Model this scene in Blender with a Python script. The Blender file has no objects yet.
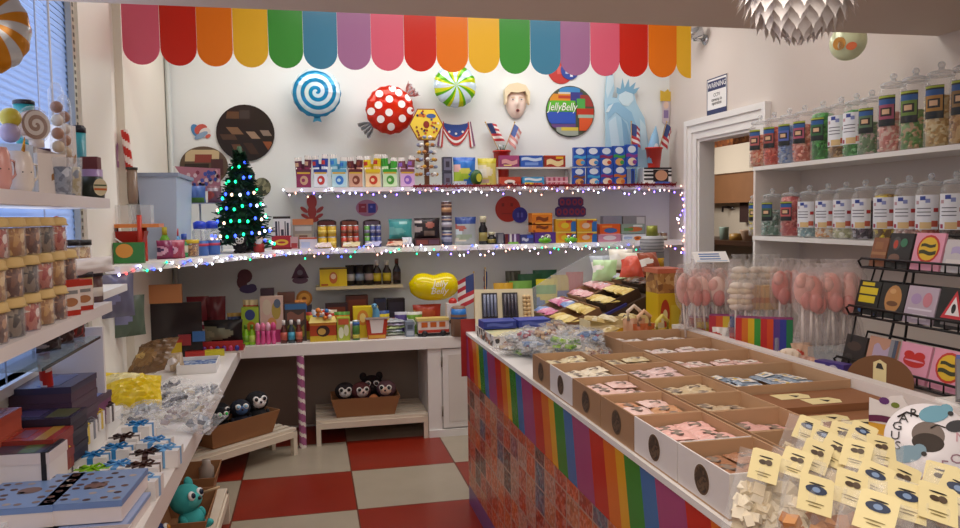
import bpy, math, random
from mathutils import Vector, Matrix
random.seed(11)
R=math.radians
scene=bpy.context.scene
COL=scene.collection
# ------------------------------------------------------------------ camera model
FPX=777.78; YAW=.2136754; PITCH=.0632982; ROLL=-.0150396; CAMZ=1.5
_cy,_sy,_cp,_sp=math.cos(YAW),math.sin(YAW),math.cos(PITCH),math.sin(PITCH)
FWD=Vector((_sy*_cp,_cy*_cp,-_sp)); _r=Vector((_cy,-_sy,0)); _u=_r.cross(FWD)
RGT=math.cos(ROLL)*_r+math.sin(ROLL)*_u; UPV=-math.sin(ROLL)*_r+math.cos(ROLL)*_u
CPOS=Vector((0,0,CAMZ))
def at(px,py,ax,val):
    """point of the real plane <ax>=<val> (a wall, a shelf front, a worktop) seen at a photo pixel"""
    d=RGT*((px-480)/FPX)-UPV*((py-264)/FPX)+FWD
    i='xyz'.index(ax); return CPOS+d*((val-CPOS[i])/d[i])
# ------------------------------------------------------------------ materials
def lin(h):
    h=h.lstrip('#'); h=h if len(h)==6 else ''.join(q*2 for q in h); c=[int(h[i:i+2],16)/255 for i in (0,2,4)]
    return tuple(x/12.92 if x<=.04045 else ((x+.055)/1.055)**2.4 for x in c)+(1,)
_M={}
def mat(h,rough=.5,metal=0,emit=0,spec=.5,name=None):
    k=(h,rough,metal,emit,spec)
    if k in _M: return _M[k]
    m=bpy.data.materials.new(name or 'paint_'+h.strip('#')); m.use_nodes=True
    b=m.node_tree.nodes['Principled BSDF']; b.inputs['Base Color'].default_value=lin(h)
    b.inputs['Roughness'].default_value=rough; b.inputs['Metallic'].default_value=metal
    b.inputs['Specular IOR Level'].default_value=spec
    if emit:
        b.inputs['Emission Color'].default_value=lin(h); b.inputs['Emission Strength'].default_value=emit
    _M[k]=m; return m
def newmat(name,rough=.5):
    m=bpy.data.materials.new(name); m.use_nodes=True; nt=m.node_tree
    b=nt.nodes['Principled BSDF']; b.inputs['Roughness'].default_value=rough
    return m,nt,b
def N(nt,t,**kw):
    n=nt.nodes.new(t)
    for k,v in kw.items():
        if k.startswith('i_'): n.inputs[int(k[2:])].default_value=v
        else: setattr(n,k,v)
    return n
def math_(nt,op,a,b=None,clamp=False):
    n=nt.nodes.new('ShaderNodeMath'); n.operation=op; n.use_clamp=clamp
    for i,v in enumerate((a,b)):
        if v is None: continue
        if isinstance(v,(int,float)): n.inputs[i].default_value=v
        else: nt.links.new(v,n.inputs[i])
    return n.outputs[0]
def mixc(nt,fac,a,b):
    n=nt.nodes.new('ShaderNodeMix'); n.data_type='RGBA'
    if isinstance(fac,(int,float)): n.inputs[0].default_value=fac
    else: nt.links.new(fac,n.inputs[0])
    for i,v in ((6,a),(7,b)):
        if isinstance(v,tuple): n.inputs[i].default_value=v
        else: nt.links.new(v,n.inputs[i])
    return n.outputs[2]
def coords(nt,kind='Object'):
    t=N(nt,'ShaderNodeTexCoord'); s=N(nt,'ShaderNodeSeparateXYZ'); nt.links.new(t.outputs[kind],s.inputs[0]); return t.outputs[kind],s.outputs
def plaster(name,h,h2,scale=3,rough=.7,bump=.05):
    m,nt,b=newmat(name,rough); o,_=coords(nt)
    n=N(nt,'ShaderNodeTexNoise'); n.inputs['Scale'].default_value=scale; n.inputs['Detail'].default_value=4; nt.links.new(o,n.inputs['Vector'])
    nt.links.new(mixc(nt,n.outputs[0],lin(h),lin(h2)),b.inputs['Base Color'])
    n2=N(nt,'ShaderNodeTexNoise'); n2.inputs['Scale'].default_value=90; nt.links.new(o,n2.inputs['Vector'])
    bp=N(nt,'ShaderNodeBump'); bp.inputs['Strength'].default_value=bump; bp.inputs['Distance'].default_value=.01
    nt.links.new(n2.outputs[0],bp.inputs['Height']); nt.links.new(bp.outputs[0],b.inputs['Normal']); return m
def swirl(name,c1,c2,arms,twist,c3=None,rough=.18,sharp=6):
    """pinwheel / spiral print of a foil balloon, in its own object space (disc in local XZ)"""
    m,nt,b=newmat(name,rough); o,s=coords(nt)
    r=math_(nt,'SQRT',math_(nt,'ADD',math_(nt,'MULTIPLY',s[0],s[0]),math_(nt,'MULTIPLY',s[2],s[2])))
    a=math_(nt,'ARCTAN2',s[2],s[0])
    w=math_(nt,'SINE',math_(nt,'ADD',math_(nt,'MULTIPLY',a,arms),math_(nt,'MULTIPLY',r,twist)))
    f=math_(nt,'ADD',math_(nt,'MULTIPLY',w,sharp),.5,True)
    col=mixc(nt,f,lin(c1),lin(c2))
    if c3:
        w2=math_(nt,'SINE',math_(nt,'ADD',math_(nt,'ADD',math_(nt,'MULTIPLY',a,arms/2),math_(nt,'MULTIPLY',r,twist/2)),.6))
        col=mixc(nt,math_(nt,'MULTIPLY',math_(nt,'ADD',math_(nt,'MULTIPLY',w2,5),.5,True),math_(nt,'SUBTRACT',1,f)),col,lin(c3))
    nt.links.new(col,b.inputs['Base Color']); b.inputs['Metallic'].default_value=.25; return m
def film(name,h='#ffffff',alpha=.16,rough=.12):
    m=bpy.data.materials.new(name); m.use_nodes=True; nt=m.node_tree; nt.nodes.clear()
    o=N(nt,'ShaderNodeOutputMaterial'); t=N(nt,'ShaderNodeBsdfTransparent'); t.inputs[0].default_value=(.97,.97,.97,1)
    p=N(nt,'ShaderNodeBsdfPrincipled'); p.inputs['Base Color'].default_value=lin(h); p.inputs['Roughness'].default_value=rough
    mx=N(nt,'ShaderNodeMixShader'); lw=N(nt,'ShaderNodeLayerWeight'); lw.inputs[0].default_value=.35
    f=math_(nt,'ADD',math_(nt,'MULTIPLY',lw.outputs['Facing'],.32),alpha,True)
    nt.links.new(f,mx.inputs[0]); nt.links.new(t.outputs[0],mx.inputs[1]); nt.links.new(p.outputs[0],mx.inputs[2]); nt.links.new(mx.outputs[0],o.inputs[0]); return m
CLEAR=film('clear_plastic','#ffffff',.04,.08)
CELLO=film('cellophane','#ffffff',.05,.1)
FROST=film('cloudy_plastic','#e8eef2',.22,.2)
FOIL=mat('#dfe1e3',.22,.45)
PINKF=film('pink_wrapper','#fff3f0',.07,.1)
def noisy(name,hs,scale=40,rough=.5,detail=2):
    m,nt,b=newmat(name,rough); o,_=coords(nt)
    v=N(nt,'ShaderNodeTexVoronoi'); v.inputs['Scale'].default_value=scale; nt.links.new(o,v.inputs['Vector'])
    sp=N(nt,'ShaderNodeSeparateColor'); nt.links.new(v.outputs['Color'],sp.inputs[0])
    cr=N(nt,'ShaderNodeValToRGB'); cr.color_ramp.interpolation='CONSTANT'; e=cr.color_ramp.elements
    for i,h in enumerate(hs):
        el=e[i] if i<2 else e.new(i/len(hs))
        el.position=i/len(hs); el.color=lin(h)
    nt.links.new(sp.outputs[0],cr.inputs[0]); nt.links.new(cr.outputs[0],b.inputs['Base Color']); return m
WHITE=mat('#efece8',.45); CARD=mat('#a77f58',.8); CARDD=mat('#7d5b3d',.8); CARDI=mat('#b08a64',.85)
BLACK=mat('#17151a',.45); INK=mat('#2a2320',.6); CREAM=mat('#eadaa2',.6); SILVER=mat('#c9ccd0',.25,.9)
PAPER=mat('#f4f1ee',.6); WOODP=plaster('painted_pine','#e4d8c6','#d6c8b2',6,.5)
# ------------------------------------------------------------------ mesh builder
class MB:
    def __init__(s): s.v=[];s.f=[];s.m=[];s.ms=[];s.T=Matrix();s.sm=[]
    def mi(s,m):
        if m not in s.ms: s.ms.append(m)
        return s.ms.index(m)
    def add(s,vs,fs,m,smooth=False):
        o=len(s.v); s.v+=[tuple(s.T@Vector(v)) for v in vs]; k=s.mi(m)
        for f in fs: s.f.append([o+i for i in f]); s.m.append(k); s.sm.append(smooth)
        return s
    def box(s,a,b,m,bev=0,taper=None):
        x0,y0,z0=a;x1,y1,z1=b; t=taper or 0
        vs=[(x0+t,y0+t,z0),(x1-t,y0+t,z0),(x1-t,y1-t,z0),(x0+t,y1-t,z0),(x0,y0,z1),(x1,y0,z1),(x1,y1,z1),(x0,y1,z1)]
        return s.add(vs,[(3,2,1,0),(4,5,6,7),(0,1,5,4),(1,2,6,5),(2,3,7,6),(3,0,4,7)],m)
    def prism(s,poly,y0,y1,m,side=None):
        """poly in local XZ, from y0 (front) to y1"""
        n=len(poly); vs=[(x,y0,z) for x,z in poly]+[(x,y1,z) for x,z in poly]
        s.add(vs,[tuple(range(n)),tuple(range(2*n-1,n-1,-1))],m)
        return s.add(vs,[((i+1)%n,i,n+i,n+(i+1)%n) for i in range(n)],side or m)
    def slab(s,poly,z0,z1,m):
        """poly in XY, from z0 to z1"""
        n=len(poly); vs=[(x,y,z0) for x,y in poly]+[(x,y,z1) for x,y in poly]
        return s.add(vs,[tuple(range(n-1,-1,-1)),tuple(range(n,2*n))]+[(i,(i+1)%n,n+(i+1)%n,n+i) for i in range(n)],m)
    def lathe(s,prof,m,n=20,smooth=True,sx=1,sy=1):
        vs=[];fs=[]
        for r,z in prof:
            for k in range(n): a=2*math.pi*k/n; vs.append((r*math.cos(a)*sx,r*math.sin(a)*sy,z))
        for i in range(len(prof)-1):
            for k in range(n): fs.append((i*n+k,i*n+(k+1)%n,(i+1)*n+(k+1)%n,(i+1)*n+k))
        if prof[0][0]>1e-5: fs.append(tuple(range(n-1,-1,-1)))
        if prof[-1][0]>1e-5: fs.append(tuple((len(prof)-1)*n+k for k in range(n)))
        return s.add(vs,fs,m,smooth)
    def sph(s,c,r,m,n=12,k=8,sc=(1,1,1)):
        prof=[(math.sin(math.pi*i/k),-math.cos(math.pi*i/k)) for i in range(k+1)]
        vs=[];fs=[]
        for a,z in prof:
            for j in range(n): t=2*math.pi*j/n; vs.append((c[0]+r*sc[0]*a*math.cos(t),c[1]+r*sc[1]*a*math.sin(t),c[2]+r*sc[2]*z))
        for i in range(k):
            for j in range(n): fs.append((i*n+j,i*n+(j+1)%n,(i+1)*n+(j+1)%n,(i+1)*n+j))
        return s.add(vs,fs,m,True)
    def tube(s,pts,r,m,n=8,closed=False):
        pts=[Vector(p) for p in pts]; vs=[];fs=[]; K=len(pts)
        rs=r if isinstance(r,(list,tuple)) else [r]*K
        for i,p in enumerate(pts):
            a=pts[(i-1)%K] if closed or i>0 else p; b=pts[(i+1)%K] if closed or i<K-1 else p
            d=(b-a); d=d.normalized() if d.length>1e-9 else Vector((0,0,1))
            u=d.cross(Vector((0,0,1)));
            if u.length<.05: u=d.cross(Vector((1,0,0)))
            u.normalize(); w=d.cross(u)
            for k in range(n): t=2*math.pi*k/n; vs.append(tuple(p+rs[i]*(math.cos(t)*u+math.sin(t)*w)))
        for i in range(K if closed else K-1):
            j=(i+1)%K
            for k in range(n): fs.append((i*n+k,i*n+(k+1)%n,j*n+(k+1)%n,j*n+k))
        if not closed: fs+= [tuple(range(n-1,-1,-1)),tuple((K-1)*n+k for k in range(n))]
        return s.add(vs,fs,m,True)
    def ell(s,cx,cz,rx,rz,y,m,n=20,th=None,rot=0):
        c,q=math.cos(rot),math.sin(rot)
        P=[(cx+rx*math.cos(2*math.pi*k/n)*c-rz*math.sin(2*math.pi*k/n)*q,cz+rx*math.cos(2*math.pi*k/n)*q+rz*math.sin(2*math.pi*k/n)*c) for k in range(n)]
        if th: return s.prism(P,y,y+th,m)
        return s.add([(x,y,z) for x,z in P],[tuple(range(n))],m)
    def poly(s,P,y,m): return s.add([(x,y,z) for x,z in P],[tuple(range(len(P)))],m)
    def rect(s,x0,z0,x1,z1,y,m): return s.poly([(x0,z0),(x1,z0),(x1,z1),(x0,z1)],y,m)
    def build(s,name,parent=None,loc=(0,0,0),rot=(0,0,0)):
        me=bpy.data.meshes.new(name); me.from_pydata(s.v,[],s.f)
        for m in s.ms: me.materials.append(m)
        me.polygons.foreach_set('material_index',s.m); me.polygons.foreach_set('use_smooth',s.sm); me.update()
        o=bpy.data.objects.new(name,me); COL.objects.link(o); o.location=loc; o.rotation_euler=rot
        if parent: o.parent=parent
        return o
_seen={}
def tag(o,label,cat,group=None):
    o['label']=label; o['category']=cat
    if group: o['group']=group
    k=label.lower(); _seen.setdefault(k,[]).append(group)
    return o
def thing(name,label,cat,loc=(0,0,0),rot=(0,0,0),group=None):
    o=bpy.data.objects.new(name,None); COL.objects.link(o); o.location=loc
    o.rotation_euler=rot if isinstance(rot,(tuple,list)) else (0,0,rot); o.empty_display_size=.05
    return tag(o,label,cat,group)
def struct(o): o['kind']='structure'; return o
def stuff(o): o['kind']='stuff'; return o
def copy_thing(o,label=None,group=None,loc=None,rot=None):
    c=o.copy(); COL.objects.link(c)
    for ch in list(o.children):
        d=ch.copy(); COL.objects.link(d); d.parent=c
        for g in ch.children:
            e=g.copy(); COL.objects.link(e); e.parent=d
    if loc is not None: c.location=loc
    if rot is not None: c.rotation_euler=rot
    if label: tag(c,label,c['category'],group or c.get('group'))
    return c
def text(s,size,m,parent,loc,rot=(R(90),0,0),name='lettering',ext=0.0004,align='CENTER',shear=0,sx=1):
    cu=bpy.data.curves.new(name,'FONT'); cu.body=s; cu.size=size; cu.extrude=ext; cu.align_x=align; cu.align_y='CENTER'; cu.shear=shear
    cu.materials.append(m); cu.resolution_u=2
    tmp=bpy.data.objects.new('text_source',cu); me=bpy.data.meshes.new_from_object(tmp); bpy.data.objects.remove(tmp); bpy.data.curves.remove(cu)
    me.name=name; me.transform(Matrix.Diagonal((sx,1,1,1)))
    if not me.materials: me.materials.append(m)
    o=bpy.data.objects.new(name,me); COL.objects.link(o); o.location=loc; o.rotation_euler=rot
    if parent: o.parent=parent
    return o
def art(mb,w,h,y,items):
    """printed shapes on a front face: (u0,v0,u1,v1,colour[,'e'])"""
    for i,a in enumerate(items):
        yy=y-.0004*(i+1); x0,x1=(a[0]-.5)*w,(a[2]-.5)*w; z0,z1=a[1]*h,a[3]*h; m=mat(a[4],.4)
        if len(a)>5 and a[5]=='e': mb.ell((x0+x1)/2,(z0+z1)/2,(x1-x0)/2,(z1-z0)/2,yy,m,16)
        elif len(a)>5 and a[5]=='t': mb.poly([(x0,z0),(x1,z0),((x0+x1)/2,z1)],yy,m)
        elif len(a)>5 and a[5]=='w':
            K=10; mb.poly([(x0+(x1-x0)*k/K,z0+(z1-z0)*.25*math.sin(k*.7)) for k in range(K+1)]+[(x1-(x1-x0)*k/K,z1+(z1-z0)*.25*math.sin((K-k)*.7)) for k in range(K+1)],yy,m)
        else: mb.rect(x0,z0,x1,z1,yy,m)
def pbox(name,label,cat,w,d,h,loc,rot=0,col='#ffffff',a=(),group=None,top=None,parent=None,rough=.45):
    """printed carton, base centre at loc, front towards local -Y"""
    mb=MB(); mb.box((-w/2,-d/2,0),(w/2,d/2,h),mat(col,rough))
    if top: mb.rect(0,0,0,0,0,mat(top)) if False else mb.add([(-w/2+.001,-d/2+.001,h+.0006),(w/2-.001,-d/2+.001,h+.0006),(w/2-.001,d/2-.001,h+.0006),(-w/2+.001,d/2-.001,h+.0006)],[(0,1,2,3)],mat(top,rough))
    art(mb,w,h,-d/2,a)
    o=mb.build(name,parent,loc,rot if isinstance(rot,tuple) else (0,0,rot))
    return tag(o,label,cat,group) if label else o
def pouch_mb(w,d,h,col,a=(),crimp='#cccccc',seed=0,m0=None,cr=0):
    rnd=random.Random(seed); mb=MB(); nu,nv=14,16; vs=[[],[]]
    base=m0 or mat(col,.3)
    wob=[(rnd.uniform(1,3),rnd.uniform(0,6)) for _ in range(3)]
    for side in (0,1):
        for j in range(nv+1):
            for i in range(nu+1):
                u=i/nu*2-1; v=j/nv; 
                t=(1-abs(u)**2.5)*(1-abs(2*v-1)**3)
                pin=1-.06*math.sin(math.pi*v)
                y=(1 if side else -1)*d/2*t+(.004*math.sin(9*u+wob[0][1])*math.sin(7*v+wob[1][1]) if t>.05 else 0)
                if cr: y+=cr*rnd.uniform(-1,1)*min(1,t*3); pin+=cr*rnd.uniform(-2,2)
                vs[side].append((u*w/2*pin,y,v*h))
    def colat(u,v):
        m=base
        for q in a:
            x0,z0,x1,z1=q[:4]
            if len(q)>5 and q[5]=='e':
                if ((u-(x0+x1)/2)/((x1-x0)/2))**2+((v-(z0+z1)/2)/((z1-z0)/2))**2<1: m=mat(q[4],.35)
            elif x0<=u<=x1 and z0<=v<=z1: m=mat(q[4],.35)
        return m
    allv=vs[0]+vs[1]; o=(nu+1)*(nv+1); by={}
    for j in range(nv):
        for i in range(nu):
            k=j*(nu+1)+i; by.setdefault(colat((i+.5)/nu,(j+.5)/nv),[]).append((k,k+1,k+nu+2,k+nu+1))
            by.setdefault(base,[]).append((o+k+1,o+k,o+k+nu+1,o+k+nu+2))
    off=len(mb.v); mb.v+=allv
    for m,fs in by.items():
        ki=mb.mi(m)
        for f in fs: mb.f.append([off+x for x in f]); mb.m.append(ki); mb.sm.append(not cr)
    return mb
def pouch(name,label,cat,w,d,h,loc,rot=0,col='#fff',a=(),group=None,seed=0,m0=None,parent=None,cr=0):
    o=pouch_mb(w,d,h,col,a,seed=seed,m0=m0,cr=cr).build(name,parent,loc,rot if isinstance(rot,tuple) else (0,0,rot))
    return tag(o,label,cat,group) if label else o
# ------------------------------------------------------------------ camera, world, light
cd=bpy.data.cameras.new('camera'); cam=bpy.data.objects.new('camera',cd); COL.objects.link(cam)
cd.sensor_width=36; cd.lens=36*FPX/960; cd.clip_start=.02
cam.matrix_world=Matrix((( RGT.x,UPV.x,-FWD.x,0),(RGT.y,UPV.y,-FWD.y,0),(RGT.z,UPV.z,-FWD.z,CAMZ),(0,0,0,1)))
scene.camera=cam
w=bpy.data.worlds.new('street_daylight'); scene.world=w; w.use_nodes=True
w.node_tree.nodes['Background'].inputs[0].default_value=(.92,.95,1,1); w.node_tree.nodes['Background'].inputs[1].default_value=.26
vs_=scene.view_settings; vs_.view_transform='Standard'; vs_.look='None'; vs_.gamma=1; vs_.use_curve_mapping=False; vs_.exposure=0
scene.cycles.transparent_max_bounces=24; scene.cycles.max_bounces=8
def area(name,loc,size,sy,power,col,rot=(0,0,0)):
    l=bpy.data.lights.new(name,'AREA'); l.shape='RECTANGLE'; l.size=size; l.size_y=sy; l.energy=power; l.color=col
    o=bpy.data.objects.new(name,l); COL.objects.link(o); o.location=loc; o.rotation_euler=rot; return o
area('rear_ceiling_lamp',(0.9,4.95,2.95),3.0,.5,27,(1,.985,.965))
area('middle_ceiling_lamp',(1.0,3.6,2.95),2.2,.5,19,(1,.955,.91))
area('kitchen_fill',(2.98,6.9,2.0),.4,.6,16,(1,.93,.84),(0,R(-62),0))  # added fill light for the room beyond the doorway, no known fixture
area('shop_ceiling_lamp',(0.8,1.6,2.22),1.0,.7,12,(1,.9,.81))
area('shop_front_fill',(0.1,.1,2.22),1.4,.7,22,(1,.91,.84))  # added fill light, brightens the left worktop from under the side shelves
area('window_daylight',(-.93,3.0,1.75),.95,1.1,3,(.9,.94,1),(0,R(-90),0))
# ------------------------------------------------------------------ room shell
XL,XR,YB=-.97,2.75,5.65; ZC=2.262; YBEAM=3.0; ZH=3.0
PB=plaster('white_wall','#eef1ee','#e6ebe9',2); PR=plaster('warm_white_wall','#ddd2c9','#d5c9c0',2); PL=plaster('cream_wall','#faf6ee','#f3ede2',2)
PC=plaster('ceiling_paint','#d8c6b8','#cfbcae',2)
TX0,TY0,TS=-.4244148,3.9512287,.6195252
def floor_mat():
    m,nt,b=newmat('red_and_cream_tiles',.32); o,s=coords(nt)
    u=math_(nt,'DIVIDE',math_(nt,'SUBTRACT',s[0],TX0),TS); v=math_(nt,'DIVIDE',math_(nt,'SUBTRACT',s[1],TY0),TS)
    par=math_(nt,'MODULO',math_(nt,'ADD',math_(nt,'ADD',math_(nt,'FLOOR',u),math_(nt,'FLOOR',v)),40),2)
    n=N(nt,'ShaderNodeTexNoise'); n.inputs['Scale'].default_value=5; n.inputs['Detail'].default_value=6; nt.links.new(o,n.inputs['Vector'])
    red=mixc(nt,n.outputs[0],lin('#902410'),lin('#7c1d0c')); cr=mixc(nt,n.outputs[0],lin('#aca08d'),lin('#9c8f7c'))
    c=mixc(nt,par,red,cr)
    def edge(x): f=math_(nt,'FRACT',x); return math_(nt,'MINIMUM',f,math_(nt,'SUBTRACT',1,f))
    g=math_(nt,'LESS_THAN',math_(nt,'MINIMUM',edge(u),edge(v)),.006)
    nt.links.new(mixc(nt,g,c,lin('#5b2a1a')),b.inputs['Base Color']); return m
mb=MB(); mb.box((XL-.1,-1.6,-.1),(4.6,9.0,0),floor_mat()); struct(mb.build('floor'))
mb=MB(); mb.box((XL-.1,YB,0),(XR+.12,YB+.1,ZH),PB); struct(mb.build('wall_back'))
WY0,WY1,WZ0,WZ1=1.75,3.60,.98,2.45
mb=MB()
for a,b in (((XL-.12,-1.6,0),(XL,WY0,ZH)),((XL-.12,WY1,0),(XL,YB,ZH)),((XL-.12,WY0,0),(XL,WY1,WZ0)),((XL-.12,WY0,WZ1),(XL,WY1,ZH))): mb.box(a,b,PL)
struct(mb.build('wall_left'))
DY0,DY1,DZ=4.42,5.19,2.02
mb=MB()
for a,b in (((XR,-1.6,0),(XR+.12,DY0,ZH)),((XR,DY1,0),(XR+.12,YB,ZH)),((XR,DY0,DZ),(XR+.12,DY1,ZH))): mb.box(a,b,PR)
struct(mb.build('wall_right'))
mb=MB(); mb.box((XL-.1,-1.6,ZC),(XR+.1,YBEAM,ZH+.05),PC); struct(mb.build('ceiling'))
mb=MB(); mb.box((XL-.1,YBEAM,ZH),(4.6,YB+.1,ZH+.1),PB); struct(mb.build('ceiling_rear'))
# door opening: stepped architrave
mb=MB()
for (o0,o1,t) in ((0,.05,.016),(.05,.1,.028),(.1,.14,.042)):
    mb.box((XR-t,DY1+o0,0),(XR+.001,DY1+o1,DZ+o0),WHITE); mb.box((XR-t,DY0-o1,0),(XR+.001,DY0-o0,DZ+o0),WHITE); mb.box((XR-t,DY0-o1,DZ+o0),(XR+.001,DY1+o1,DZ+o1),WHITE)
mb.box((XR,DY1-.02,0),(XR+.119,DY1-.0005,DZ-.02),WHITE); mb.box((XR,DY0+.0005,0),(XR+.119,DY0+.02,DZ-.02),WHITE); mb.box((XR,DY0,DZ-.02),(XR+.12,DY1,DZ),WHITE)
struct(mb.build('trim_1'))
# room beyond the doorway
PK=plaster('kitchen_wall','#cfc3b4','#c4b8a8',2)
mb=MB(); mb.box((4.3,2.5,0),(4.4,9.0,2.6),PK); mb.box((XR+.12,2.4,0),(4.4,2.5,2.6),PK); mb.box((XR+.12,9.0,0),(4.4,9.1,2.6),PK); mb.box((XR+.02,YB+.1,0),(XR+.12,9.0,2.6),PK); struct(mb.build('wall_beyond'))
mb=MB(); mb.box((XR+.12,2.4,2.5),(4.4,9.1,2.6),PK); struct(mb.build('ceiling_beyond'))
def kx(px,py,X): return at(px,py,'x',X)
XK=3.75
t=thing('wall_cupboard','white wall cupboard with brown lower panel seen through the doorway','cupboard',kx(730,200,4.05))
o=Vector(t.location)
a,b=kx(703,190,4.05)-o,kx(758,145,4.05)-o
y0,y1=min(a.y,b.y)-.25,max(a.y,b.y)+.2
z=[kx(720,q,4.05).z-o.z for q in (203,174,147)]
mb=MB(); mb.box((0,y0,z[1]),(.25,y1,z[2]),mat('#cabfb0')); mb.build('carcass',t)
mb=MB(); mb.box((.05,y0,z[0]),(.24,y1,z[1]),plaster('brown_board','#8a5f3c','#7a5132',8)); mb.build('brown_panel',t)
mb=MB(); mb.box((-.02,0,z[2]),(.2,.55,z[2]+.16),noisy('patterned_carton',['#7a4526','#9a5f30','#5e3420'],30))
c=mb.build('carton',None,kx(724,146,4.05)+Vector((0,-.2,0))); c.location.z=o.z+z[2]; c.data.transform(Matrix.Translation((0,0,-z[2]))); tag(c,'brown patterned carton on top of the wall cupboard beyond the door','carton')
zt=kx(735,241,XK).z
t=thing('kitchen_counter','dark wooden worktop on a white unit in the back room','worktop',(XK,kx(735,241,XK).y,0))
mb=MB(); mb.box((-.02,-1.2,zt-.04),(.545,1.5,zt),mat('#3d2417',.4)); mb.build('worktop',t)
mb=MB(); mb.box((.12,-1.15,0),(.545,1.45,zt-.04),mat('#8f857a')); mb.build('unit',t)
def kl(name,label,cat,px,prof,col,n=16):
    p=kx(px,241,XK+.12); mb=MB(); mb.lathe(prof,mat(col,.4),n); o=mb.build(name,None,(p.x,p.y,zt)); return tag(o,label,cat)
kl('beaker','grey green beaker on the dark back room worktop','beaker',724,[(.04,0),(.045,.11),(.048,.12),(.04,.12)],'#8fa39a')
kl('mixing_bowl','cream bowl with red rim on the dark back room worktop','bowl',749,[(.05,0),(.08,.09),(.085,.1),(.075,.1),(.04,.015)],'#d8b9a0')
kl('cake_tin','low brown and yellow tin between beaker and bowl beyond the door','tin',736,[(.06,0),(.06,.06),(.0,.065)],'#a07a3a')
p=kx(748,190,4.24); mb=MB(); mb.box((-.02,-.12,-.32),(.02,.12,.2),mat('#3a2320',.9)); mb.box((-.025,-.02,.2),(.02,.02,.25),mat('#3a2320')); tag(mb.build('apron',None,(p.x,p.y,p.z)),'dark apron hanging in the room beyond the doorway','apron')
p=kx(733,208,4.29); mb=MB(); mb.tube([(0,0,0),(-.06,0,.01),(-.09,.05,.01),(-.09,.05,-.04)],.012,mat('#3a3030',.3,.6)); mb.lathe([(.03,-.01),(.03,.01)],SILVER); tag(mb.build('wall_tap',None,p),'dark tap on the pale wall beyond the doorway','tap')
# window with blind, upright, panels on the left wall
wn=MB(); wn.box((XL-.1,WY0,WZ0),(XL-.09,WY1,WZ1),mat('#a3bbe2',.3,0,1.35)); wo=struct(wn.build('window_1'))
bl=MB(); BLIND=bpy.data.materials.new('blind_slat'); BLIND.use_nodes=True; _n=BLIND.node_tree; _n.nodes.clear(); _o=N(_n,'ShaderNodeOutputMaterial'); _d=N(_n,'ShaderNodeBsdfDiffuse'); _d.inputs[0].default_value=lin('#c3cfe4'); _t=N(_n,'ShaderNodeBsdfTranslucent'); _t.inputs[0].default_value=lin('#dfe6f2'); _x=N(_n,'ShaderNodeMixShader'); _x.inputs[0].default_value=.6; _n.links.new(_d.outputs[0],_x.inputs[1]); _n.links.new(_t.outputs[0],_x.inputs[2]); _n.links.new(_x.outputs[0],_o.inputs[0])
k=0; zz=WZ0+.02
while zz<WZ1:
    bl.add([(XL-.004,WY0+.005,zz),(XL-.016,WY0+.005,zz+.034),(XL-.016,WY1-.002,zz+.034),(XL-.004,WY1-.002,zz)],[(0,1,2,3)],BLIND); zz+=.026
t=thing('window_blind','pale blue venetian blind in the left window','blind',(0,0,0)); bl.build('slats',t)
for y in (2.75,3.2):
    mb=MB(); mb.tube([(XL-.002,y,WZ0),(XL-.002,y,WZ1)],.003,mat('#d9e2f0')); mb.build('ladder_cord',t)
p=at(210/4.8,60,'x',XL-.015); mb=MB(); mb.tube([(XL+.008,p.y,1.7),(XL+.008,p.y,2.4)],.005,WHITE); mb.build('wand',t)
mb=MB(); mb.box((XL-.12,WY1,WZ0-.03),(XL+.012,WY1+.05,WZ1),WHITE); mb.box((XL-.09,WY0,WZ0-.035),(XL+.02,WY1,WZ0),WHITE); struct(mb.build('trim_2'))
ya,yb=at(69,60,'x',XL+.02).y,at(78,60,'x',XL+.02).y
t=thing('slotted_upright','grey slotted shelf upright beside the window','upright',(XL+.012,(ya+yb)/2,0))
mb=MB(); mb.box((-.012,-.022,.7),(.012,.022,2.5),mat('#c9c4b4',.35,.4)); mb.build('channel',t)
mb=MB(); 
for i in range(56): mb.box((.0115,-.008,.75+i*.031),(.0135,.008,.766+i*.031),mat('#5a5648',.6))
mb.build('slots',t)
mb=MB(); y0,y1=at(79,60,'x',XL+.03).y,at(111,60,'x',XL+.03).y; mb.box((XL,y0+.01,0),(XL+.03,y1,2.6),mat('#fdfaf0',.4)); struct(mb.build('trim_3'))
y2=at(126,100,'x',XL+.05).y; mb=MB(); mb.box((XL,y2,0),(XL+.04,YB-.02,2.9),plaster('boxing_panel','#ece5d8','#e6decf',2)); struct(mb.build('trim_4'))
# stickers down the white panel
for i,(py,c,h) in enumerate(((65,'#b05a74',.1),(107,'#c9829b',.12),(155,'#b87fae',.13),(8,'#a06aa8',.06))):
    p=at(118,py,'x',XL+.003); mb=MB(); mb.add([(0,-.03,-h/2),(0,.03,-h/2),(0,.03,h/3),(0,0,h/2),(0,-.03,h/3)],[(0,1,2,3,4)],mat(c)); mb.add([(.0005,-.015,-h/4),(.0005,.015,-h/4),(.0005,.0,h/4)],[(0,1,2)],mat('#efd7df'))
    tag(mb.build('wall_sticker',None,p),['dark pink sweet sticker upper on the left wall strip','pale pink sticker above the candy cane on left wall','lilac sticker beside the red candy cane','small violet sticker at the very top of left wall strip'][i],'sticker','stickers on the left wall')
# pipe along the back wall corner
mb=MB(); mb.tube([(XL+.06,YB-.03,0),(XL+.06,YB-.03,2.9)],.018,mat('#cfd3cf')); tag(mb.build('wall_pipe'),'thin white pipe running up the back left corner','pipe')
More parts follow.
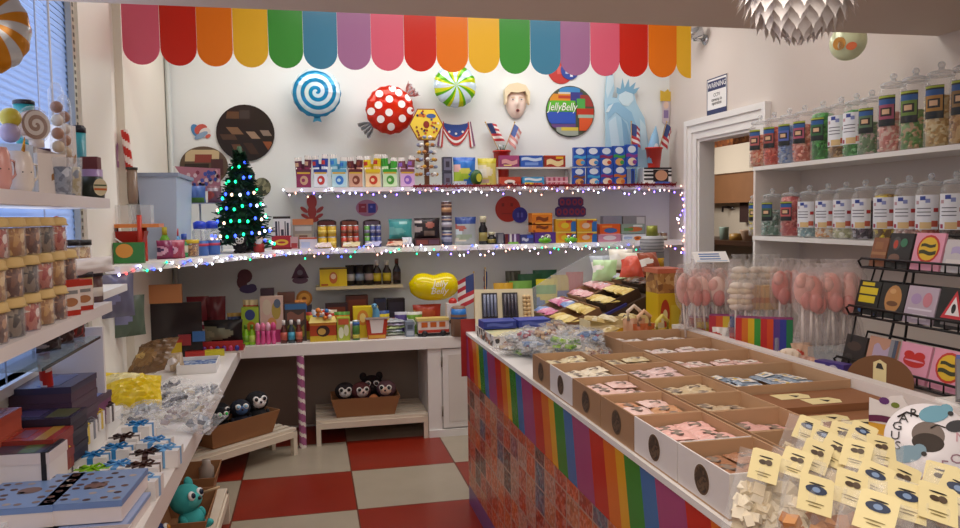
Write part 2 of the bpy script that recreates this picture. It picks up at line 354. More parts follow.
# ------------------------------------------------------------------ bunting
YBU=4.40; xa,xb=at(123,60,'y',YBU).x,at(692,50,'y',YBU).x; n=19; zb=at(440,72,'y',YBU).z; pitch=(xb-xa)/17.55
cols=['#e0607a','#cf2410','#ef7a10','#f2bb2c','#3f9a3a','#3f86a8','#a8709c']
t=thing('scalloped_bunting','rainbow scalloped pelmet hanging under the ceiling along the back','bunting',(xa,YBU,zb))
seq=[0,1,2,3,4,5,6,0,1,2,3,4,5,6,0,1,2,3]
for i in range(18):
    x0=i*pitch+.0008; x1=(i+1)*pitch-.0008
    if i==17: x1=min(x1,xb-xa-.004)
    r=pitch/2-.0008; P=[(x0,.34),(x0,r)]
    K=14
    for k in range(1,K):
        a=math.pi*k/K; xx=x0+r-r*math.cos(a)
        if xx<x1: P.append((xx,r-r*math.sin(a)))
    P+= [(x1,r if i<17 else P[-1][1]),(x1,.34)]
    mb=MB(); yo=(i%2)*.004; mb.prism(P[::-1],yo,yo+.003,mat(cols[seq[i]],.25)); mb.build('scallop',t)
for _x in (.1,.9,1.9,2.7): mb=MB(); mb.tube([(_x,.006,.33),(_x,.006,ZH-zb)],.002,WHITE,5); mb.build('hanging_cord',t)
# ------------------------------------------------------------------ things on the back wall
def wp(px,py,off=.0): return at(px,py,'y',YB-off)
def disc(name,label,cat,px,py,rp,col,items=(),yy=.012,grp=None,rim=None,rz=None):
    p=wp(px,py,yy); r=(at(px+rp,py,'y',YB)-at(px,py,'y',YB)).x; r2=r if rz is None else r*rz
    mb=MB(); mb.ell(0,0,r,r2,0,mat(col,.35),36,th=yy-.001)
    for i,a in enumerate(items):
        y=-.0006*(i+1); q=[v*r for v in a[:4]]
        # clip shapes to disc
        def cl(x,z):
            d=math.hypot(x,z*(r/r2)); 
            return (x,z) if d<r*.97 else (x*r*.97/d,z*r*.97/d)
        pts=[]
        corners=[(q[0],q[1]),(q[2],q[1]),(q[2],q[3]),(q[0],q[3])]
        sk=a[5] if len(a)>5 else 0
        for c in range(4):
            A,B=corners[c],corners[(c+1)%4]
            for k in range(6): x=A[0]+(B[0]-A[0])*k/6; z=A[1]+(B[1]-A[1])*k/6; pts.append(cl(x+sk*z,z))
        mb.poly(pts,y,mat(a[4],.4))
    o=mb.build(name,None,p); return tag(o,label,cat,grp),r
# foil balloons
def balloon(name,label,px,py,rp,m,extra=None,off=.13,puck=16,neck=None):
    r=(at(px+rp,py,'y',YB-off)-at(px,py,'y',YB-off)).x; p=wp(px,py,off)
    t=thing(name,label,'balloon',p,group='foil balloons')
    vs=[];fs=[];K=72;J=14
    for s in (-1,1):
        for j in range(J+1):
            q=math.sin(math.pi/2*j/J)
            for k in range(K):
                a=2*math.pi*k/K; rr=q*r*(1+.018*math.cos(puck*a)*q**6); y=s*.36*r*math.sqrt(max(0,1-q**2.6))*(1+.05*math.cos(puck*a)*q**3)
                vs.append((rr*math.cos(a),y,rr*math.sin(a)))
    o=(J+1)*K
    for j in range(J):
        for k in range(K):
            a,b,c,d=j*K+k,j*K+(k+1)%K,(j+1)*K+(k+1)%K,(j+1)*K+k; fs.append((a,b,c,d)); fs.append((o+d,o+c,o+b,o+a))
    mb=MB(); mb.add(vs,fs,m,True); mb.build('foil_body',t)
    return t,r
t,r=balloon('foil_balloon','round balloon with blue and white spiral on the back wall',316.5,93,24.5,swirl('blue_spiral','#1486b8','#d6f0f8',1,-118,sharp=3))
mb=MB(); mb.add([(-.02,0,-r*.98),(.02,0,-r*.98),(.03,0,-r*1.2),(0,0,-r*1.14),(-.03,0,-r*1.2)],[(0,1,2,3,4)],mat('#3f9cc4',.2,.3)); mb.build('filler_tail',t)
t,r=balloon('foil_balloon','red balloon with white polka dots and twisted silver ends',390,110,24,mat('#cc2a12',.15,.3))
mb=MB()
def ysurf(x,z): q=min(.999,math.hypot(x,z)/r); return -.36*r*math.sqrt(1-q**2.6)-.002
for x,z in ((-.05,.4),(.45,.2),(-.08,-.15),(.47,-.38),(-.5,.15),(-.42,-.42),(.0,-.72),(.35,.68),(.82,-.05),(-.45,.62),(.1,.85),(-.8,-.1),(.75,.5)):
    d=.155*r; c=(x*r,z*r); pts=[(c[0],ysurf(*c),c[1])]
    for k in range(16):
        xx=c[0]+d*math.cos(k*math.pi/8); zz=c[1]+d*math.sin(k*math.pi/8); h=math.hypot(xx,zz)
        if h>.97*r: xx*=.97*r/h; zz*=.97*r/h
        pts.append((xx,ysurf(xx,zz)-.001,zz))
    mb.add(pts,[(0,1+k,1+(k+1)%16) for k in range(16)],mat('#f3f0ee',.2),True)
mb.build('polka_dots',t)
for sg,(dx,dz) in ((1,(.75,.66)),(-1,(-.78,-.62))):
    mb=MB(); 
    vs=[];n=9
    for i in range(n):
        a=i/(n-1)-.5
        for q,(l,wd) in enumerate(((.92,.1),(1.15,.42),(1.42,.62))):
            bx,bz=dx*r*l,dz*r*l; nx,nz=-dz,dx
            vs.append((bx+nx*a*wd*r*1.3,.03*(i%2)*(q+.3),bz+nz*a*wd*r*1.3))
    mb.add(vs,[(3*i+q,3*i+q+1,3*i+q+4,3*i+q+3) for i in range(n-1) for q in (0,1)],FOIL if sg<0 else noisy('printed_foil',['#e4e0e0','#d88a84','#cfccd0'],60,.2),False)
    mb.build('twisted_end',t)
balloon('foil_balloon','green and white pinwheel balloon between the orange and yellow scallops',455,86,21,swirl('green_pinwheel','#5fae12','#cfe6f2',8,14,'#c9d81e'))
# gold swirl near the top left, and the one above the jars
P0=Vector((-.815,2.25,2.005))
def fball(name,label,p,r,m,yaw):
    t=thing(name,label,'balloon',p,(0,0,yaw),'foil balloons'); mb=MB(); vs=[];fs=[];K=64;J=12
    for s in (-1,1):
        for j in range(J+1):
            q=math.sin(math.pi/2*j/J)
            for k in range(K):
                a=2*math.pi*k/K; rr=q*r*(1+.018*math.cos(16*a)*q**6); vs.append((rr*math.cos(a),s*.42*r*math.sqrt(max(0,1-q**2.6)),rr*math.sin(a)))
    o=(J+1)*K
    for j in range(J):
        for k in range(K):
            a,b,c,d=j*K+k,j*K+(k+1)%K,(j+1)*K+(k+1)%K,(j+1)*K+k; fs.append((a,b,c,d)); fs.append((o+d,o+c,o+b,o+a))
    mb.add(vs,fs,m,True); mb.build('foil_body',t); 
    mb=MB(); mb.tube([(0,0,r),(0,0,ZC-p[2])],.0012,WHITE,5); mb.build('string',t); return t
fball('foil_balloon','gold and silver pinwheel balloon hanging at the top left edge',P0,.125,swirl('gold_pinwheel','#d08a1a','#cfd6da',9,22,sharp=4),R(40))
p=at(848,42,'x',2.45)
t=thing('foil_balloon','small pale green balloon with orange shapes below the white paper lamp','balloon',p,(0,0,R(-60)),'foil balloons')
mb=MB(); mb.sph((0,0,0),.085,mat('#d7e0b8',.2,.1),28,16,(1,.55,1))
for x,z,rx,rz,c in ((-.02,-.01,.03,.03,'#c98a2a'),(.035,-.03,.025,.018,'#d9662a'),(-.015,-.02,.012,.02,'#f0e6c0')): mb.ell(x,z,rx,rz,-.047,mat(c),14)
mb.build('foil_body',t); mb=MB(); mb.tube([(0,0,.08),(0,0,ZH-p.z)],.0012,WHITE,5); mb.build('string',t)
# picture discs
disc('round_picture','large dark round photo print of chocolate bars on the back wall','picture',245.5,133,29,'#1d1512',[(-.75,.5,-.2,.75,'#5b3d24',.2),(-.2,.45,.2,.9,'#241a18'),(-.18,.5,.16,.8,'#3b302c'),(-.5,-.05,-.1,.2,'#7d5c41',-.8),(.05,-.2,.35,.05,'#9a8068',-.8),(-.9,-.25,-.4,-.05,'#4a3325',-.5),(.55,-.1,.85,.1,'#8d7a6c',-.6),(-.3,-.75,.0,-.35,'#3a2419',-.6),(.4,-.75,.7,-.3,'#8a4d2b',-.6),(-.7,-.6,-.4,-.4,'#5a3b28',-.5)],.012)
disc('round_picture','round picture of a loaded hot dog behind the Christmas tree','picture',204,166,24,'#5c4a38',[(-.8,.2,.6,.7,'#c9b38a',.1),(-.4,.15,.3,.5,'#8a3d30',.1),(-.8,-.1,.2,.1,'#2a2018',.1),(.3,-.4,.8,.3,'#4a2a2a',0),(-.6,-.7,.4,-.3,'#8f8a8c')],.01,rz=.85)
o,r=disc('round_picture','round picture of assorted sweet packets above the blue cartons','picture',570.5,111.5,24,'#4a5444',[(-.45,.7,.4,.95,'#3f8ac4',0),(-.5,.6,.3,.75,'#d8d2c0'),(-.85,.4,.1,.68,'#d9902a'),(-.5,.5,.05,.62,'#b8402a'),(.0,.35,.5,.75,'#3b3a86'),(.4,.2,.95,.65,'#9a3a34'),(-1,-.45,.2,.42,'#5cb52e'),(-1,-.48,.2,-.02,'#2f55b8',.0),(.25,.1,.6,.5,'#4aa34a'),(.25,-.15,.95,.12,'#b8341f'),(.3,-.25,.95,-.12,'#9fb8a4'),(.35,-.75,.9,-.25,'#d8572a'),(-.8,-.65,.2,-.5,'#6a4a86'),(-.6,-.95,.3,-.62,'#9fa89a'),(-.4,-.75,.3,-.62,'#d8c24a')],.012)
text('JellyBelly',.085,PAPER,o,(-.36*r,-.0125,.16*r),shear=.3,sx=.75)
disc('wall_decal','red round decal behind the blue one, just under the bunting','decal',561,70,13,'#c23a34',[(-.3,-.3,.3,.3,'#d8625a')],.006)
disc('wall_decal','small blue star-speckled round decal under the bunting','decal',570,70,9,'#2f4aa0',[(-.5,-.4,-.1,.0,'#c9d0ea'),(.1,.1,.5,.4,'#8a9cd8'),(.0,-.7,.3,-.4,'#e8ecf6')],.012)
# decals between the shelves
disc('wall_decal','big red round face decal between the two back shelves','decal',508,209,12.5,'#c0392b',[(-.5,.2,-.3,.45,'#8a2a22'),(.2,.2,.4,.45,'#8a2a22'),(-.5,-.4,.3,-.3,'#a83228')],.006)
disc('wall_decal','small blue round face decal overlapping the big red one','decal',520,215,7.5,'#3f3fa0',[(-.4,-.3,.4,.3,'#6a6ac8'),(-.1,-.6,.1,.6,'#34348a')],.012)
disc('wall_decal','pink halo decal holding a red and a blue ball','decal',367,208,11,'#c98aa8',[(-.75,-.4,-.05,.4,'#b03448'),(.1,-.45,.8,.4,'#3a44b0'),(.3,.0,.5,.2,'#8a92e0'),(-.5,.05,-.2,.15,'#e0a0a8')],.006,rz=.75)
p=wp(312,209,.006); mb=MB(); m=mat('#c24a44')
mb.ell(0,.05,.035,.05,0,m,16,th=.005); mb.ell(0,-.02,.03,.05,-.0005,m,16,th=.005); mb.ell(0,-.075,.045,.02,0,m,12,th=.005)
for s in(-1,1):
    mb.ell(s*.055,-.005,.032,.014,-.001,m,12,th=.005,rot=s*.7); mb.ell(s*.05,-.05,.03,.012,-.001,m,12,th=.005,rot=s*.5)
tag(mb.build('wall_decal',None,p),'red lobster-shaped decal between the two back shelves','decal')
p=wp(571,207,.008); t=thing('lettering_decal','purple and red bubble lettering decal on the wall below upper shelf','decal',p)
mb=MB(); m=mat('#5d3f7d')
for x0,x1,z0,z1 in ((-.1,.1,.0,.075),(-.125,.12,-.075,.005)):
    mb.prism([(x0,z0+.015),(x0+.02,z0),(x1-.02,z0),(x1,z0+.015),(x1,z1-.02),(x1-.02,z1),(x0+.02,z1),(x0,z1-.015)],0,.007,m)
mb.build('backing',t)
for s,z,c in (('POP',.038,'#b3485e'),('ROCKS',-.036,'#b3485e')): pass
mb=MB()
for i,(x,z) in enumerate(((-.07,.037),(-.02,.037),(.03,.037),(.075,.037),(-.095,-.036),(-.045,-.036),(.005,-.036),(.05,-.036),(.095,-.036))): mb.ell(x,z,.02,.026,-.001,mat('#a8405a'),12); mb.ell(x,z,.009,.012,-.0015,mat('#5d3f7d'),10)
mb.build('bubble_letters',t)
# faint decals below the lower shelf
p=wp(245,282,.006); mb=MB(); m=mat('#7a4a52',.7)
mb.ell(0,.04,.05,.05,0,m,16,th=.005); mb.ell(-.02,.0,.035,.05,-.0005,m,14,th=.005); mb.ell(.02,-.05,.06,.03,-.001,mat('#5a4a78'),14,th=.005); mb.ell(.045,-.035,.03,.02,-.0015,mat('#5a4a78'),14,th=.005)
tag(mb.build('wall_decal',None,p),'plum and violet cartoon-shaped decal on wall below lower shelf, left','decal')
p=wp(300,274,.006); mb=MB(); mb.prism([(-.06,-.03),(.06,-.03),(.03,.04),(0,.075),(-.03,.04)],0,.005,mat('#6b4a5c',.7)); mb.ell(0,-.045,.055,.025,.0,mat('#8a6a7c',.7),14,th=.005); mb.ell(0,.01,.02,.02,-.001,mat('#8f8490'),12)
tag(mb.build('wall_decal',None,p),'small dark pyramid-shaped decal on wall below the lower shelf','decal')
# stickers on the far left of the back wall
p=wp(201,131,.004); mb=MB()
for x,z,rx,rz,c in ((-.03,.0,.03,.05,'#4a86b8'),(0,.01,.045,.035,'#c8574a'),(.025,-.01,.04,.03,'#e0d8d4'),(.0,-.03,.05,.018,'#8aa4c0'),(.045,-.035,.02,.012,'#d0604e')): mb.ell(x,z,rx,rz,-.0006*len(mb.f),mat(c),14,rot=.5)
tag(mb.build('wall_sticker',None,p),'small blue and red sweet sticker left of the dark round picture','sticker')
for px,py,c,l in ((246,176,'#4f5a48','small leafy grey sticker behind the tree top'),(262,187,'#6a6a52','mottled green round sticker right of the Christmas tree')):
    p=wp(px,py,.004); mb=MB(); mb.ell(0,0,.06,.065,0,noisy('speckled_'+c[1:],[c,'#8f8c6c','#3a3f30'],40),18,th=.003); tag(mb.build('wall_sticker',None,p),l,'sticker')
# face mask
p=wp(517,102,.05); t=thing('face_mask','pale cardboard face mask with swept blond hair and open mouth','mask',p)
vs=[];fs=[];K=32;J=10; W,H=.088,.118
for j in range(J+1):
    q=j/J
    for k in range(K):
        a=2*math.pi*k/K; x=q*W*math.cos(a)*(1-.16*(1-math.sin(a))*.5); z=q*H*math.sin(a); y=-.05*math.sqrt(max(0,1-q*q*.96))
        y-=.022*math.exp(-((x/.013)**2+((z+.012)/.025)**2))-.008*math.exp(-(((abs(x)-.033)/.015)**2+((z-.018)/.01)**2))
        vs.append((x,y+.045,z))
for j in range(J):
    for k in range(K): fs.append((j*K+k,j*K+(k+1)%K,(j+1)*K+(k+1)%K,(j+1)*K+k))
mb=MB(); mb.add(vs,fs,mat('#f0dacc',.6),True); mb.build('face',t)
mb=MB(); mb.prism([(-.092,-.02),(-.08,.0),(-.078,.04),(-.05,.07),(.0,.066),(.06,.078),(.078,.04),(.08,.0),(.091,-.02),(.096,.07),(.062,.122),(0,.138),(-.06,.126),(-.095,.085)],-.02,.03,mat('#ead9b4',.6)); mb.build('hair',t)
for s in(-1,1):
    mb=MB(); mb.ell(s*.033,.018,.014,.0055,-.0075,mat('#e9e4e0'),14); mb.ell(s*.033,.018,.006,.005,-.008,mat('#54483f'),10); mb.ell(s*.033,.034,.018,.004,-.008,mat('#d4b48e'),12,rot=-s*.15); mb.build('eye',t)
mb=MB(); mb.ell(.004,-.062,.014,.012,-.004,mat('#b0665e'),14); mb.ell(.004,-.062,.009,.008,-.005,mat('#3a1a1a'),12); mb.build('mouth',t)
# patriotic swag decal
p=wp(456,133,.006); t=thing('swag_decal','stars and stripes swag decal beside the yellow hexagonal stand','decal',p)
Wd=.11
def arc(z0,z1,k0,k1,m,y):
    P=[]
    for k in range(13): u=-1+k/6; P.append((u*Wd*.85,z0-k0*(1-u*u)))
    for k in range(12,-1,-1): u=-1+k/6; P.append((u*Wd*.85,z1-k1*(1-u*u)))
    mb.prism(P[::-1],y,y+.004,m)
mb=MB(); arc(.075,.055,.015,.085,mat('#2f4f9e'),0); mb.build('blue_field',t)
mb=MB(); arc(.055,.035,.085,.09,mat('#c23b3b'),-.001); arc(.035,.022,.09,.095,PAPER,-.001); arc(.022,.008,.095,.1,mat('#c23b3b'),-.001); mb.build('stripes',t)
for s in(-1,1):
    mb=MB(); 
    for i,c in enumerate(('#c23b3b','#f1ecea','#8a5a7a')): mb.prism([(s*Wd*(.8+.07*i),.08),(s*Wd*(.87+.07*i),.085),(s*Wd*(1.05+.12*i),-.11+.01*i),(s*Wd*(.92+.12*i),-.1)][::s],-.002-.001*i,.003,mat(c))
    mb.build('ribbon_tail',t)
mb=MB()
for x in(-.05,0,.05): mb.ell(x,.03-.045*(1-(x/.09)**2)+.01,.009,.009,-.002,PAPER,10)
mb.build('stars',t)
# CCTV camera, notice
p=at(706,40,'x',XR); t=thing('security_camera','silver bullet camera on bracket above the doorway','camera',p)
mb=MB(); mb.T=Matrix.Rotation(R(90),4,'Y'); mb.lathe([(.035,-.012),(.035,0)],SILVER); mb.build('wall_plate',t)
mb=MB(); mb.tube([(0,0,0),(-.09,0,0),(-.1,0,.03)],.012,SILVER); mb.build('bracket',t)
d=(at(690,43,'x',XR-.2)-p)-Vector((-.1,0,.03)); d=Vector((-.16,.12,-.05)).normalized()
mb=MB(); c=Vector((-.1,0,.04)); mb.tube([c-d*.07,c+d*.1],.036,SILVER,16); mb.build('barrel',t)
mb=MB(); mb.tube([c+d*.1,c+d*.103],.031,BLACK,16); mb.build('lens',t)
p=at(717,96,'x',XR-.004); t=thing('notice_sign','white security notice with dark blue header on wall above door','sign',p,R(-90))
W,H=.27,.26
mb=MB(); mb.box((-W/2,-.002,-H/2),(W/2,.004,H/2),PAPER); mb.build('sign_plate',t)
mb=MB(); nv=mat('#2f3560')
for a in ((-W/2,-H/2,-W/2+.008,H/2),(W/2-.008,-H/2,W/2,H/2),(-W/2,H/2-.008,W/2,H/2),(-W/2,-H/2,W/2,-H/2+.045),(-W/2+.015,H/2-.085,W/2-.015,H/2-.02)): mb.rect(*a,-.0026,nv)
mb.build('border',t)
text('WARNING',.05,PAPER,t,(0,-.003,H/2-.052)); 
for i,(s,z) in enumerate((('CCTV',.01),('cameras in',-.02),('operation',-.045))): text(s,.033,INK,t,(0,-.003,z))
# paper pendant lamp made of curled petals
p=at(800,-22,'y',1.7); p.z=2.065
t=thing('paper_pendant_lamp','white paper ball lamp of layered curled petals hanging from the low ceiling','lamp',p)
mb=MB(); RB=.135; rnd=random.Random(3); pm=mat('#f3ece8',.75)
for la in range(-8,9):
    th=la*R(11); nn=max(3,int(20*math.cos(th)))
    for k in range(nn):
        a=2*math.pi*(k+.5*(la%2))/nn; dd=Vector((math.cos(th)*math.cos(a),math.cos(th)*math.sin(a),math.sin(th)))
        uu=Vector((-math.sin(a),math.cos(a),0)); ww=dd.cross(uu)
        if ww.z>0: ww=-ww
        b=dd*RB*.86; hw=.021
        pts=[b-uu*hw,b+uu*hw,b+dd*.018+ww*.022+uu*hw*1.15,b+dd*.036+ww*.042+uu*.004,b+dd*.044+ww*.05,b+dd*.036+ww*.042-uu*.004,b+dd*.018+ww*.022-uu*hw*1.15]
        mb.add([tuple(q) for q in pts],[(0,1,2,6),(6,2,3,5),(3,4,5)],pm)
stuff_=mb.build('paper_petals',t); 
mb=MB(); mb.sph((0,0,0),RB*.84,pm,20,14); mb.build('core',t); mb=MB(); mb.tube([(0,0,RB*.8),(0,0,ZC-p.z)],.003,WHITE); mb.build('cord',t)
# ------------------------------------------------------------------ back shelves
Z1,Z2,ZT=1.700,1.288,.683; YS1,YS2,YC=5.385,5.33,5.119
def shelf(name,label,poly,z,th=.03,m=WHITE):
    mb=MB(); mb.slab(poly,z-th,z,m); return tag(mb.build(name),label,'shelf')
shelf('upper_wall_shelf','white upper back wall shelf edged with red tinsel and fairy lights',[(-.16,YS1),(XR,YS1),(XR,YB),(-.16,YB)],Z1)
LA=at(150,262,'z',Z2); LA=Vector((max(LA.x,XL+.2),LA.y,Z2))
LA=Vector((-.862,3.84,Z2))
t2=shelf('lower_wall_shelf','long white lower back wall shelf flaring out at the left corner',[(XL+.045,3.84),(LA.x,LA.y),(-.14,YS2),(XR-.0,YS2),(XR,YB),(XL+.045,YB)],Z2,.035)
shelf('small_wall_shelf','short cream shelf above the back counter holding jars and a yellow carton',[(at(316,289,'y',5.45).x,5.45),(at(403,287,'y',5.45).x,5.45),(at(403,287,'y',5.45).x,YB),(at(316,289,'y',5.45).x,YB)],at(360,286,'y',5.45).z,.02,mat('#d8c8a0',.5))
ZS=at(360,286,'y',5.45).z
def row(px0,px1,pyt,Y,z,dz=0):
    a=at(px0,200,'y',Y).x; b=at(px1,200,'y',Y).x; h=at((px0+px1)/2,pyt,'y',Y).z-z-dz
    return (a+b)/2,b-a,h
def R_(px0,px1,pyt,Y,z,name,label,cat,kind='box',d=.09,col='#fff',a=(),group=None,dz=0,rot=0,seed=0,top=None):
    x,w_,h=row(px0,px1,pyt,Y,z,dz); w_*=.97; loc=(x,Y+d/2,z+dz+.0005)
    if kind=='box': return pbox(name,label,cat,w_,d,h,loc,rot,col,a,group,top)
    if kind=='pouch': return pouch(name,label,cat,w_,d,h,loc,rot,col,a,group,seed)
# seven cartons with bars sticking out
specs=[(296.5,312,'#5d2540','#8a2c58','#c9a486','purple and tan','leftmost'),(314,328.5,'#1f3f96','#dfe6f2','#c23a3a','blue','second from the left'),(332,347.5,'#5aa4c8','#b8dcea','#2f7ad0','pale blue','third'),
 (349,363.5,'#5c2230','#cfa18c','#7a3a2a','maroon','fourth'),(365.5,381.5,'#e0c41c','#f0cfa0','#c03a24','yellow','fifth'),(383,398,'#35a032','#cfe8c0','#4a9a3a','green','sixth'),(400.5,415.5,'#7d4a55','#d9b0dc','#8a5fc0','dusky pink','rightmost of seven')]
for i,(p0,p1,c,l,dot,nm,pos) in enumerate(specs):
    x,w_,h=row(p0,p1,157,YS1+.05,Z1); d=.1
    t=thing('bar_display_carton','%s display carton of upright candy bars, %s on the upper back shelf'%(nm,pos),'carton',(x,YS1+.05+d/2,Z1+.0005),0,'bar cartons on the upper shelf')
    w_*=.94; hb=h*.6; mb=MB()
    mb.box((-w_/2,-d/2,0),(w_/2,-d/2+.004,hb),mat(l)); mb.box((-w_/2,d/2-.004,0),(w_/2,d/2,h*.8),mat(c)); mb.box((-w_/2,-d/2,0),(w_/2,d/2,.004),mat(c))
    for s in (-1,1): mb.prism([(0,0),(0,0)],0,0,mat(c)) if False else mb.add([(s*w_/2,-d/2,0),(s*w_/2,d/2,0),(s*w_/2,d/2,h*.8),(s*w_/2,-d/2,hb),(s*(w_/2-.004),-d/2,0),(s*(w_/2-.004),d/2,0),(s*(w_/2-.004),d/2,h*.8),(s*(w_/2-.004),-d/2,hb)],[(0,1,2,3),(7,6,5,4),(3,2,6,7)],mat('#f2efe8'))
    art(mb,w_,hb,-d/2,[(0,.82,1,1,c),(.06,.75,.94,.84,'#d8b03a'),(.25,.15,.8,.65,dot,'e'),(.35,.3,.6,.5,l,'e')])
    mb.build('carton',t)
    for k in range(2):
        for r in (0,1):
            b=pouch_mb(w_*.5,.02,h*(.97-.06*r+.05*((k*7+i)%3)),c,[(0,.35,1,.62,l),(-.5,.7,.5,.8,dot),(-1,.9,1,1,'#d9d4d0')],seed=i*9+k)
            b.build('candy_bar',t,((k-.5)*w_*.46,-.02+.045*r,.006),(R(-3+5*((k+i)%2)),R((k-.5)*7),0))
# lollipop tree
x=at(427,187,'y',YS1+.1).x; t=thing('lollipop_tree','tall brown stand ringed with small wrapped lollipops under a hexagonal yellow sign','lollipop stand',(x,YS1+.1,Z1))
hz=at(427,140,'y',YS1+.1).z-Z1
mb=MB(); mb.lathe([(.05,0),(.05,.012),(.02,.02)],mat('#6a4630')); mb.box((-.016,-.016,0),(.016,.016,hz),mat('#6b4226')); mb.build('post',t)
lm=[mat('#d8a63c',.3),mat('#e8e4e0',.3),mat('#8a94b0',.3),mat('#b0763c',.3)]
for i in range(6):
    for k in range(8):
        a=k*math.pi/4+i*.4; rr=.07-.004*i; z=.09+i*hz*.155
        mb=MB(); mb.tube([(.012*math.cos(a),.012*math.sin(a),z-.01),(rr*math.cos(a),rr*math.sin(a),z)],.002,PAPER,5); mb.sph((rr*math.cos(a),rr*math.sin(a),z),.016,lm[(i+k*3)%4],8,6,(1,1,.8)); mb.build('lollipop',t)
zc=at(427,125,'y',YS1+.1).z-Z1; r=(at(444,125,'y',YS1+.1)-at(427,125,'y',YS1+.1)).x
mb=MB(); mb.prism([(r*math.cos(R(60*k)),r*1.05*math.sin(R(60*k))) for k in range(6)],-.022,-.016,mat('#8a3a2a')); mb.prism([(r*.94*math.cos(R(60*k)),r*.98*math.sin(R(60*k))) for k in range(6)],-.0235,-.021,mat('#efd24a',.4))
rnd=random.Random(5); y=-.024
mb.ell(0,0,.022,.026,y-.001,mat('#8a2a20'),14); mb.ell(.035,.06,.035,.016,y-.001,mat('#3c5fa0'),12); mb.ell(-.03,.065,.03,.012,y-.001,mat('#d07a30'),12)
for k in range(26):
    a=rnd.uniform(0,6.28); q=rnd.uniform(.3,.8)*r; mb.ell(q*math.cos(a),q*math.sin(a),.008,.008,y-.002,mat(rnd.choice(['#7a3a24','#c25a2a','#f4ecd0','#3a4a80','#a02a24'])),8)
mb.build('hexagonal_sign',t,(0,0,zc))
S='upper back shelf'
R_(443.5,453,172,YS1+.06,Z1,'small_packet','lower of two small dark packets beside the big blue pouch','packet',d=.06,col='#3a3a4e',a=[(.1,.1,.9,.9,'#6a6a80'),(.3,.3,.7,.6,'#4a3a4a')])
R_(443.5,453,157,YS1+.06,Z1,'small_packet','upper of two small dark packets beside the big blue pouch','packet',d=.06,col='#3c3c50',a=[(.1,.1,.9,.9,'#74748c'),(.3,.3,.7,.7,'#3a3446')],dz=row(443,453,172,YS1+.06,Z1)[2]+.002)
R_(454,477.5,157,YS1+.04,Z1,'sweet_pouch','blue sweet pouch with pink and green fruit picture on the upper shelf','pouch','pouch',.07,'#2f7ad2',[(-.55,.35,.3,.75,'#efc2c0',),(-.3,.2,.7,.5,'#a8c83a','e'),(-1,.86,1,1,'#1f5fc0'),(-.4,.05,.6,.18,'#d8e2f0'),(.2,.45,.8,.62,'#d8d860','e')],seed=1)
R_(478.5,498,158,YS1+.05,Z1,'sweet_pouch','yellow and cream sweet pouch standing left of the red pot','pouch','pouch',.06,'#d8cf6a',[(-.8,.3,.8,.75,'#efe6c4','e'),(-.5,.4,.4,.6,'#f5f0e0'),(-.2,.1,.6,.25,'#c8a8a0'),(-1,.84,1,1,'#c9bc2a'),(-.9,.2,-.3,.35,'#f8f4e8')],seed=2)
x=at(476.5,177,'y',YS1+.02).x; mb=MB(); mb.sph((0,0,.06),.058,mat('#2c5a22',.4),14,10,(.75,.5,1)); mb.ell(.012,.06,.02,.03,-.031,mat('#c8c83a'),12); tag(mb.build('green_toy',None,(x,YS1+.02,Z1)),'dark green rounded toy standing between the blue and yellow pouches','toy')
# riser with theatre boxes
xa_,xb_=at(497,176,'y',YS1+.09).x,at(573,176,'y',YS1+.09).x; zr=at(535,167,'y',YS1+.09).z; zr0=at(535,176.5,'y',YS1+.09).z
t=thing('shelf_riser','white riser bench holding long candy boxes on the upper shelf','riser',((xa_+xb_)/2,YS1+.15,Z1)); hw=(xb_-xa_)/2
mb=MB(); mb.box((-hw,-.06,zr-Z1-.012),(hw,.09,zr-Z1),mat('#e2ded6')); mb.build('top_board',t)
for s in (-1,1): mb=MB(); mb.box((s*hw-.006*(s+1),-.05,0),(s*hw+.006*(1-s),.08,zr-Z1-.012),mat('#e2ded6')); mb.build('side_board',t)
mb=MB(); mb.box((-hw+.014,.07,.001),(hw-.014,.08,zr-Z1-.012),mat('#d8d4cc')); mb.build('back_board',t)
up=[(500,520,'#8a3a6a','purple-pink',[(0,.6,1,1,'#a84a7a'),(.1,.25,.9,.6,'#d8a0a0','w'),(.2,.1,.6,.2,'#e8d880')]),(520.5,543.5,'#2f5cb8','blue',[(.05,.55,.95,.8,'#c8daf0','w'),(.2,.15,.8,.4,'#7a9ad8')]),(544.5,566,'#9a2a1a','dark red',[(.1,.15,.9,.6,'#e8d29a','w'),(.55,.7,.9,.95,'#e0b02a'),(0,.9,1,1,'#c2401e')])]
for i,(a,b,c,nm,ar) in enumerate(up): R_(a,b,155.5,YS1+.1,zr,'long_candy_box','%s long candy box lying on the white riser, %s'%(nm,('next to the red pot','middle of the three','right of the three')[i]),'box',d=.05,col=c,a=ar)
lo=[(500,521.5,'#c04a34','red',[(.2,.2,.75,.7,'#f0e8e2','e'),(.35,.05,.6,.4,'#3a2a2a'),(.7,.1,1,.5,'#b0341e'),(.6,.0,.8,.25,'#e8e0d8')]),(522.5,544.5,'#3a9ad0','sky blue',[(.1,.6,.9,.85,'#e4eef4','w'),(.1,.1,.5,.4,'#e8c83a'),(.5,.1,.9,.35,'#c85a30'),(0,0,1,.1,'#2a6aa8')]),(546,568.5,'#d8a0b0','pink striped',[(.1,.1,.2,.9,'#b0485e'),(.32,.2,.42,.95,'#b0485e'),(.54,.1,.64,.9,'#b8506a'),(.76,.2,.86,.95,'#b0485e'),(0,.4,1,.55,'#e8c0c8')])]
for i,(a,b,c,nm,ar) in enumerate(lo): R_(a,b,177,YS1+.03,Z1,'candy_box','%s candy box in front of the white riser, %s'%(nm,('below the red pot','middle of the three','nearest the blue cartons')[i]),'box',d=.05,col=c,a=ar)
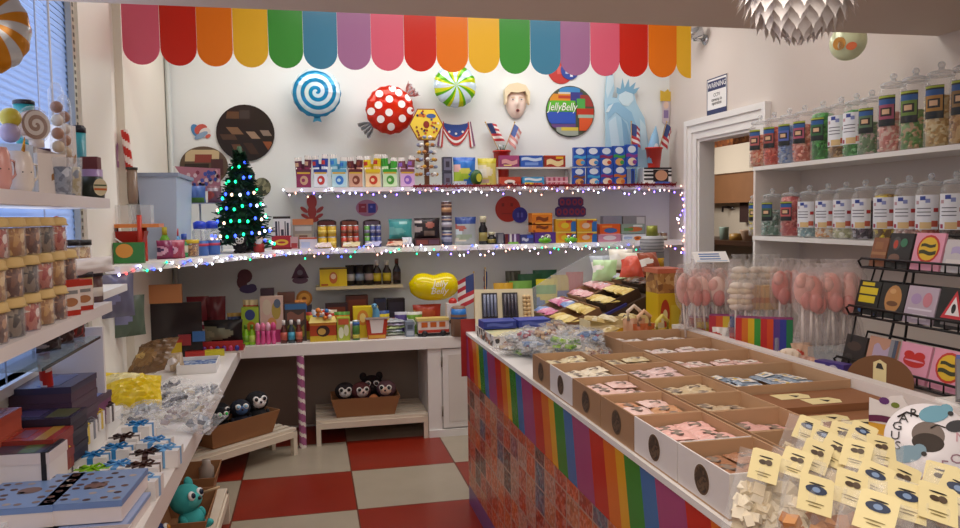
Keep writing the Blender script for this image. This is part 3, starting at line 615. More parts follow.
# red flower pot with flags
def flag(name,label,p,ang,hgt,w=.085,h=.12,grp='small stars and stripes flags',lean=0,faded=False):
    t=thing(name,label,'flag',p,(0,lean,0),grp)
    mb=MB(); mb.tube([(0,0,-.1),(0,0,hgt)],.003,mat('#c9a56a'),6); mb.sph((0,0,hgt),.006,mat('#c9a23a',.3,.6),8,6); mb.build('stick',t)
    rd,wh,bl=('#c23a44','#f2ece8','#39497f') if not faded else ('#dd9a94','#f0e2de','#5a70b0')
    mb=MB(); K=8
    def pt(u,v): # hanging cloth, draped
        return (u*w*(.45+.55*v*.6+.3*(1-v)) , .012*math.sin(u*6+v*2)-.004, hgt-.008-(1-v)*h-u*h*.28)
    for s in range(7):
        v0,v1=s/7,(s+1)/7; m=mat(rd if s%2==0 else wh,.7)
        for k in range(K):
            u0,u1=k/K,(k+1)/K; mm=m
            if v0>.42 and u1<.62: mm=mat(bl,.7)
            P=[pt(u0,v0),pt(u1,v0),pt(u1,v1),pt(u0,v1)]; mb.add(P+[(q[0],q[1]+.0015,q[2]) for q in P],[(0,1,2,3),(7,6,5,4)],mm)
    mb.build('cloth',t,(0,0,0),(0,0,ang)); return t
x=at(504.5,166,'y',YS1+.12).x; pz=zr+.001
def pot(label,x,y,z,r,h,col):
    t=thing('bucket',label,'pot',(x,y,z)); mb=MB(); mb.lathe([(r*.72,0),(r,h),(r*1.08,h),(r*1.08,h-.012),(r*1.0,h-.012)],mat(col,.3),22); mb.lathe([(r*.93,h-.02),(r*.93,h)],mat('#4a1a14')); mb.build('pot_body',t); return t
t=pot('red pot of tinsel holding two small flags on upper shelf',x,YS1+.2,Z1,.062,at(505,150,'y',YS1+.14).z-Z1,'#c22a18')
hp=at(505,150,'y',YS1+.14).z-Z1
mb=MB(); rnd=random.Random(4)
for k in range(60):
    a=rnd.uniform(0,6.28); b=rnd.uniform(.3,1.2); q=Vector((math.cos(a)*math.cos(b),math.sin(a)*math.cos(b),math.sin(b)))*rnd.uniform(.03,.06); mb.tube([(0,0,hp-.01),tuple(q+Vector((0,0,hp)))],.0022,mat(rnd.choice(['#c9d0d4','#6a8a70','#e8ecee','#4a6a58']),.3,.4),4)
stuff(mb.build('tinsel_tuft',t))
for px,py,l,f,an in ((488,122,'small flag on a stick leaning left in the red pot',False,-.28),(514,122,'faded small flag on a stick leaning right in the red pot',True,.2)):
    b=Vector((x,YS1+.2,Z1+hp-.02)); q=at(px,py,'y',YS1+.17); L=(q-b); flag('hand_flag',l,b+Vector((-.012 if an<0 else .012,0,0)),0 if an>0 else .2,L.length,.1,.14,lean=math.atan2(L.x,L.z),faded=f)
# blue cartons two rows
for rw,(zz,yt,pre) in enumerate(((None,168,'lower'),('u',147,'upper'))):
    pass
YB2=YS1+.04; bh=row(574,587,168,YB2,Z1)[2]
xb0,xb1=at(572,186,'y',YB2).x,at(641,186,'y',YB2).x; ph=at(600,166.5,'y',YB2).z
t=thing('shelf_riser','clear shelf tier separating the two rows of blue cartons','riser',((xb0+xb1)/2,YB2+.06,Z1)); mb=MB(); mb.box((-(xb1-xb0)/2,-.05,ph-Z1-.004),((xb1-xb0)/2,.1,ph-Z1),FROST); mb.build('plate',t)
for s in(-1,1): mb=MB(); mb.box((s*(xb1-xb0)/2-.002,.03,0),(s*(xb1-xb0)/2+.002,.1,ph-Z1-.004),FROST); mb.build('side',t)
acc=[['#7a4a3a','#3fa0d8','#8a2a6a','#c86a2a','#5a6a8a'],['#3fa0d8','#3f8ac8','#8a2a5a','#3a9a4a','#8a3a90']]
nmz=[['brown-labelled','sky-banded','plum-banded','orange-pudding','grey-spined'],['bright sky-banded','pale-cream','berry-banded','green-banded','violet-banded']]
xs=[(573.5,585.5),(587.5,600.5),(600.8,613.5),(614,626.5),(627,635)],[(574,586.5),(587,600),(600.3,613),(613.5,625.5),(626,638)]
for rw in (0,1):
    for k,(a,b) in enumerate(xs[rw]):
        c=acc[rw][k]; z=Z1 if rw==0 else ph; yt=(168,167.5,166.5,166,169)[k] if rw==0 else (147.5,147,147,146,144.5)[k]
        ar=[(.15,.62,.85,.95,'#d8e4f0','e'),(0,.42,1,.56,c,'w'),(.15,.04,.9,.4,'#ead9c0' if k not in(0,3) else '#d8a060','e'),(.55,.1,.9,.3,'#c04a30' if k==2 else c,'e')]
        if rw==0 and k==4: ar=[(0,0,.5,1,'#8a94a8'),(.6,.1,.9,.9,'#2a3a78')]
        R_(a,b,yt,YB2,z,'dessert_carton','%s blue dessert carton, %s in the %s row on the upper shelf'%(nmz[rw][k],('first','second','third','fourth','fifth')[k],('lower','upper')[rw]),'carton',d=.035,col='#1f52b8',a=ar,group='blue dessert cartons')
# red bucket on striped box, flags, liberty
xq,wq,hq=row(644,671.5,167.5,YS1+.05,Z1)
pbox('gift_box','black and white striped box with a face picture under the red bucket','box',wq,.12,hq,(xq,YS1+.11,Z1+.0005),0,'#f0eeee',[(0,.9,1,1,'#1c1c22'),(0,.72,.35,.82,'#1c1c22'),(0,.5,.35,.62,'#1c1c22'),(0,.3,.35,.4,'#1c1c22'),(.85,.5,1,.62,'#1c1c22'),(.85,.72,1,.82,'#1c1c22'),(.33,.2,.88,.88,'#2a2024'),(.4,.25,.85,.85,'#d8a080','e'),(.4,.0,.95,.2,'#4a68c0')])
xq=at(654.5,166,'y',YS1+.1).x; zq=Z1+hq+.002; hb=at(654,147.5,'y',YS1+.1).z-zq
t=pot('plain red bucket standing on the striped face box',xq,YS1+.11,zq,.062,hb,'#cc2814')
x=at(637,150,'y',YB2+.06).x
flag('hand_flag','small flag standing among the blue cartons before the cardboard statue',(at(634,146,'y',YB2+.06).x,YB2+.11,ph+.1),.1,at(634,121,'y',YB2+.06).z-ph-.1,.1,.15)
flag('hand_flag','small flag in the red bucket beside the door frame',(xq+.03,YS1+.12,zq+hb*.6),.3,at(668,120,'y',YS1+.1).z-zq-hb*.6,.1,.15,lean=.3)
# cone and yellow topped doll in the bucket
t=thing('paper_cone','pale blue paper figure leaning in the red bucket','figure',(xq-.02,YS1+.105,zq+.03),(0,.12,0))
mb=MB(); mb.lathe([(.035,0),(.045,.12),(.03,.2),(.0,.29)],mat('#8cb8d8',.6),14); mb.build('body',t); mb=MB(); mb.ell(0,.12,.018,.03,-.048,mat('#e2edf4'),12); mb.ell(.012,.08,.01,.012,-.049,mat('#2a3440'),10); mb.build('printed_face',t)
p=at(665,106,'x',XR-.006) ; p=wp(666,105,.02)
t=thing('cardboard_figure','cardboard figure with yellow hair propped high beside the statue cutout','cutout',p)
mb=MB(); mb.prism([(-.03,-.13),(.0,-.16),(.03,-.12),(.035,.05),(-.03,.05)],0,.006,mat('#cdbfc6')); mb.build('body',t); mb=MB(); mb.prism([(-.045,.03),(.045,.03),(.05,.11),(.03,.1),(.015,.12),(-.01,.1),(-.045,.11)],-.003,.008,mat('#d8b43a')); mb.build('hair',t); mb=MB(); mb.ell(0,.0,.022,.03,-.0015,mat('#e6c8b4'),12); mb.rect(-.02,-.1,.02,-.04,-.001,mat('#8f7aa8')); mb.build('print',t)
# statue cutout
o0=at(626,146,'y',YB-.06); t=thing('statue_cutout','pale blue cardboard cutout of a crowned robed statue raising its arm','cutout',(o0.x,YB-.05,Z1)); sc=(at(627,100,'y',YB-.06)-at(626,100,'y',YB-.06)).x
def px(u,v): q=at(u,v,'y',YB-.06); return (q.x-o0.x,q.z-Z1)
def PL_(pts,y,c,th=.004,nm='panel'):
    mb=MB(); P=[px(*q) for q in pts]; ar=sum(P[i][0]*P[(i+1)%len(P)][1]-P[(i+1)%len(P)][0]*P[i][1] for i in range(len(P)))
    mb.prism(P if ar>0 else P[::-1],y,y+th,mat(c,.6)); return mb.build(nm,t)
PL_([(607,75),(613,74),(615,88),(613,97),(618,98),(619,92),(634,91),(637,103),(645,118),(650,150),(650,186),(606,186),(606,120),(605,104)],0,'#a9cfe2',.006,'figure')
PL_([(608,98),(614,84),(614,75),(608,76),(606,90)],-.002,'#c6dfea',.003,'raised_arm')
PL_([(608,75),(613,75),(612,62),(609,62)],-.002,'#2f5a9a',.004,'torch')
PL_([(620,92),(633,91),(634,100),(629,106),(623,105),(619,99)],-.003,'#c9e2ec',.003,'face')
PL_([(617,93),(617,87),(621,89),(623,78),(625,88),(629,79),(630,87),(636,82),(634,89),(640,87),(636,93),(634,94),(626,91),(620,94)],-.004,'#7fb0cc',.003,'crown')
for i,(pts,c) in enumerate((([(608,104),(619,102),(632,112),(640,135),(636,150),(628,122),(616,112),(608,120)],'#8fbcd8'),([(609,122),(616,116),(621,150),(612,150)],'#c2dcea'),([(622,118),(627,124),(632,150),(625,150)],'#86b4d2'),([(640,118),(646,126),(648,150),(642,150)],'#c6e0ec'),([(606,112),(609,106),(614,103),(609,112)],'#d4e8f0'))): PL_(pts,-.0025-.0004*i,c,.002,'robe_fold')
# ------------------------------------------------------------------ fairy lights and tinsel
EM=[mat('#eef2ff',.3,0,8),mat('#b9b6ff',.3,0,9),mat('#ffd9e6',.3,0,4),mat('#7a5cff',.3,0,10),mat('#ffb39a',.3,0,3.5)]
ET=[mat('#2f4cff',.3,0,6),mat('#18e08a',.3,0,4.5),mat('#dfe8ff',.3,0,5),mat('#ffd2b0',.3,0,4),mat('#ff4a4a',.3,0,3)]
def string(name,label,path,n,ems,r=.0055,cordm=None,jit=.016,grp='fairy lights',seed=0):
    rnd=random.Random(seed); t=thing(name,label,'string lights',path[0],0,grp); o=Vector(path[0])
    P=[Vector(p)-o for p in path]; L=[(P[i+1]-P[i]).length for i in range(len(P)-1)]; T=sum(L)
    def pos(s):
        s=s*T
        for i,l in enumerate(L):
            if s<=l or i==len(L)-1: return P[i].lerp(P[i+1],min(1,s/l))
            s-=l
    pts=[]; bulbs=[]
    for k in range(n):
        q=pos(k/(n-1))+Vector((0,-abs(rnd.uniform(.003,jit*.7)),rnd.uniform(-jit*1.3,jit*.4))); pts.append(q); bulbs.append(q)
    mb=MB(); mb.tube(pts,.0018,cordm or mat('#3a3f6a',.5),5); mb.build('cord',t)
    me={}
    for k,q in enumerate(bulbs):
        e=ems[rnd.randrange(len(ems))]
        if e not in me: mb=MB(); mb.sph((0,0,0),r,e,8,6,(1,1,1.3)); b=mb.build('bulb',t,q); me[e]=b.data
        else: b=bpy.data.objects.new('bulb',me[e]); COL.objects.link(b); b.parent=t; b.location=q
    return t
string('fairy_lights','white and violet fairy lights along the upper back shelf edge',[(-.17,YS1-.012,Z1-.02),(XR-.1,YS1-.012,Z1-.022)],72,EM,seed=1,jit=.034)
string('fairy_lights','fairy lights hanging down the corner beside the door frame',[(XR-.06,YS1-.03,Z1-.02),(XR-.04,YS1-.05,1.55),(XR-.09,YS1-.03,1.45),(XR-.035,YS1-.05,1.35),(XR-.06,YS1-.04,Z2-.1)],26,EM,seed=2,jit=.03)
string('fairy_lights','mixed white, violet and blue fairy lights along lower back shelf edge',[(-.1,YS2-.03,Z2-.012),(.5,YS2-.014,Z2+.0),(1.2,YS2-.014,Z2-.02),(1.8,YS2-.014,Z2-.012),(2.62,YS2-.014,Z2-.016)],92,EM+[ET[0],ET[1]],seed=3,jit=.042)
string('fairy_lights','multicoloured fairy lights along the angled corner shelf under the Christmas tree',[(LA.x,LA.y-.012,Z2-.01),(-.14,YS2-.02,Z2-.004)],34,ET+EM[:2],seed=4,jit=.025)
rnd=random.Random(8); mb=MB(); x0,x1=at(413,188,'y',YS1).x,XR-.08
for k in range(420):
    x=rnd.uniform(x0,x1); a=rnd.uniform(0,6.28); mb.tube([(x,YS1-.008,Z1+.004),(x+rnd.uniform(-.02,.02),YS1-.008+.014*math.cos(a)-.008,Z1+.002+.02*math.sin(a))],.0022,mat('#a01822',.25,.3),3)
mb.tube([(x0,YS1-.006,Z1+.004),(x1,YS1-.006,Z1+.004)],.008,mat('#7a1018'),5); o=tag(mb.build('tinsel_garland'),'dark red tinsel garland along the right part of the upper shelf','tinsel'); 
# ------------------------------------------------------------------ Christmas tree
tb=at(243,250,'y',5.05); tx=at(241,200,'y',5.05).x; ttop=at(237,152,'y',5.05).z; tw=(at(268,232,'y',5.05)-at(241,232,'y',5.05)).x
t=thing('christmas_tree','small dark green artificial Christmas tree on the corner shelf','christmas tree',(tx,5.05,Z2)); H=ttop-Z2
mb=MB(); mb.lathe([(.05,0),(.05,.015),(.012,.02)],mat('#2a2420')); mb.tube([(0,0,0),(0,0,H*.97)],.01,mat('#3a2a1c')); mb.build('trunk',t)
mb=MB(); rnd=random.Random(6); g=[mat('#0f3a24',.6),mat('#17492c',.6),mat('#0b2c1c',.6)]
for k in range(1250):
    f=rnd.random()**.8; z=.085+f*(H-.095); rr=tw*1.12*(1-f**1.35*.93)*rnd.uniform(.5,1.08); a=rnd.uniform(0,6.28); L=.05
    p=Vector((rr*math.cos(a),rr*math.sin(a),z-rr*.25)); q=p*.0+Vector((math.cos(a),math.sin(a),rnd.uniform(-.5,.4)))*L
    s=Vector((-math.sin(a),math.cos(a),0))*.007; m=rnd.choice(g)
    for tw_ in (0,1):
        ss=s if tw_==0 else Vector((0,0,.007)); mb.add([tuple(p-q-ss),tuple(p-q+ss),tuple(p+q*.6+ss*.3),tuple(p+q*.6-ss*.3)],[(0,1,2,3)],m)
for k in range(14): z=.1+k*(H-.05)/15; r_=tw*(1-(k/15)**1.3*.95); mb.lathe([(r_*.8,z-.03),(.012,z+.06)],g[k%3],10)
stuff(mb.build('needles',t))
path=[]
for k in range(70): f=k/69; a=f*6.28*6.5; rr=tw*1.15*(1.03-f**1.35*.95); path.append((tx+rr*math.cos(a),5.05+rr*math.sin(a),Z2+.11+f*(H-.13)-rr*.25))
string('tree_lights','blue, green and white lights wound around the small Christmas tree','',0,ET) if False else string('tree_lights','blue, green and white lights wound around the small Christmas tree',path,96,ET[:3]+ET[:2]+ET[3:4],.008,mat('#123822'),.012,seed=7)
# ------------------------------------------------------------------ lower back shelf goods
Y=YS2+.035
def can(name,label,cat,x,y,z,r,h,col,band=None,lid='#c9ccd0',group=None,parent=None,n=18):
    t=thing(name,label,cat,(x,y,z+.0005),0,group)
    mb=MB(); mb.lathe([(r,0),(r,h)],mat(col,.35),n); 
    if band:
        for (a,b,c) in band: mb.lathe([(r*1.01,h*a),(r*1.01,h*b)],mat(c,.35),n)
    mb.build('can_body',t); mb=MB(); mb.lathe([(r*1.02,h),(r*1.02,h+.006),(r*.95,h+.006),(r*.93,h+.002)],mat(lid,.3,.6),n); mb.build('can_lid',t); return t
LS='lower back shelf'
R_(270,290.5,236,Y-.02,Z2,'candy_carton','red candy carton with yellow oval, right of the Christmas tree','carton',d=.08,col='#a82030',a=[(.15,.3,.85,.75,'#e0b03a','e'),(.3,.45,.7,.6,'#a82030','e'),(0,0,1,.15,'#7a1420')])
R_(272,290,216.5,Y+.07,Z2,'popcorn_carton','white carton with black block lettering behind the red one','carton',d=.06,col='#efeff2',a=[(0,.93,1,1,'#3a3030'),(.12,.2,.24,.85,'#3a3f50'),(.3,.2,.36,.85,'#3a3f50'),(.44,.25,.6,.6,'#454a5c'),(.66,.2,.72,.85,'#3a3f50'),(.78,.4,.9,.8,'#454a5c')])
R_(291.5,313,219,Y+.06,Z2,'candy_carton','grey and orange topped carton under the lobster decal','carton',d=.08,col='#8f8880',a=[(0,.8,1,1,'#c87a4a'),(.1,.6,.9,.75,'#b8b4b0'),(.1,.1,.9,.5,'#a89a88'),(.3,.15,.7,.45,'#7a4a3a')])
R_(289,297,237,Y-.02,Z2,'candy_carton','narrow red and white carton beside the red yellow-oval carton','carton',d=.06,col='#c8a0a0',a=[(.1,.1,.9,.5,'#a83a3a')])
R_(298,316,237.5,Y-.015,Z2,'candy_carton','low pale carton with orange top edge in front of the grey carton','carton',d=.06,col='#d8d4dc',a=[(0,.85,1,1,'#c05a3a'),(.1,.1,.6,.6,'#b8c4e0')])
for i,(p0,p1,hd,nm,cans) in enumerate(((316.5,336,'#6a2a2a','yellow',['#d0a820']*2),(340,358.5,'#8a4a34','red',['#c03a2a','#a85a30','#b8402e']),(363.5,381,'#6a5a6a','green and blue',['#5a9a3a','#3f4a8a','#3f4a8a']))):
    x,w_,h=row(p0,p1,219.5,Y+.05,Z2)
    t=thing('can_display','dark arched shelf display behind the %s cans'%nm,'display',(x,Y+.13,Z2+.0005)); mb=MB(); mb.box((-w_/2,-.01,0),(w_/2,.05,h*.85),mat('#4a2c2c')); mb.prism([(-w_/2,h*.84),(w_/2,h*.84),(w_/2,h*.9)]+[(w_/2*math.cos(R(20*k)),h*.9+h*.1*math.sin(R(20*k))) for k in range(1,9)]+[(-w_/2,h*.9)],-.012,.05,mat('#3a2024')); mb.build('backing',t)
    mb=MB(); mb.rect(-w_*.4,h*.8,w_*.4,h*.93,-.0135,mat(hd)); mb.build('printed_header',t)
    k=len(cans); r=w_/k/2*.95; hc=h*.36
    for lv in (0,1):
        for q,c in enumerate(cans):
            xx=x+(q-(k-1)/2)*2*r*1.03
            can('sweet_can','%s sweet can, %s of the %s tier in front of the arched display'%(nm if i<2 else ('green','first blue','second blue')[q],('left','right') [q] if k==2 else ('left','middle','right')[q],('lower','upper')[lv]),'can',xx,Y+.07,Z2+lv*(hc+.008),r*.97,hc,c,[(.3,.62,'#e2c860' if i==0 else '#7a4a3a' if i==1 else '#8a86a0')],group='sweet cans on lower shelf')
R_(388,412.5,219,Y+.05,Z2,'sweet_pouch','turquoise standing pouch on the lower back shelf','pouch','pouch',.06,'#4aa8a8',[(-.7,.25,.7,.6,'#7ac0bc','e'),(-1,.88,1,1,'#3a9090'),(.4,.75,.8,.88,'#a8dcd8')],dz=.045,seed=3)
R_(388,411,239,Y+.03,Z2,'low_carton','low brown carton under the turquoise pouch','carton',d=.1,col='#5a3224',a=[(.1,.2,.9,.8,'#7a4430')])
R_(413.5,440.5,218,Y+.05,Z2,'sweet_pouch','black pouch with pink and white shapes on the lower back shelf','pouch','pouch',.06,'#2a2226',[(-.3,.3,.3,.6,'#b8a8a4','e'),(-.7,.55,-.35,.85,'#a8584e','e'),(.4,.5,.8,.8,'#b06a5c','e'),(-.2,.75,.25,.88,'#d8d0cc'),(-.8,.1,-.4,.25,'#cfc8c0'),(.35,.1,.8,.4,'#7a6a60')],dz=.05,seed=4)
R_(414,440,238.5,Y+.03,Z2,'low_carton','low maroon carton under the black pouch','carton',d=.1,col='#4a2428',a=[(.05,.2,.5,.8,'#7a3a34'),(.55,.2,.95,.8,'#5a3a50')])
x,w_,h=row(441.5,453,201.5,Y+.03,Z2)
for lv,(cc,bd) in enumerate((('#3c4468','#8a8ca8'),('#4a4a60','#b8b4c0'),('#5a3a34','#c89a70'))):
    can('character_can',('dark blue can at the bottom of a stack of three','grey-blue can in the middle of a stack of three','brown figure can topping a stack of three')[lv]+' left of the blue-white pouch','can',x,Y+.07,Z2+lv*h*.338,w_*.46,h*.31,cc,[(.25,.6,bd),(.75,.85,'#c8a890')])
R_(455,477,217,Y+.02,Z2,'sweet_pouch','blue topped pouch of pale sweets right of the stacked cans','pouch','pouch',.07,'#aab0b4',[(-1,.78,1,1,'#24448e'),(-.9,.65,-.2,.85,'#8fb0d8'),(-.5,.5,.5,.72,'#b86a60','e'),(-.6,.35,.3,.55,'#cfe0e6','e'),(-.5,.12,.6,.3,'#d8cfc0','e'),(0,.2,.8,.4,'#9fae98','e')],seed=5)
for px_,l,hh in ((483.5,'black bottle with cream cap right of the blue topped pouch',216),(492,'short black jar with pale gold label beside the cream capped bottle',232)):
    x,w_,h=row(px_-4.5,px_+4.5,hh,Y+.03,Z2); t=thing('bottle',l,'bottle',(x,Y+.06,Z2+.0005)); mb=MB(); r=w_*.48; mb.lathe([(r,0),(r,h*.55),(r*.6,h*.68),(r*.6,h*.78)],mat('#15121a',.25),16); mb.build('bottle_body',t); mb=MB(); mb.lathe([(r*.75,h*.78),(r*.75,h),(0,h)],mat('#cfc9a8')); mb.build('cap',t); mb=MB(); mb.lathe([(r*1.015,h*.12),(r*1.015,h*.42)],mat('#8a7c40')); mb.build('bottle_label',t)
bs=[(497,503.5,233,'#4a4a58','tiny grey packet',[(.1,.1,.9,.9,'#7a7a80')]),(504.5,519.5,234,'#5a3a6a','striped violet and green packet',[(.0,0,.2,1,'#6a2a2a'),(.3,0,.45,1,'#d8d4d0'),(.6,.0,.75,1,'#c8c0d8'),(.2,0,.9,.2,'#7ab04a')]),(520,533.5,234.5,'#3a3f7a','navy packet with white squiggle',[(.1,.3,.6,.6,'#b8bcd0','w'),(.5,.6,.95,.9,'#3a5ac0')])]
for a,b,tp,c,nm,ar in bs: R_(a,b,tp,Y,Z2,'small_packet',nm+' on the lower back shelf below the red decal','packet',d=.05,col=c,a=ar)
R_(534,556,232.5,Y,Z2,'game_box','purple box with white speech bubble on the lower back shelf','box',d=.1,col='#55308a',a=[(.45,.4,.75,.85,'#d8c8b0','e'),(.5,.5,.7,.75,'#6a4a90','e'),(.55,.15,.65,.4,'#d8c8b0')])
zz=row(534,556,232.5,Y,Z2)[2]+.002
for lv in (0,1):
    R_(531.5,552.5,(222.5,213)[lv],Y+.01,Z2,'game_box','%s orange box of the pair on the purple box'%('lower','upper')[lv],'box',d=.1,col='#d87a20',a=[(.2,.35,.8,.65,'#7a3a18','w'),(.0,.85,1,1,'#e89a3a'),(.05,.05,.15,.2,'#8a3a18')],dz=zz+lv*(.052))
for lv in (0,1):
    for k in (0,1):
        x0=(555.5,576.5)[k]; R_(x0,x0+20.5,(232,219)[lv],Y-.01,Z2,'cereal_carton','yellow, orange and blue carton, %s %s of the two by two stack'%(('lower','upper')[lv],('left','right')[k]),'carton',d=.06,col='#d8a020',a=[(.1,.15,.8,.9,'#e0882a','e'),(.25,.25,.65,.7,'#d8b8a0' if k else '#d8c030','e'),(.75,0,1,.8,'#2f6ab0'),(.5,.7,.8,.9,'#b8402a'),(0,.9,1,1,'#e8d060')],dz=lv*(row(x0,x0+20,232,Y-.01,Z2)[2]+.002),group='two by two cartons')
for i,px_ in enumerate((545,571)):
    x=at(px_,244,'y',Y-.035).x; t=thing('frog_toy',('lime green frog toy left','lime green frog toy right')[i]+' of two in front of the yellow cartons','toy',(x,Y-.035,Z2+.0005),0,'frog toys'); mb=MB(); mb.sph((0,0,.022),.026,mat('#6ab82a',.3),12,8,(1.9,.9,.85)); mb.build('body',t)
    for s in(-1,1): mb=MB(); mb.sph((s*.022,-.012,.045),.011,mat('#f4f4f0',.3),8,6); mb.sph((s*.022,-.021,.045),.005,BLACK,6,5); mb.build('eye',t)
gx=[(598,621,234,'#c88aa0','pink carton with pale oval',[(.2,.2,.8,.8,'#dcd2da','e'),(0,.85,1,1,'#e0a0a8')],0,Y-.01),(622,647,234.5,'#dfe4ea','white carton with an orange ball',[(.45,.1,.8,.75,'#d0702a','e'),(.55,.3,.7,.55,'#8a3a1a','e'),(.05,.3,.4,.7,'#a8bce0')],0,Y-.01),
 (599.5,620.5,224,'#d85a1a','orange carton with blue oval',[(.2,.1,.85,.6,'#3f6aa8','e'),(.1,.65,.6,.85,'#e88a3a')],.001,Y+.02),(621,645,224,'#8a9a90','multicoloured carton beside orange',[(.2,.2,.9,.7,'#c86a3a','e'),(.1,.3,.5,.6,'#5a8a4a'),(.5,.7,.9,.9,'#d8dad8')],.001,Y+.02),
 (603,622,216,'#8a92a4','grey-blue carton at the back',[(.1,.3,.8,.7,'#a8b4c8','e')],.0015,Y+.05),(622.5,646,216,'#8f8c90','grey carton with white patch at the back',[(.1,.2,.6,.6,'#aca8a8','e'),(.6,.5,.95,.95,'#cfcccc')],.0015,Y+.05)]
hs={}
for a,b,tp,c,nm,ar,lv,yy in gx:
    base=0 if lv==0 else row(600,620,234.5,Y-.01,Z2)[2]+.002 if lv==.001 else row(600,620,234.5,Y-.01,Z2)[2]+.002
    R_(a,b,tp,yy if lv!=.0015 else Y+.092,Z2,'candy_carton',nm+', right end of lower back shelf','carton',d=.065,col=c,a=ar,dz=base if lv==.001 else 0)
x=at(651,239,'y',Y).x; mb=MB(); mb.sph((0,0,.032),.03,mat('#2f4aa8',.3),14,10); mb.lathe([(.02,0),(.02,.008)],mat('#2f4aa8')); mb.ell(0,.035,.012,.012,-.031,mat('#c8d0e8'),10); tag(mb.build('blue_ball',None,(x,Y+.02,Z2+.0005)),'blue ball toy at the right end of the lower back shelf','toy')
for i,px_ in enumerate((658,665.5)):
    x=at(px_,240,'y',Y).x; can('small_tin',('olive lidded small tin beside the blue ball','brown small tin nearest the door frame on lower shelf')[i],'tin',x,Y+.03,Z2,.026,.055,('#8a8450','#7a5a40')[i],[(.2,.6,'#b8b4a8')])
# flat novelty packets lying in front
for i,(px_,c,l) in enumerate(((324,'#d8c4c0','pale pink crumpled packet lying before the yellow cans'),(351,'#d8c89a','cream packet lying before the red cans'),(371,'#b8b8dc','lilac paper cone lying before the blue cans'),(394,'#dcb8a0','white packet with red print lying before the turquoise pouch'),(408,'#c8ccd8','pale grey tag standing before the black pouch'))):
    x=at(px_,244,'y',Y-.03).x; pouch('novelty_packet',l,'packet',.12 if i!=4 else .07,.018,.06,(x,Y-.025,Z2+.01),(R(-62 if i!=4 else -25),0,R((12,-10,-32,-22,8)[i])),c,[(-.3,.3,.5,.7,'#c0503a' if i==3 else '#e8e2dc','e')],seed=i)
# corner shelf goods (left part)
def CS(px_,py,yy): return at(px_,py,'y',yy)
x=CS(207,245,4.75)
for i,(px_,yy) in enumerate(((200,4.72),(212,4.82))):
    x=CS(px_,240,yy).x; t=thing('candy_dispenser',('blue lidded candy dispenser, left','blue lidded candy dispenser, right')[i]+' of the pair left of the Christmas tree','dispenser',(x,yy,Z2+.0005),0,'blue dispensers')
    mb=MB(); mb.lathe([(.045,0),(.045,.08),(.04,.085)],mat('#3f6ab8',.3),16); mb.build('base',t); mb=MB(); mb.lathe([(.04,.085),(.043,.14),(.03,.155)],FROST,16); mb.build('clear_drum',t); mb=MB(); mb.lathe([(.034,.155),(.036,.19),(.015,.2),(.0,.2)],mat('#2a4ad8',.3),16); mb.build('lid',t); mb=MB(); mb.lathe([(.046,.055),(.046,.07)],mat('#c03a5a'),16); mb.build('band',t)
x=CS(191,243,4.62); t=thing('squat_jar','squat jar with yellow lid of brown sweets on corner shelf','jar',(x.x,4.62,Z2+.0005)); mb=MB(); mb.lathe([(.042,0),(.042,.075)],CLEAR,18); mb.build('jar_body',t); mb=MB(); mb.lathe([(.038,.004),(.038,.065),(0,.068)],noisy('brown_sweets',['#9a6a3a','#c89a5a','#7a4a2a'],90),16); stuff(mb.build('sweets',t)); mb=MB(); mb.lathe([(.044,.075),(.044,.095),(0,.097)],mat('#d8b82a',.35),18); mb.build('lid',t)
for i,(px_,yy,c,c2,h,l) in enumerate(((165,4.5,'#7ac03a','#d8c83a',.17,'lime green bottle with yellow cap at left end of corner shelf'),(176,4.52,'#3a8ac0','#b03a4a',.16,'blue bottle with red cap beside the lime green one'),(184,4.6,'#3a9a5a','#3a5ab8',.13,'short green bottle with blue cap on the corner shelf'))):
    p=CS(px_,240,yy); t=thing('squeeze_bottle',l,'bottle',(p.x,yy,Z2+.0005)); mb=MB(); mb.lathe([(.026,0),(.028,.02),(.028,h*.6),(.014,h*.75)],mat(c,.3),14); mb.build('bottle_body',t); mb=MB(); mb.lathe([(.015,h*.75),(.015,h),(0,h)],mat(c2,.35),12); mb.build('cap',t); mb=MB(); mb.lathe([(.0285,h*.2),(.0285,h*.5)],mat('#e8e4d0'),14); mb.build('bottle_label',t)
for i,(px_,yy,c,l) in enumerate(((166,4.42,'#8a2a5a','berry pink bag slumped at the left end of corner shelf'),(176,4.45,'#a8405a','red-violet bag beside the berry pink bag'))):
    p=CS(px_,250,yy); pouch('sweet_bag',l,'bag',.1,.06,.1,(p.x,yy,Z2+.001),R(30),c,[(-.5,.2,.5,.7,'#d8a8c0','e'),(-.2,.4,.3,.6,'#4a2a5a','e')],seed=i+20)
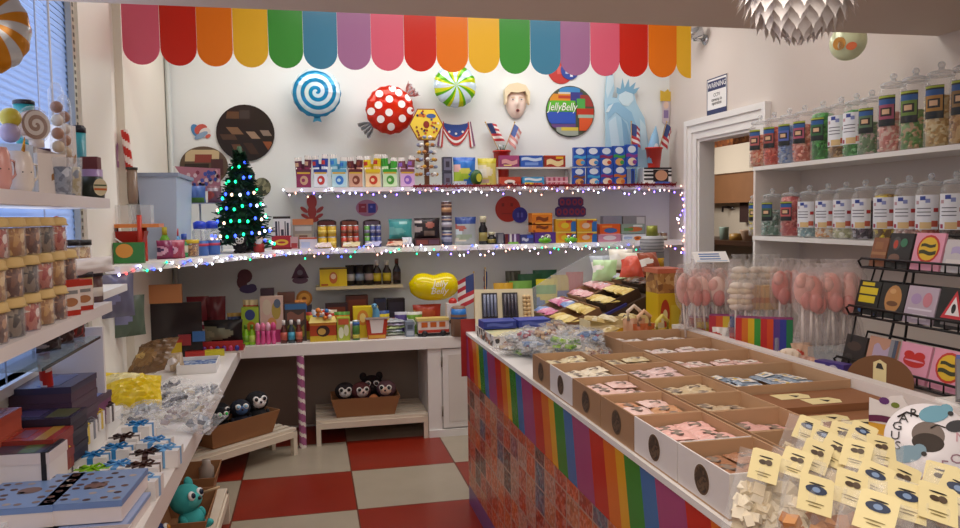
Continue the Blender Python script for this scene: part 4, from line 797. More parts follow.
def plush(name,label,loc,s,body,face,eyes='#111',rot=0,group=None,ears=True,eyew='#f6f4f0',lie=0):
    t=thing(name,label,'soft toy',loc,(lie,0,rot),group)
    mb=MB(); mb.sph((0,0,.35*s),.36*s,mat(body,.9),14,10,(1,.85,.95)); 
    for q in(-1,1): mb.sph((q*.28*s,-.2*s,.12*s),.14*s,mat(body,.9),10,7,(1,1.4,.8)); mb.sph((q*.36*s,-.08*s,.42*s),.12*s,mat(body,.9),10,7,(.8,.9,1.3))
    mb.build('body',t)
    mb=MB(); mb.sph((0,-.05*s,.92*s),.42*s,mat(body,.9),16,12,(1.05,.9,.92)); mb.sph((0,-.24*s,.86*s),.28*s,mat(face,.9),12,8,(1.05,.8,.85)); h=mb.build('head',t)
    for q in(-1,1):
        mb=MB(); mb.sph((q*.16*s,-.40*s,.96*s),.125*s,mat(eyew,.3),12,8,(1,.5,1)); mb.sph((q*.16*s,-.455*s,.96*s),.075*s,mat(eyes,.15),10,7,(1,.5,1)); mb.build('eye',h)
        if ears: mb=MB(); mb.sph((q*.32*s,0,1.26*s),.14*s,mat(body,.9),10,7,(1,.6,1.2)); mb.build('ear',h)
    mb=MB(); mb.sph((0,-.48*s,.84*s),.05*s,mat('#3a2a2a',.4),8,6); mb.build('nose',h)
    return t
x=CS(241,246,4.95); plush('penguin_toy','black penguin soft toy with white face beneath the Christmas tree',(x.x,4.9,Z2+.001),.09,'#1a161a','#efe8e0',ears=False)
x=CS(259,246,4.98); t=thing('gnome_figure','small Santa figure with blue hat beneath the Christmas tree','figurine',(CS(259,246,5.0).x,5.0,Z2+.0005)); mb=MB(); mb.lathe([(.032,0),(.035,.04),(.022,.075)],mat('#b83a34'),14); mb.build('body',t); mb=MB(); mb.sph((0,-.008,.085),.024,mat('#e8c0a0'),12,8); mb.sph((0,-.02,.068),.02,PAPER,10,7,(1.1,.8,1.2)); mb.build('head',t); mb=MB(); mb.lathe([(.028,.095),(.02,.12),(0,.15)],mat('#4a5aa8'),12); mb.build('hat',t)
x=CS(250,250,4.85); mb=MB(); mb.box((-.07,-.03,0),(.07,.03,.11),mat('#1d1c22')); art(mb,.14,.11,-.03,[(.1,.2,.9,.8,'#2c2a34')]); tag(mb.build('dark_carton',None,(CS(250,250,5.12).x,5.2,Z2+.0005)),'plain dark carton behind the penguin under the tree','carton')
# acrylic leaflet shelf above the corner with printed bags
zsh=at(190,203,'y',5.2).z; t=thing('clear_display_shelf','thin clear hanging display tray above the corner shelf','display',(at(198,200,'y',5.2).x,5.2,zsh)); w2=(at(228,203,'y',5.2)-at(170,203,'y',5.2)).x/2
mb=MB(); mb.box((-w2,-.06,-.005),(w2,.1,.0),mat('#8f96b8',.3)); mb.build('tray',t)
for s in(-.72,.0,.72): mb=MB(); mb.tube([(s*w2,.08,0),(s*w2,.08,Z2-zsh)],.006,mat('#c9ccd8',.3)); mb.build('leg',t)
for i,(a,b,tp,c,l,ar) in enumerate(((171,184,178,'#6a7a98','grey-blue pouch with green and red base, left in the hanging tray',[(-.8,.05,.6,.35,'#5a7a34'),(-.2,.15,.8,.45,'#b0423a','e')]),(185,206,186,'#5a7ac0','blue pouch with green meadow picture in the hanging tray',[(-.9,.0,.9,.3,'#5a8a3a'),(-.6,.3,.3,.7,'#a8c0e0','e')]),(207,222,186,'#8a5a6a','mauve pouch with red spot, right in the hanging tray',[(-.5,.2,.5,.7,'#b84a44','e'),(-.8,.7,.8,.85,'#c8b8c8')]))):
    R_(a,b,tp,5.18,zsh,'sweet_pouch',l,'pouch','pouch',.04,c,ar,seed=30+i)
x,w_,h=row(174,221,166,5.26,zsh); mb=MB(); P=[(-w_/2,h),(w_/2,h*.93),(w_/2,h*.35),(-.12*w_,h*.3)]; mb.prism(P[::-1],0,.006,mat('#b8788a',.4)); rnd=random.Random(2)
for k in range(26): u,v=rnd.uniform(-.3,.45),rnd.uniform(.4,.88); mb.ell(u*w_,v*h,.012,.014,-.001,mat(rnd.choice(['#d8a0b0','#8a3a50','#4a5ab0','#e0c8d0'])),8)
mb.prism([(-w_/2,h),(-w_/2+.01,h),(-.11*w_,h*.3),(-.14*w_,h*.3)],-.004,.006,PAPER)
tag(mb.build('header_card',None,(x,5.27,zsh)),'slanted pink printed header card above the hanging tray pouches','card')
# blue plastic tub wall behind (left)
p=at(147,190,'x',XL+.1); t=thing('plastic_tub','pale blue plastic storage tub on the corner shelf by left wall','tub',(XL+.17,4.76,Z2+.0005)); zt=at(147,174,'x',XL+.1).z-Z2
mb=MB(); mb.box((-.1,-.28,0),(.1,.28,zt-.02),mat('#b4c4dc',.35),taper=.02); mb.build('tub_body',t); mb=MB(); mb.box((-.11,-.29,zt-.02),(.11,.29,zt),mat('#8f9cb4',.35)); mb.build('lid',t)
# ------------------------------------------------------------------ worktops
TH=.075
mb=MB(); XE=-.457
mb.slab([(XL,.4),(XE,.4),(XE,YC),(2.2,YC),(2.2,YB),(XL,YB)],ZT-TH,ZT,plaster('white_laminate','#f3eeea','#ebe5e0',4,.35,.02))
tag(mb.build('worktop'),'white L-shaped worktop along the back and left walls','worktop')
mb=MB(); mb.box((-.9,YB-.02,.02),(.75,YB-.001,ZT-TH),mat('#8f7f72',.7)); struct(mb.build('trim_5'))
# cabinet under the right end
t=thing('base_cabinet','white base cabinet with panelled door under the right end of the back worktop','cabinet',(.745,YC+.02,0))
mb=MB(); mb.box((0,.02,.0),(1.0,.5,ZT-TH),WHITE); mb.box((.0,0,0),(.09,.02,ZT-TH),WHITE); mb.box((0,-.012,0),(1.0,.0,.05),WHITE); mb.build('carcass',t)
mb=MB(); mb.box((.1,-.004,.06),(.55,.018,ZT-TH-.01),WHITE); mb.box((.14,-.008,.1),(.51,-.004,ZT-TH-.05),mat('#e4ded6',.5)); d=mb.build('door',t)
for z in (.14,.48):
    mb=MB(); mb.tube([(.095,-.006,z),(.095,-.006,z+.07)],.006,mat('#8a8478',.4,.6),6); mb.build('hinge',d)
# striped pole
t=thing('striped_pole','pink and white candy striped support pole under the back worktop','pole',(-.088,YC+.012,0))
mb=MB(); r=.024; K=44; h=ZT-TH
vs=[];fs={}
n=16
for j in range(K*2+1):
    for k in range(n): a=2*math.pi*k/n; vs.append((r*math.cos(a),r*math.sin(a),h*j/(K*2)))
A=[];B=[]
for j in range(K*2):
    for k in range(n):
        ph=(j/(K*2)*8+k/n*1.0)%1; (A if ph<.66 else B).append((j*n+k,j*n+(k+1)%n,(j+1)*n+(k+1)%n,(j+1)*n+k))
o=len(mb.v); mb.add(vs,A,mat('#a8608c',.4),True); mb.add(vs,B,mat('#f2e9e2',.4),True); mb.build('pole_body',t)
# slatted benches
def bench(label,loc,rot,W,D,H,n=5):
    t=thing('slatted_bench',label,'bench',loc,rot,'slatted wooden benches')
    sd=D/n
    for i in range(n): mb=MB(); mb.box((0,i*sd+.008,H-.018),(W,(i+1)*sd-.014,H),WOODP); mb.build('slat',t)
    mb=MB(); mb.box((0,.0,H-.058),(W,.016,H-.018),WOODP); mb.build('front_rail',t)
    mb=MB(); mb.box((0,D-.03,H-.058),(W,D-.014,H-.018),WOODP); mb.build('back_rail',t)
    for x in (.0,W-.03):
        for y in (.001,D-.05): mb=MB(); mb.box((x,y,0),(x+.03,y+.03,H-.018),WOODP); mb.build('leg',t)
    return t
bench('cream slatted bench with a box of soft toys under the back worktop',(0,YC+.01,0),0,.74,.48,.168)
b0=Vector((-.8,4.36,0)); b1=Vector((-.118,4.985,0)); d=b1-b0
bench('cream slatted bench set at an angle left of the striped pole',b0,math.atan2(d.y,d.x),d.length,.26,.172,4)
bench('cream slatted bench on the floor beneath the left worktop',(-.43,2.45,0),R(90),1.5,.5,.17)
def crate(label,loc,rot,W,D,H,name='cardboard_tray'):
    t=thing(name,label,'box',loc,rot); k=.035; th=.005
    mb=MB()
    def ring(x0,y0,x1,y1,z): return [(x0,y0,z),(x1,y0,z),(x1,y1,z),(x0,y1,z)]
    vs=ring(-W/2+k,-D/2+k,W/2-k,D/2-k,0)+ring(-W/2,-D/2,W/2,D/2,H)+ring(-W/2+th,-D/2+th,W/2-th,D/2-th,H)+ring(-W/2+k+th,-D/2+k+th,W/2-k-th,D/2-k-th,th)
    fs=[(3,2,1,0),(12,13,14,15)]
    for i in range(4):
        j=(i+1)%4; fs+=[(i,j,4+j,4+i),(4+i,4+j,8+j,8+i),(8+i,8+j,12+j,12+i)]
    mb.add(vs,fs,mat('#9a6c46',.85)); mb.build('tray_body',t); return t
px0=at(331,404,'y',5.22).x; px1=at(399,404,'y',5.22).x
crate('brown cardboard tray of soft toys on the straight bench',((px0+px1)/2,5.27,.169),0,px1-px0,.26,.13)
cx=(px0+px1)/2
toys=[(-.13,5.24,'#2a2226','#f2ece6',.0,'black soft toy with a white skull face, left in the straight bench tray'),(-.02,5.22,'#5a2a2c','#e8d0c8',.2,'dark red soft toy with white face, second in the straight bench tray'),(.055,5.3,'#1d1418','#2a1c20',0,'all black soft toy at the back of the straight bench tray'),(.145,5.24,'#6a4a52','#f0c8b0',-.2,'soft toy with peach face, right in the straight bench tray')]
for x,y,c,f,rz,l in toys: plush('soft_toy',l,(cx+x,y+.035,.178),.155 if 'all' not in l else .175,c,f,rot=rz,group='soft toys in tray',lie=R(-12),ears='all' in l)
mb=MB(); mb.sph((0,0,.05),.05,mat('#44507e',.9),12,8,(1.2,.9,.8)); mb.sph((-.02,-.02,.09),.035,mat('#c87a4a',.9),10,7); tag(mb.build('soft_toy',None,(cx+.075,5.215,.182)),'small blue and orange soft toy lying in front in the straight bench tray','soft toy')
# tray on the angled bench
dd=d.normalized(); nn=Vector((-dd.y,dd.x,0)); c0=b0+dd*.56+nn*.14
crate('brown cardboard tray of black beaded-eye toys on the angled bench',(c0.x,c0.y,.173),math.atan2(d.y,d.x),.5,.24,.14)
rnd=random.Random(12); 
for i,(u,v,s,c,f,e) in enumerate(((-.19,.04,.1,'#15151a','#1c1c24','#c03a4a'),(-.12,-.04,.1,'#101014','#182018','#30d860'),(-.05,.05,.12,'#16161c','#d8dce4','#2a2a34'),(.03,-.03,.11,'#1c2030','#4a6a9a','#9ac8e8'),(.1,.04,.11,'#20242c','#3a4a5a','#8ab0d8'),(.16,-.03,.125,'#1a1a1e','#f2f0ee','#1a1a1e'),(.2,.05,.1,'#101014','#2a2a30','#e8e8f0'))):
    s*=1.3; q=c0+dd*u+nn*v; plush('soft_toy',('black toy with red eyes, far left','black toy with green glitter eyes','black toy with pale face at the back','dark blue toy with light blue eyes in front','slate toy with pale blue eyes at the back','black toy with large white face','black toy with silver eyes, far right')[i]+' in the angled bench tray',(q.x,q.y,.19+.03*(i%2)),s,c,f,e,math.atan2(d.y,d.x)-.2+rnd.uniform(-.3,.3),'toys in angled tray',lie=R(-15),ears=False)
# boxes beneath the left worktop
p=at(190,490,'z',.2); crate('brown cardboard tray with turquoise toy beneath the left worktop',(-.56,3.42,.171),R(90),.42,.24,.12)
plush('soft_toy','turquoise round soft toy with big white eyes beneath the left worktop',(-.5,3.33,.2),.16,'#3fb0b0','#58c4c0','#1a2a40',R(60),eyew='#f4f4f4',lie=R(-20))
plush('soft_toy','dark blue soft toy lying at the front of the bench beneath left worktop',(-.56,3.03,.172),.16,'#22366e','#2f6aa0','#c8842a',R(80),lie=R(-25))
mb=MB(); mb.tube([(0,0,0),(.09,-.02,.03)],.006,mat('#d8b890'),6); mb.sph((0,0,.0),.022,SILVER,8,6); tag(mb.build('toy_wand',None,(-.51,3.52,.3)),'silver headed toy wand poking from the tray of the turquoise toy','toy')
crate('shaded brown cardboard tray behind the turquoise toy beneath left worktop',(-.58,3.83,.001 if False else .171),R(90),.28,.24,.14)
mb=MB(); mb.lathe([(.035,0),(.035,.13),(.02,.15),(.02,.17)],mat('#a89a90',.3),14); tag(mb.build('plastic_bottle',None,(-.52,3.86,.178)),'small pale bottle standing in the shaded tray beneath left worktop','bottle')
# ------------------------------------------------------------------ back counter goods
CY=YC+.05
def tree_box(px0,px1,yt,l,col,a,yy=0,cat='box',d=.08,name='sweet_box',dz=0,group=None): return R_(px0,px1,yt,CY+yy,ZT,name,l,cat,'box',d,col,a,group,dz)
# lime bottles 4-pack two tiers, pink lollies
def bottle(label,x,y,z,r,h,c,cc,lab=None,name='drink_bottle',grp=None):
    t=thing(name,label,'bottle',(x,y,z+.0005),0,grp); mb=MB(); mb.lathe([(r*.95,0),(r,.006),(r,h*.55),(r*.45,h*.75),(r*.45,h*.8)],mat(c,.25),14); mb.build('bottle_body',t)
    mb=MB(); mb.lathe([(r*.5,h*.8),(r*.5,h),(0,h)],mat(cc,.35),12); mb.build('cap',t)
    if lab: mb=MB(); mb.lathe([(r*1.02,h*.15),(r*1.02,h*.48)],mat(lab,.4),14); mb.build('bottle_label',t)
    return t
for k in range(3):
    x=at(239.5+k*6.2,340,'y',CY).x; bottle('lime green sweet bottle, %s of three on the back worktop'%('left','middle','right')[k],x,CY+.02,ZT,.021,.13,'#8fc82a','#5a8a20',['#b8d84a','#7aa82a','#c0d860'][k],grp='lime bottles')
tree_box(237,255,308,'lime carton with blue cartoon print behind the lime bottles','#a8c83a',[(.2,.65,.8,.95,'#3a4a8a','e'),(.3,.35,.8,.62,'#d07a2a','e'),(.0,.0,1,.3,'#6a9a2a')],.06)
for k in range(4):
    x=at(258+k*5.2,342,'y',CY).x; t=thing('push_pop',('pink push pop, %s of four beside the lime bottles'%('first','second','third','fourth')[k]),'sweet',(x,CY+.015,ZT+.0005),0,'pink push pops'); mb=MB(); mb.lathe([(.014,0),(.017,.02),(.012,.06),(.016,.09)],mat('#e05a96',.3),12); mb.build('holder',t); mb=MB(); mb.lathe([(.017,.09),(.018,.12),(.008,.14),(0,.142)],mat(['#f0a0c0','#e87aa0','#f2b8cc','#d84a86'][k],.3),12); mb.build('cap',t)
tree_box(256,280,297,'pale pink and yellow display card behind the pink push pops','#d8b8a8',[(.1,.6,.5,.95,'#d8c8b0','e'),(.5,.5,.9,.9,'#b8a04a','e'),(.3,.3,.7,.55,'#d89a5a','e'),(.0,.0,1,.28,'#c83a7a'),(.6,.75,.9,.95,'#5a6a80','e')],.07,'display card')
tree_box(257,271,289,'dark arched carton topped with a silver badge behind the pink display','#3a2430',[(.2,.35,.8,.65,'#c8ccd8','e')],.16)
for k in range(3):
    x=at(284+k*7.6,342,'y',CY).x; bottle('cola style sweet bottle, %s of three on the back worktop'%('left','middle','right')[k],x,CY+.02,ZT,.022,.15,['#5a2a24','#35444a','#6a3028'][k],'#e2dcd8',['#c05a4a','#3f9ab8','#c86a50'][k],grp='cola bottles')
tree_box(281,303,304,'dark brown carton with green squiggle behind the cola bottles','#4a3a34',[(.1,.1,.9,.4,'#8a8a3a','w'),(.1,.55,.9,.75,'#8a5a4a','w'),(.0,.85,1,1,'#3a6a9a')],.07)
tree_box(274,292,293,'flat brown carton propped at the back above the cola bottles','#6a4234',[(.1,.3,.9,.7,'#8a5a44')],.18)
x=at(304,296,'y',CY+.2).x; z=at(304,300,'y',CY+.2).z; t=thing('candy_tin','round orange tin standing on edge at the back of the worktop','tin',(x,CY+.3,ZT+.0005)); mb=MB(); hh=z-ZT; mb.ell(0,hh,.055,.055,-.02,mat('#a8681a',.4),20,th=.03); mb.ell(0,hh,.04,.04,-.0215,mat('#d89a3a',.4),18); mb.ell(0,hh,.015,.015,-.022,mat('#8a4a1a'),10); mb.build('tin_body',t); mb=MB(); mb.box((-.05,-.015,0),(.05,.03,hh-.045),mat('#4a4a5a')); mb.build('stand',t)
# candy house
x,w_,h=row(306,333,323,CY,ZT); t=thing('candy_house','orange sweet house box with striped sweets piled on top','display',(x,CY+.05,ZT+.0005))
mb=MB(); mb.box((-w_/2,-.04,0),(w_/2,.05,h),mat('#b0401c',.4)); art(mb,w_,h,-.04,[(0,0,1,.3,'#c8a82a'),(.25,.25,.75,.85,'#3a2018','e'),(.3,.35,.6,.7,'#c8a050','e'),(.0,.85,1,1,'#d88a2a')]); mb.build('house_body',t)
mb=MB(); mb.add([(-w_/2-.006,-.05,h),(w_/2+.006,-.05,h),(w_/2+.006,.055,h),(-w_/2-.006,.055,h),(-w_/2+.01,0,h+.035),(w_/2-.01,0,h+.035)],[(0,1,5,4),(2,3,4,5),(1,2,5),(3,0,4),(3,2,1,0)],mat('#dcc46a',.4)); mb.build('roof',t)
rnd=random.Random(3)
for k in range(16): mb=MB(); mb.sph((rnd.uniform(-.06,.06),rnd.uniform(-.04,.0),h+.03+rnd.uniform(0,.055)),.014,mat(rnd.choice(['#c83a2a','#e8e0dc','#3a7ab8','#d87a2a']),.3),8,6); mb.build('sweet',t)
x=at(318,300,'y',CY+.1).x; pouch('striped_bag','blue and white striped sweet bag behind the orange sweet house','bag',.09,.04,.2,(x,CY+.12,ZT+.001),R(8),'#c8ccd8',[(-1,.15,1,.3,'#3a7ab8'),(-1,.45,1,.55,'#c85a50'),(-1,.7,1,.82,'#3a7ab8')],seed=41)
tree_box(333.5,347,318,'lime and cream packet carton right of the sweet house','#a8b43a',[(.1,.1,.5,.6,'#e2e4c8','e'),(.5,.2,.9,.7,'#d8d8b8','e'),(.1,.7,.9,.95,'#c8603a')],.0)
x,w_,h=row(349,357,322,CY,ZT); can('green_tube','green and brown tube in front of the yellow carton',  'tube',x,CY+.02,ZT,.024,h,'#4a7a34',[(.1,.3,'#c8b84a'),(.8,.98,'#3a6ab0')])
tree_box(350,376,307,'tall yellow carton with orange cartoon print behind the green tube','#e0c41e',[(.15,.4,.6,.9,'#d8882a','e'),(.25,.5,.5,.8,'#efd27a','e'),(.6,.1,.95,.6,'#e8d24a')],.08)
# popcorn box with blue toy
x,w_,h=row(363,385,320,CY,ZT); t=thing('popcorn_box','red and white flared popcorn box holding a blue dinosaur toy','box',(x,CY+.05,ZT+.0005)); mb=MB()
mb.add([(-w_*.4,-.035,0),(w_*.4,-.035,0),(w_*.4,.035,0),(-w_*.4,.035,0),(-w_*.5,-.045,h),(w_*.5,-.045,h),(w_*.5,.045,h),(-w_*.5,.045,h)],[(3,2,1,0),(0,1,5,4),(1,2,6,5),(2,3,7,6),(3,0,4,7)],mat('#b83a22',.45)); mb.build('box_body',t)
mb=MB(); mb.add([(-w_*.25,-.0385,h*.3),(w_*.25,-.0385,h*.3),(w_*.33,-.0462,h),(-w_*.33,-.0462,h)],[(0,1,2,3)],mat('#e6dedb')); mb.add([(-w_*.38,-.0362,h*.02),(w_*.38,-.0362,h*.02),(w_*.4,-.038,h*.2),(-w_*.4,-.038,h*.2)],[(0,1,2,3)],mat('#d8a03a')); mb.build('front_print',t)
mb=MB(); mb.add([(-w_*.48,-.04,h),(w_*.48,-.04,h),(w_*.6,-.07,h+.02),(-w_*.6,-.07,h+.02)],[(0,1,2,3)],mat('#e8e2e0')); mb.build('flap',t)
t=thing('dinosaur_toy','blue dinosaur toy standing in the popcorn box','toy',(x,CY+.05,ZT+.02)); mb=MB(); mb.tube([(0,.02,0),(0,.01,h*.7),(.0,0,h+.03),(-.01,-.01,h+.065)],[.03,.028,.022,.016],mat('#5a9ac0',.4),12); mb.sph((-.012,-.022,h+.07),.02,mat('#6aa8cc',.4),10,7,(1,1.4,.9)); mb.build('body',t)
for s in (-1,1): mb=MB(); mb.sph((-.012+s*.01,-.045,h+.077),.005,BLACK,6,5); mb.build('eye',t)
for k in range(5): 
    x=at(396,340,'y',CY).x; pouch('striped_bag',('green and white','blue edged','pale lime','violet edged','grey')[k]+' flat sweet bag in the pile right of the popcorn box','bag',.14,.022,.1,(x+(.01,-.015,.02,.0,.01)[k],CY+.1,ZT+.012+k*.021),(R(-84),0,R((4,-8,12,-3,6)[k])),('#d8e2d0','#c8d0dc','#c8d8a0','#c0b8d0','#b8bcc0')[k],[(-1,.2,1,.32,('#6ab04a','#4a6ac0','#9ac03a','#7a4a9a','#8a8a90')[k]),(-1,.6,1,.7,('#6ab04a','#4a6ac0','#9ac03a','#7a4a9a','#8a8a90')[k])],'flat striped bags',seed=50+k)
for i,(a,b,tp,c,l,yy) in enumerate(((372,384,299,'#2a2f4a','navy carton standing at the back under the small shelf',.3),(385,403,299,'#2a2024','black framed carton standing at the back under the small shelf',.3),(343,366,296,'#5a2a20','dark brown carton at the back behind the yellow carton',.33),(322,345,304,'#3a2428','dark maroon carton at the back behind the lime packet',.25))):
    tree_box(a,b,tp,l,c,[(.1,.1,.9,.9,'#3a3440' if i<2 else '#7a3a24')],yy)
tree_box(403,412,322,'silver-blue foil packet stack beside the toy van','#7a8494',[(.1,.1,.9,.4,'#a8b0bc'),(.2,.5,.8,.8,'#4a5464')],.03)
# toy van dispenser
x,w_,h=row(416,447,318.5,CY,ZT); t=thing('toy_van','white and red toy bus with yellow roof on the back worktop','toy',(x,CY+.05,ZT+.0005)); 
mb=MB(); mb.box((-w_/2,-.04,.02),(w_/2,.04,h*.85),mat('#e8d8d0',.35)); mb.rect(-w_/2,h*.2,w_/2,h*.36,-.0405,mat('#c23a2a')); mb.build('van_body',t)
mb=MB(); mb.box((-w_/2-.01,-.045,h*.85),(w_/2,.045,h),mat('#e0c878',.4)); mb.build('roof',t)
for k in range(3): mb=MB(); mb.box((-w_*.4+k*w_*.29,-.0425,h*.5),(-w_*.4+k*w_*.29+w_*.2,-.0402,h*.78),mat('#c8642a',.3)); mb.build('window',t)
for s in(-1,1): mb=MB(); mb.T=Matrix.Translation((s*w_*.3,-.045,.02))@Matrix.Rotation(R(90),4,'X'); mb.lathe([(.02,0),(.02,.012),(0,.012)],BLACK,14); mb.build('wheel',t)
mb=MB(); mb.box((-w_*.5,-.048,.008),(w_*.52,.045,.022),BLACK); mb.build('chassis',t)
pouch('fruit_bag','red bag with yellow jelly sweets behind the toy bus','bag',.2,.06,.14,(x-.02,CY+.18,ZT+.06),0,'#b83a24',[(-.6,.1,.2,.8,'#dca85a','e'),(.0,.3,.8,.8,'#c85a34','e'),(-.3,.3,.1,.6,'#e8cc8a','e')],seed=60)
mb=MB(); mb.box((-.1,-.04,0),(.1,.04,.055),mat('#8a2a20')); tag(mb.build('low_stand',None,(x-.02,CY+.18,ZT+.0005)),'low red stand under the bag behind the toy bus','stand')
x,w_,h=row(445.5,459,304,CY+.02,ZT); t=thing('jelly_bean_tower','white jelly bean dispenser with red top and orange oval badge','dispenser',(x,CY+.07,ZT+.0005)); mb=MB(); mb.box((-w_/2,-.035,0),(w_/2,.035,h),mat('#ece6e2',.35)); art(mb,w_,h,-.035,[(.25,.68,.8,.92,'#c8682a','e'),(.15,.35,.5,.5,'#4a3a30','e'),(.5,.3,.85,.48,'#8a8a84','e'),(.3,.1,.7,.25,'#c05030','e')]); mb.build('tower_body',t); mb=MB(); mb.sph((0,0,h+.01),.03,mat('#c02a22',.3),12,8,(1,1,.9)); mb.build('top',t)
# jelly bean balloon
c=at(434,286,'y',5.35); a=at(459,286,'y',5.35); t=thing('bean_balloon','big yellow jelly bean shaped balloon below the lower back shelf','balloon',c); rx=a.x-c.x; rz=(at(434,272.5,'y',5.35).z-at(434,300,'y',5.35).z)/2
mb=MB(); pts=[];rs=[]
for k in range(15): u=-1+k/7; pts.append((u*rx*.995,0,.012*u*u*2-.0-(.012 if abs(u)<.5 else 0)*math.cos(u*math.pi))); rs.append(max(.002,rz*(1-abs(u)**3.2)**.5*(1-.07*math.exp(-(u/.3)**2))))
mb.tube(pts,rs,mat('#e6cf00',.12),28); mb.build('foil_body',t)
mb=MB(); 
P=[(-.005,-.05),(.05,-.005),(.05,.02),(.03,.06),(-.005,.03),(-.03,.0),(-.03,-.02)]; 
mb.build('logo_base',t) if False else None
text('Jelly',.062,PAPER,t,(.025,-rz*.985,.022),(R(80),0,R(0)),shear=.3); text('Belly',.062,PAPER,t,(.02,-rz*.985,-.028),(R(97),0,0),shear=.3)
mb=MB(); mb.tube([(0,.0,-rz*.9),(0,.02,-(c.z-ZT)+.001)],.003,PAPER,6); mb.build('stick',t)
# flags and bottle right of it
q=at(470,300,'y',5.3); b=Vector((q.x+.03,5.3,ZT+.101)); flag('hand_flag','larger stars and stripes flag hanging beside the yellow bean balloon',b,R(170),at(475,272,'y',5.3).z-b.z,.15,.2)
b=Vector((at(486,330,'y',5.36).x,5.36,ZT+.101)); flag('hand_flag','furled dark flag on a stick right of the bean balloon flag',b,R(80),at(486,268,'y',5.36).z-b.z,.09,.22,faded=False)
p=at(486,308,'y',5.0); 
# bags behind the acrylic bin, on the back worktop
bg=[(493,511,283,'#d8a82a','yellow bag with pink picture, leftmost behind the clear bin',.2,[(-.4,.2,.6,.7,'#d89a90','e')]),(509,530,281,'#7ab04a','green and cream bag behind the clear bin',.22,[(-.6,.2,.7,.7,'#d0d0a0','e'),(-.3,.3,.2,.6,'#c07a6a','e')]),(505,519,271,'#4a4a3a','dark olive bag standing at the back above the green ones',.36,[(-.4,.4,.4,.8,'#8a8a6a','e')]),(518,540,274,'#2a6a3a','dark green bag at the back behind the clear bin',.34,[(-1,.8,1,1,'#1f5a34')]),(533,555,270,'#1f6a44','deep green peaked bag at the back behind the clear bin',.38,[(-1,.3,1,.5,'#5aa83a')]),(536,556,279,'#e0d22a','bright yellow bag with blue print behind the clear bin',.2,[(-.5,.2,.5,.6,'#4a7ab0','e'),(-.9,.7,.9,.9,'#5aa82a')]),(551,570,275,'#d8c02a','yellow topped blue bag behind the clear bin',.28,[(-1,.0,1,.7,'#3a5aa0'),(-.5,.1,.3,.5,'#c8c8d0','e')]),(566,582,272,'#cc3a22','red topped blue bag, rightmost behind the clear bin',.28,[(-1,.0,1,.6,'#2f4a90'),(-.5,.2,.5,.6,'#d8b84a','e')])]
for i,(a,b_,tp,c,l,yy,ar) in enumerate(bg):
    x,w_,h=row(a,b_,tp,CY+yy,ZT); pouch('sweet_bag',l,'bag',w_*1.1,.05,h,(x,CY+yy,ZT+.001),0,c,ar,'bags behind the clear bin',seed=70+i)
R_(500,526,293,CY+.1,ZT,'sweet_bag','red bag lying low in front of the yellow bag behind the clear bin','bag','pouch',.05,'#a8403a',[(-.7,.5,.7,.95,'#c8706a','e')],seed=80)
x=at(484,314,'y',4.75).x
# small shelf goods
zs=ZS; Ysm=5.47
x,w_,h=row(317.5,345,268.5,Ysm,zs); pbox('noodle_carton','yellow display carton with orange picture on the short cream shelf','carton',w_,.1,h,(x,Ysm+.06,zs+.0005),0,'#e0bf14',[(.35,.15,.65,.8,'#c86a2a','e'),(.4,.4,.6,.7,'#e8c8a0','e'),(.0,.95,1,1,'#2a1a18'),(.7,.0,1,.95,'#e8c81e'),(.05,.05,.3,.15,'#b85a1a')])
for k in range(3):
    x=at(351+k*9.5,286,'y',Ysm).x; can('glass_jar',('first','second','third')[k]+' dark lidded jar with pale label on the short cream shelf','jar',x,Ysm+.06,zs,.033,.135,'#2a2422',[(.25,.6,('#b8b4b0','#8a9aa8','#b09a94')[k])],lid='#3a3030',group='dark jars on the short shelf')
for k in range(2):
    x=at(378+k*10,286,'y',Ysm).x; bottle(('left','right')[k]+' white capped sauce bottle with yellow label on the short cream shelf',x,Ysm+.06,zs,.03,.17,'#3a2a1c','#e8e2da','#d8c02a',name='sauce_bottle')
x=at(398,286,'y',Ysm).x; bottle('all dark bottle with red cap at the right end of the short cream shelf',x,Ysm+.06,zs,.028,.18,'#221a1a','#5a2a22','#4a3a34',name='sauce_bottle')
# left corner on the worktop: trays and bags
p=at(222,333,'y',4.95); t=thing('display_tray','red display tray of wrapped sweets on the worktop in the left corner','tray',(p.x,4.98,ZT+.0005)); mb=MB(); mb.box((-.13,-.08,0),(.13,.08,.012),mat('#d8ccc4')); mb.box((-.125,-.075,.012),(.125,-.07,.075),mat('#b02024',.35)); mb.box((-.125,-.07,.012),(.125,.07,.03),mat('#8a1c22')); mb.build('tray_body',t)
for k in range(6): mb=MB(); mb.sph((-.1+k*.038,-.082,.03),.014,mat(['#6a2a8a','#c03a6a','#3a3a9a'][k%3],.3),8,6,(1,.6,1.3)); mb.build('sweet',t)
pouch('sweet_bag','black bag with clear window of greenish sweets behind the red tray','bag',.24,.07,.15,(p.x,5.03,ZT+.04),R(-6),'#1c1a1c',[(-.75,.15,.8,.75,'#8a8a72','e'),(-.3,.25,.3,.6,'#b0a888','e'),(-.7,.3,-.2,.6,'#5a6a4a','e')],seed=90)
for i,(px_,py,c,l) in enumerate(((197,300,'#8a2a34','maroon bow topped bag at the back of the left corner'),(214,300,'#7a3038','dark red crinkled bag at the back of the left corner'))):
    p=at(px_,py,'y',5.35); pouch('gift_bag',l,'bag',.14,.06,p.z-ZT+.02,(p.x,5.38,ZT+.001),0,c,[(-.5,.2,.5,.6,'#5a2028','e')],seed=95+i)

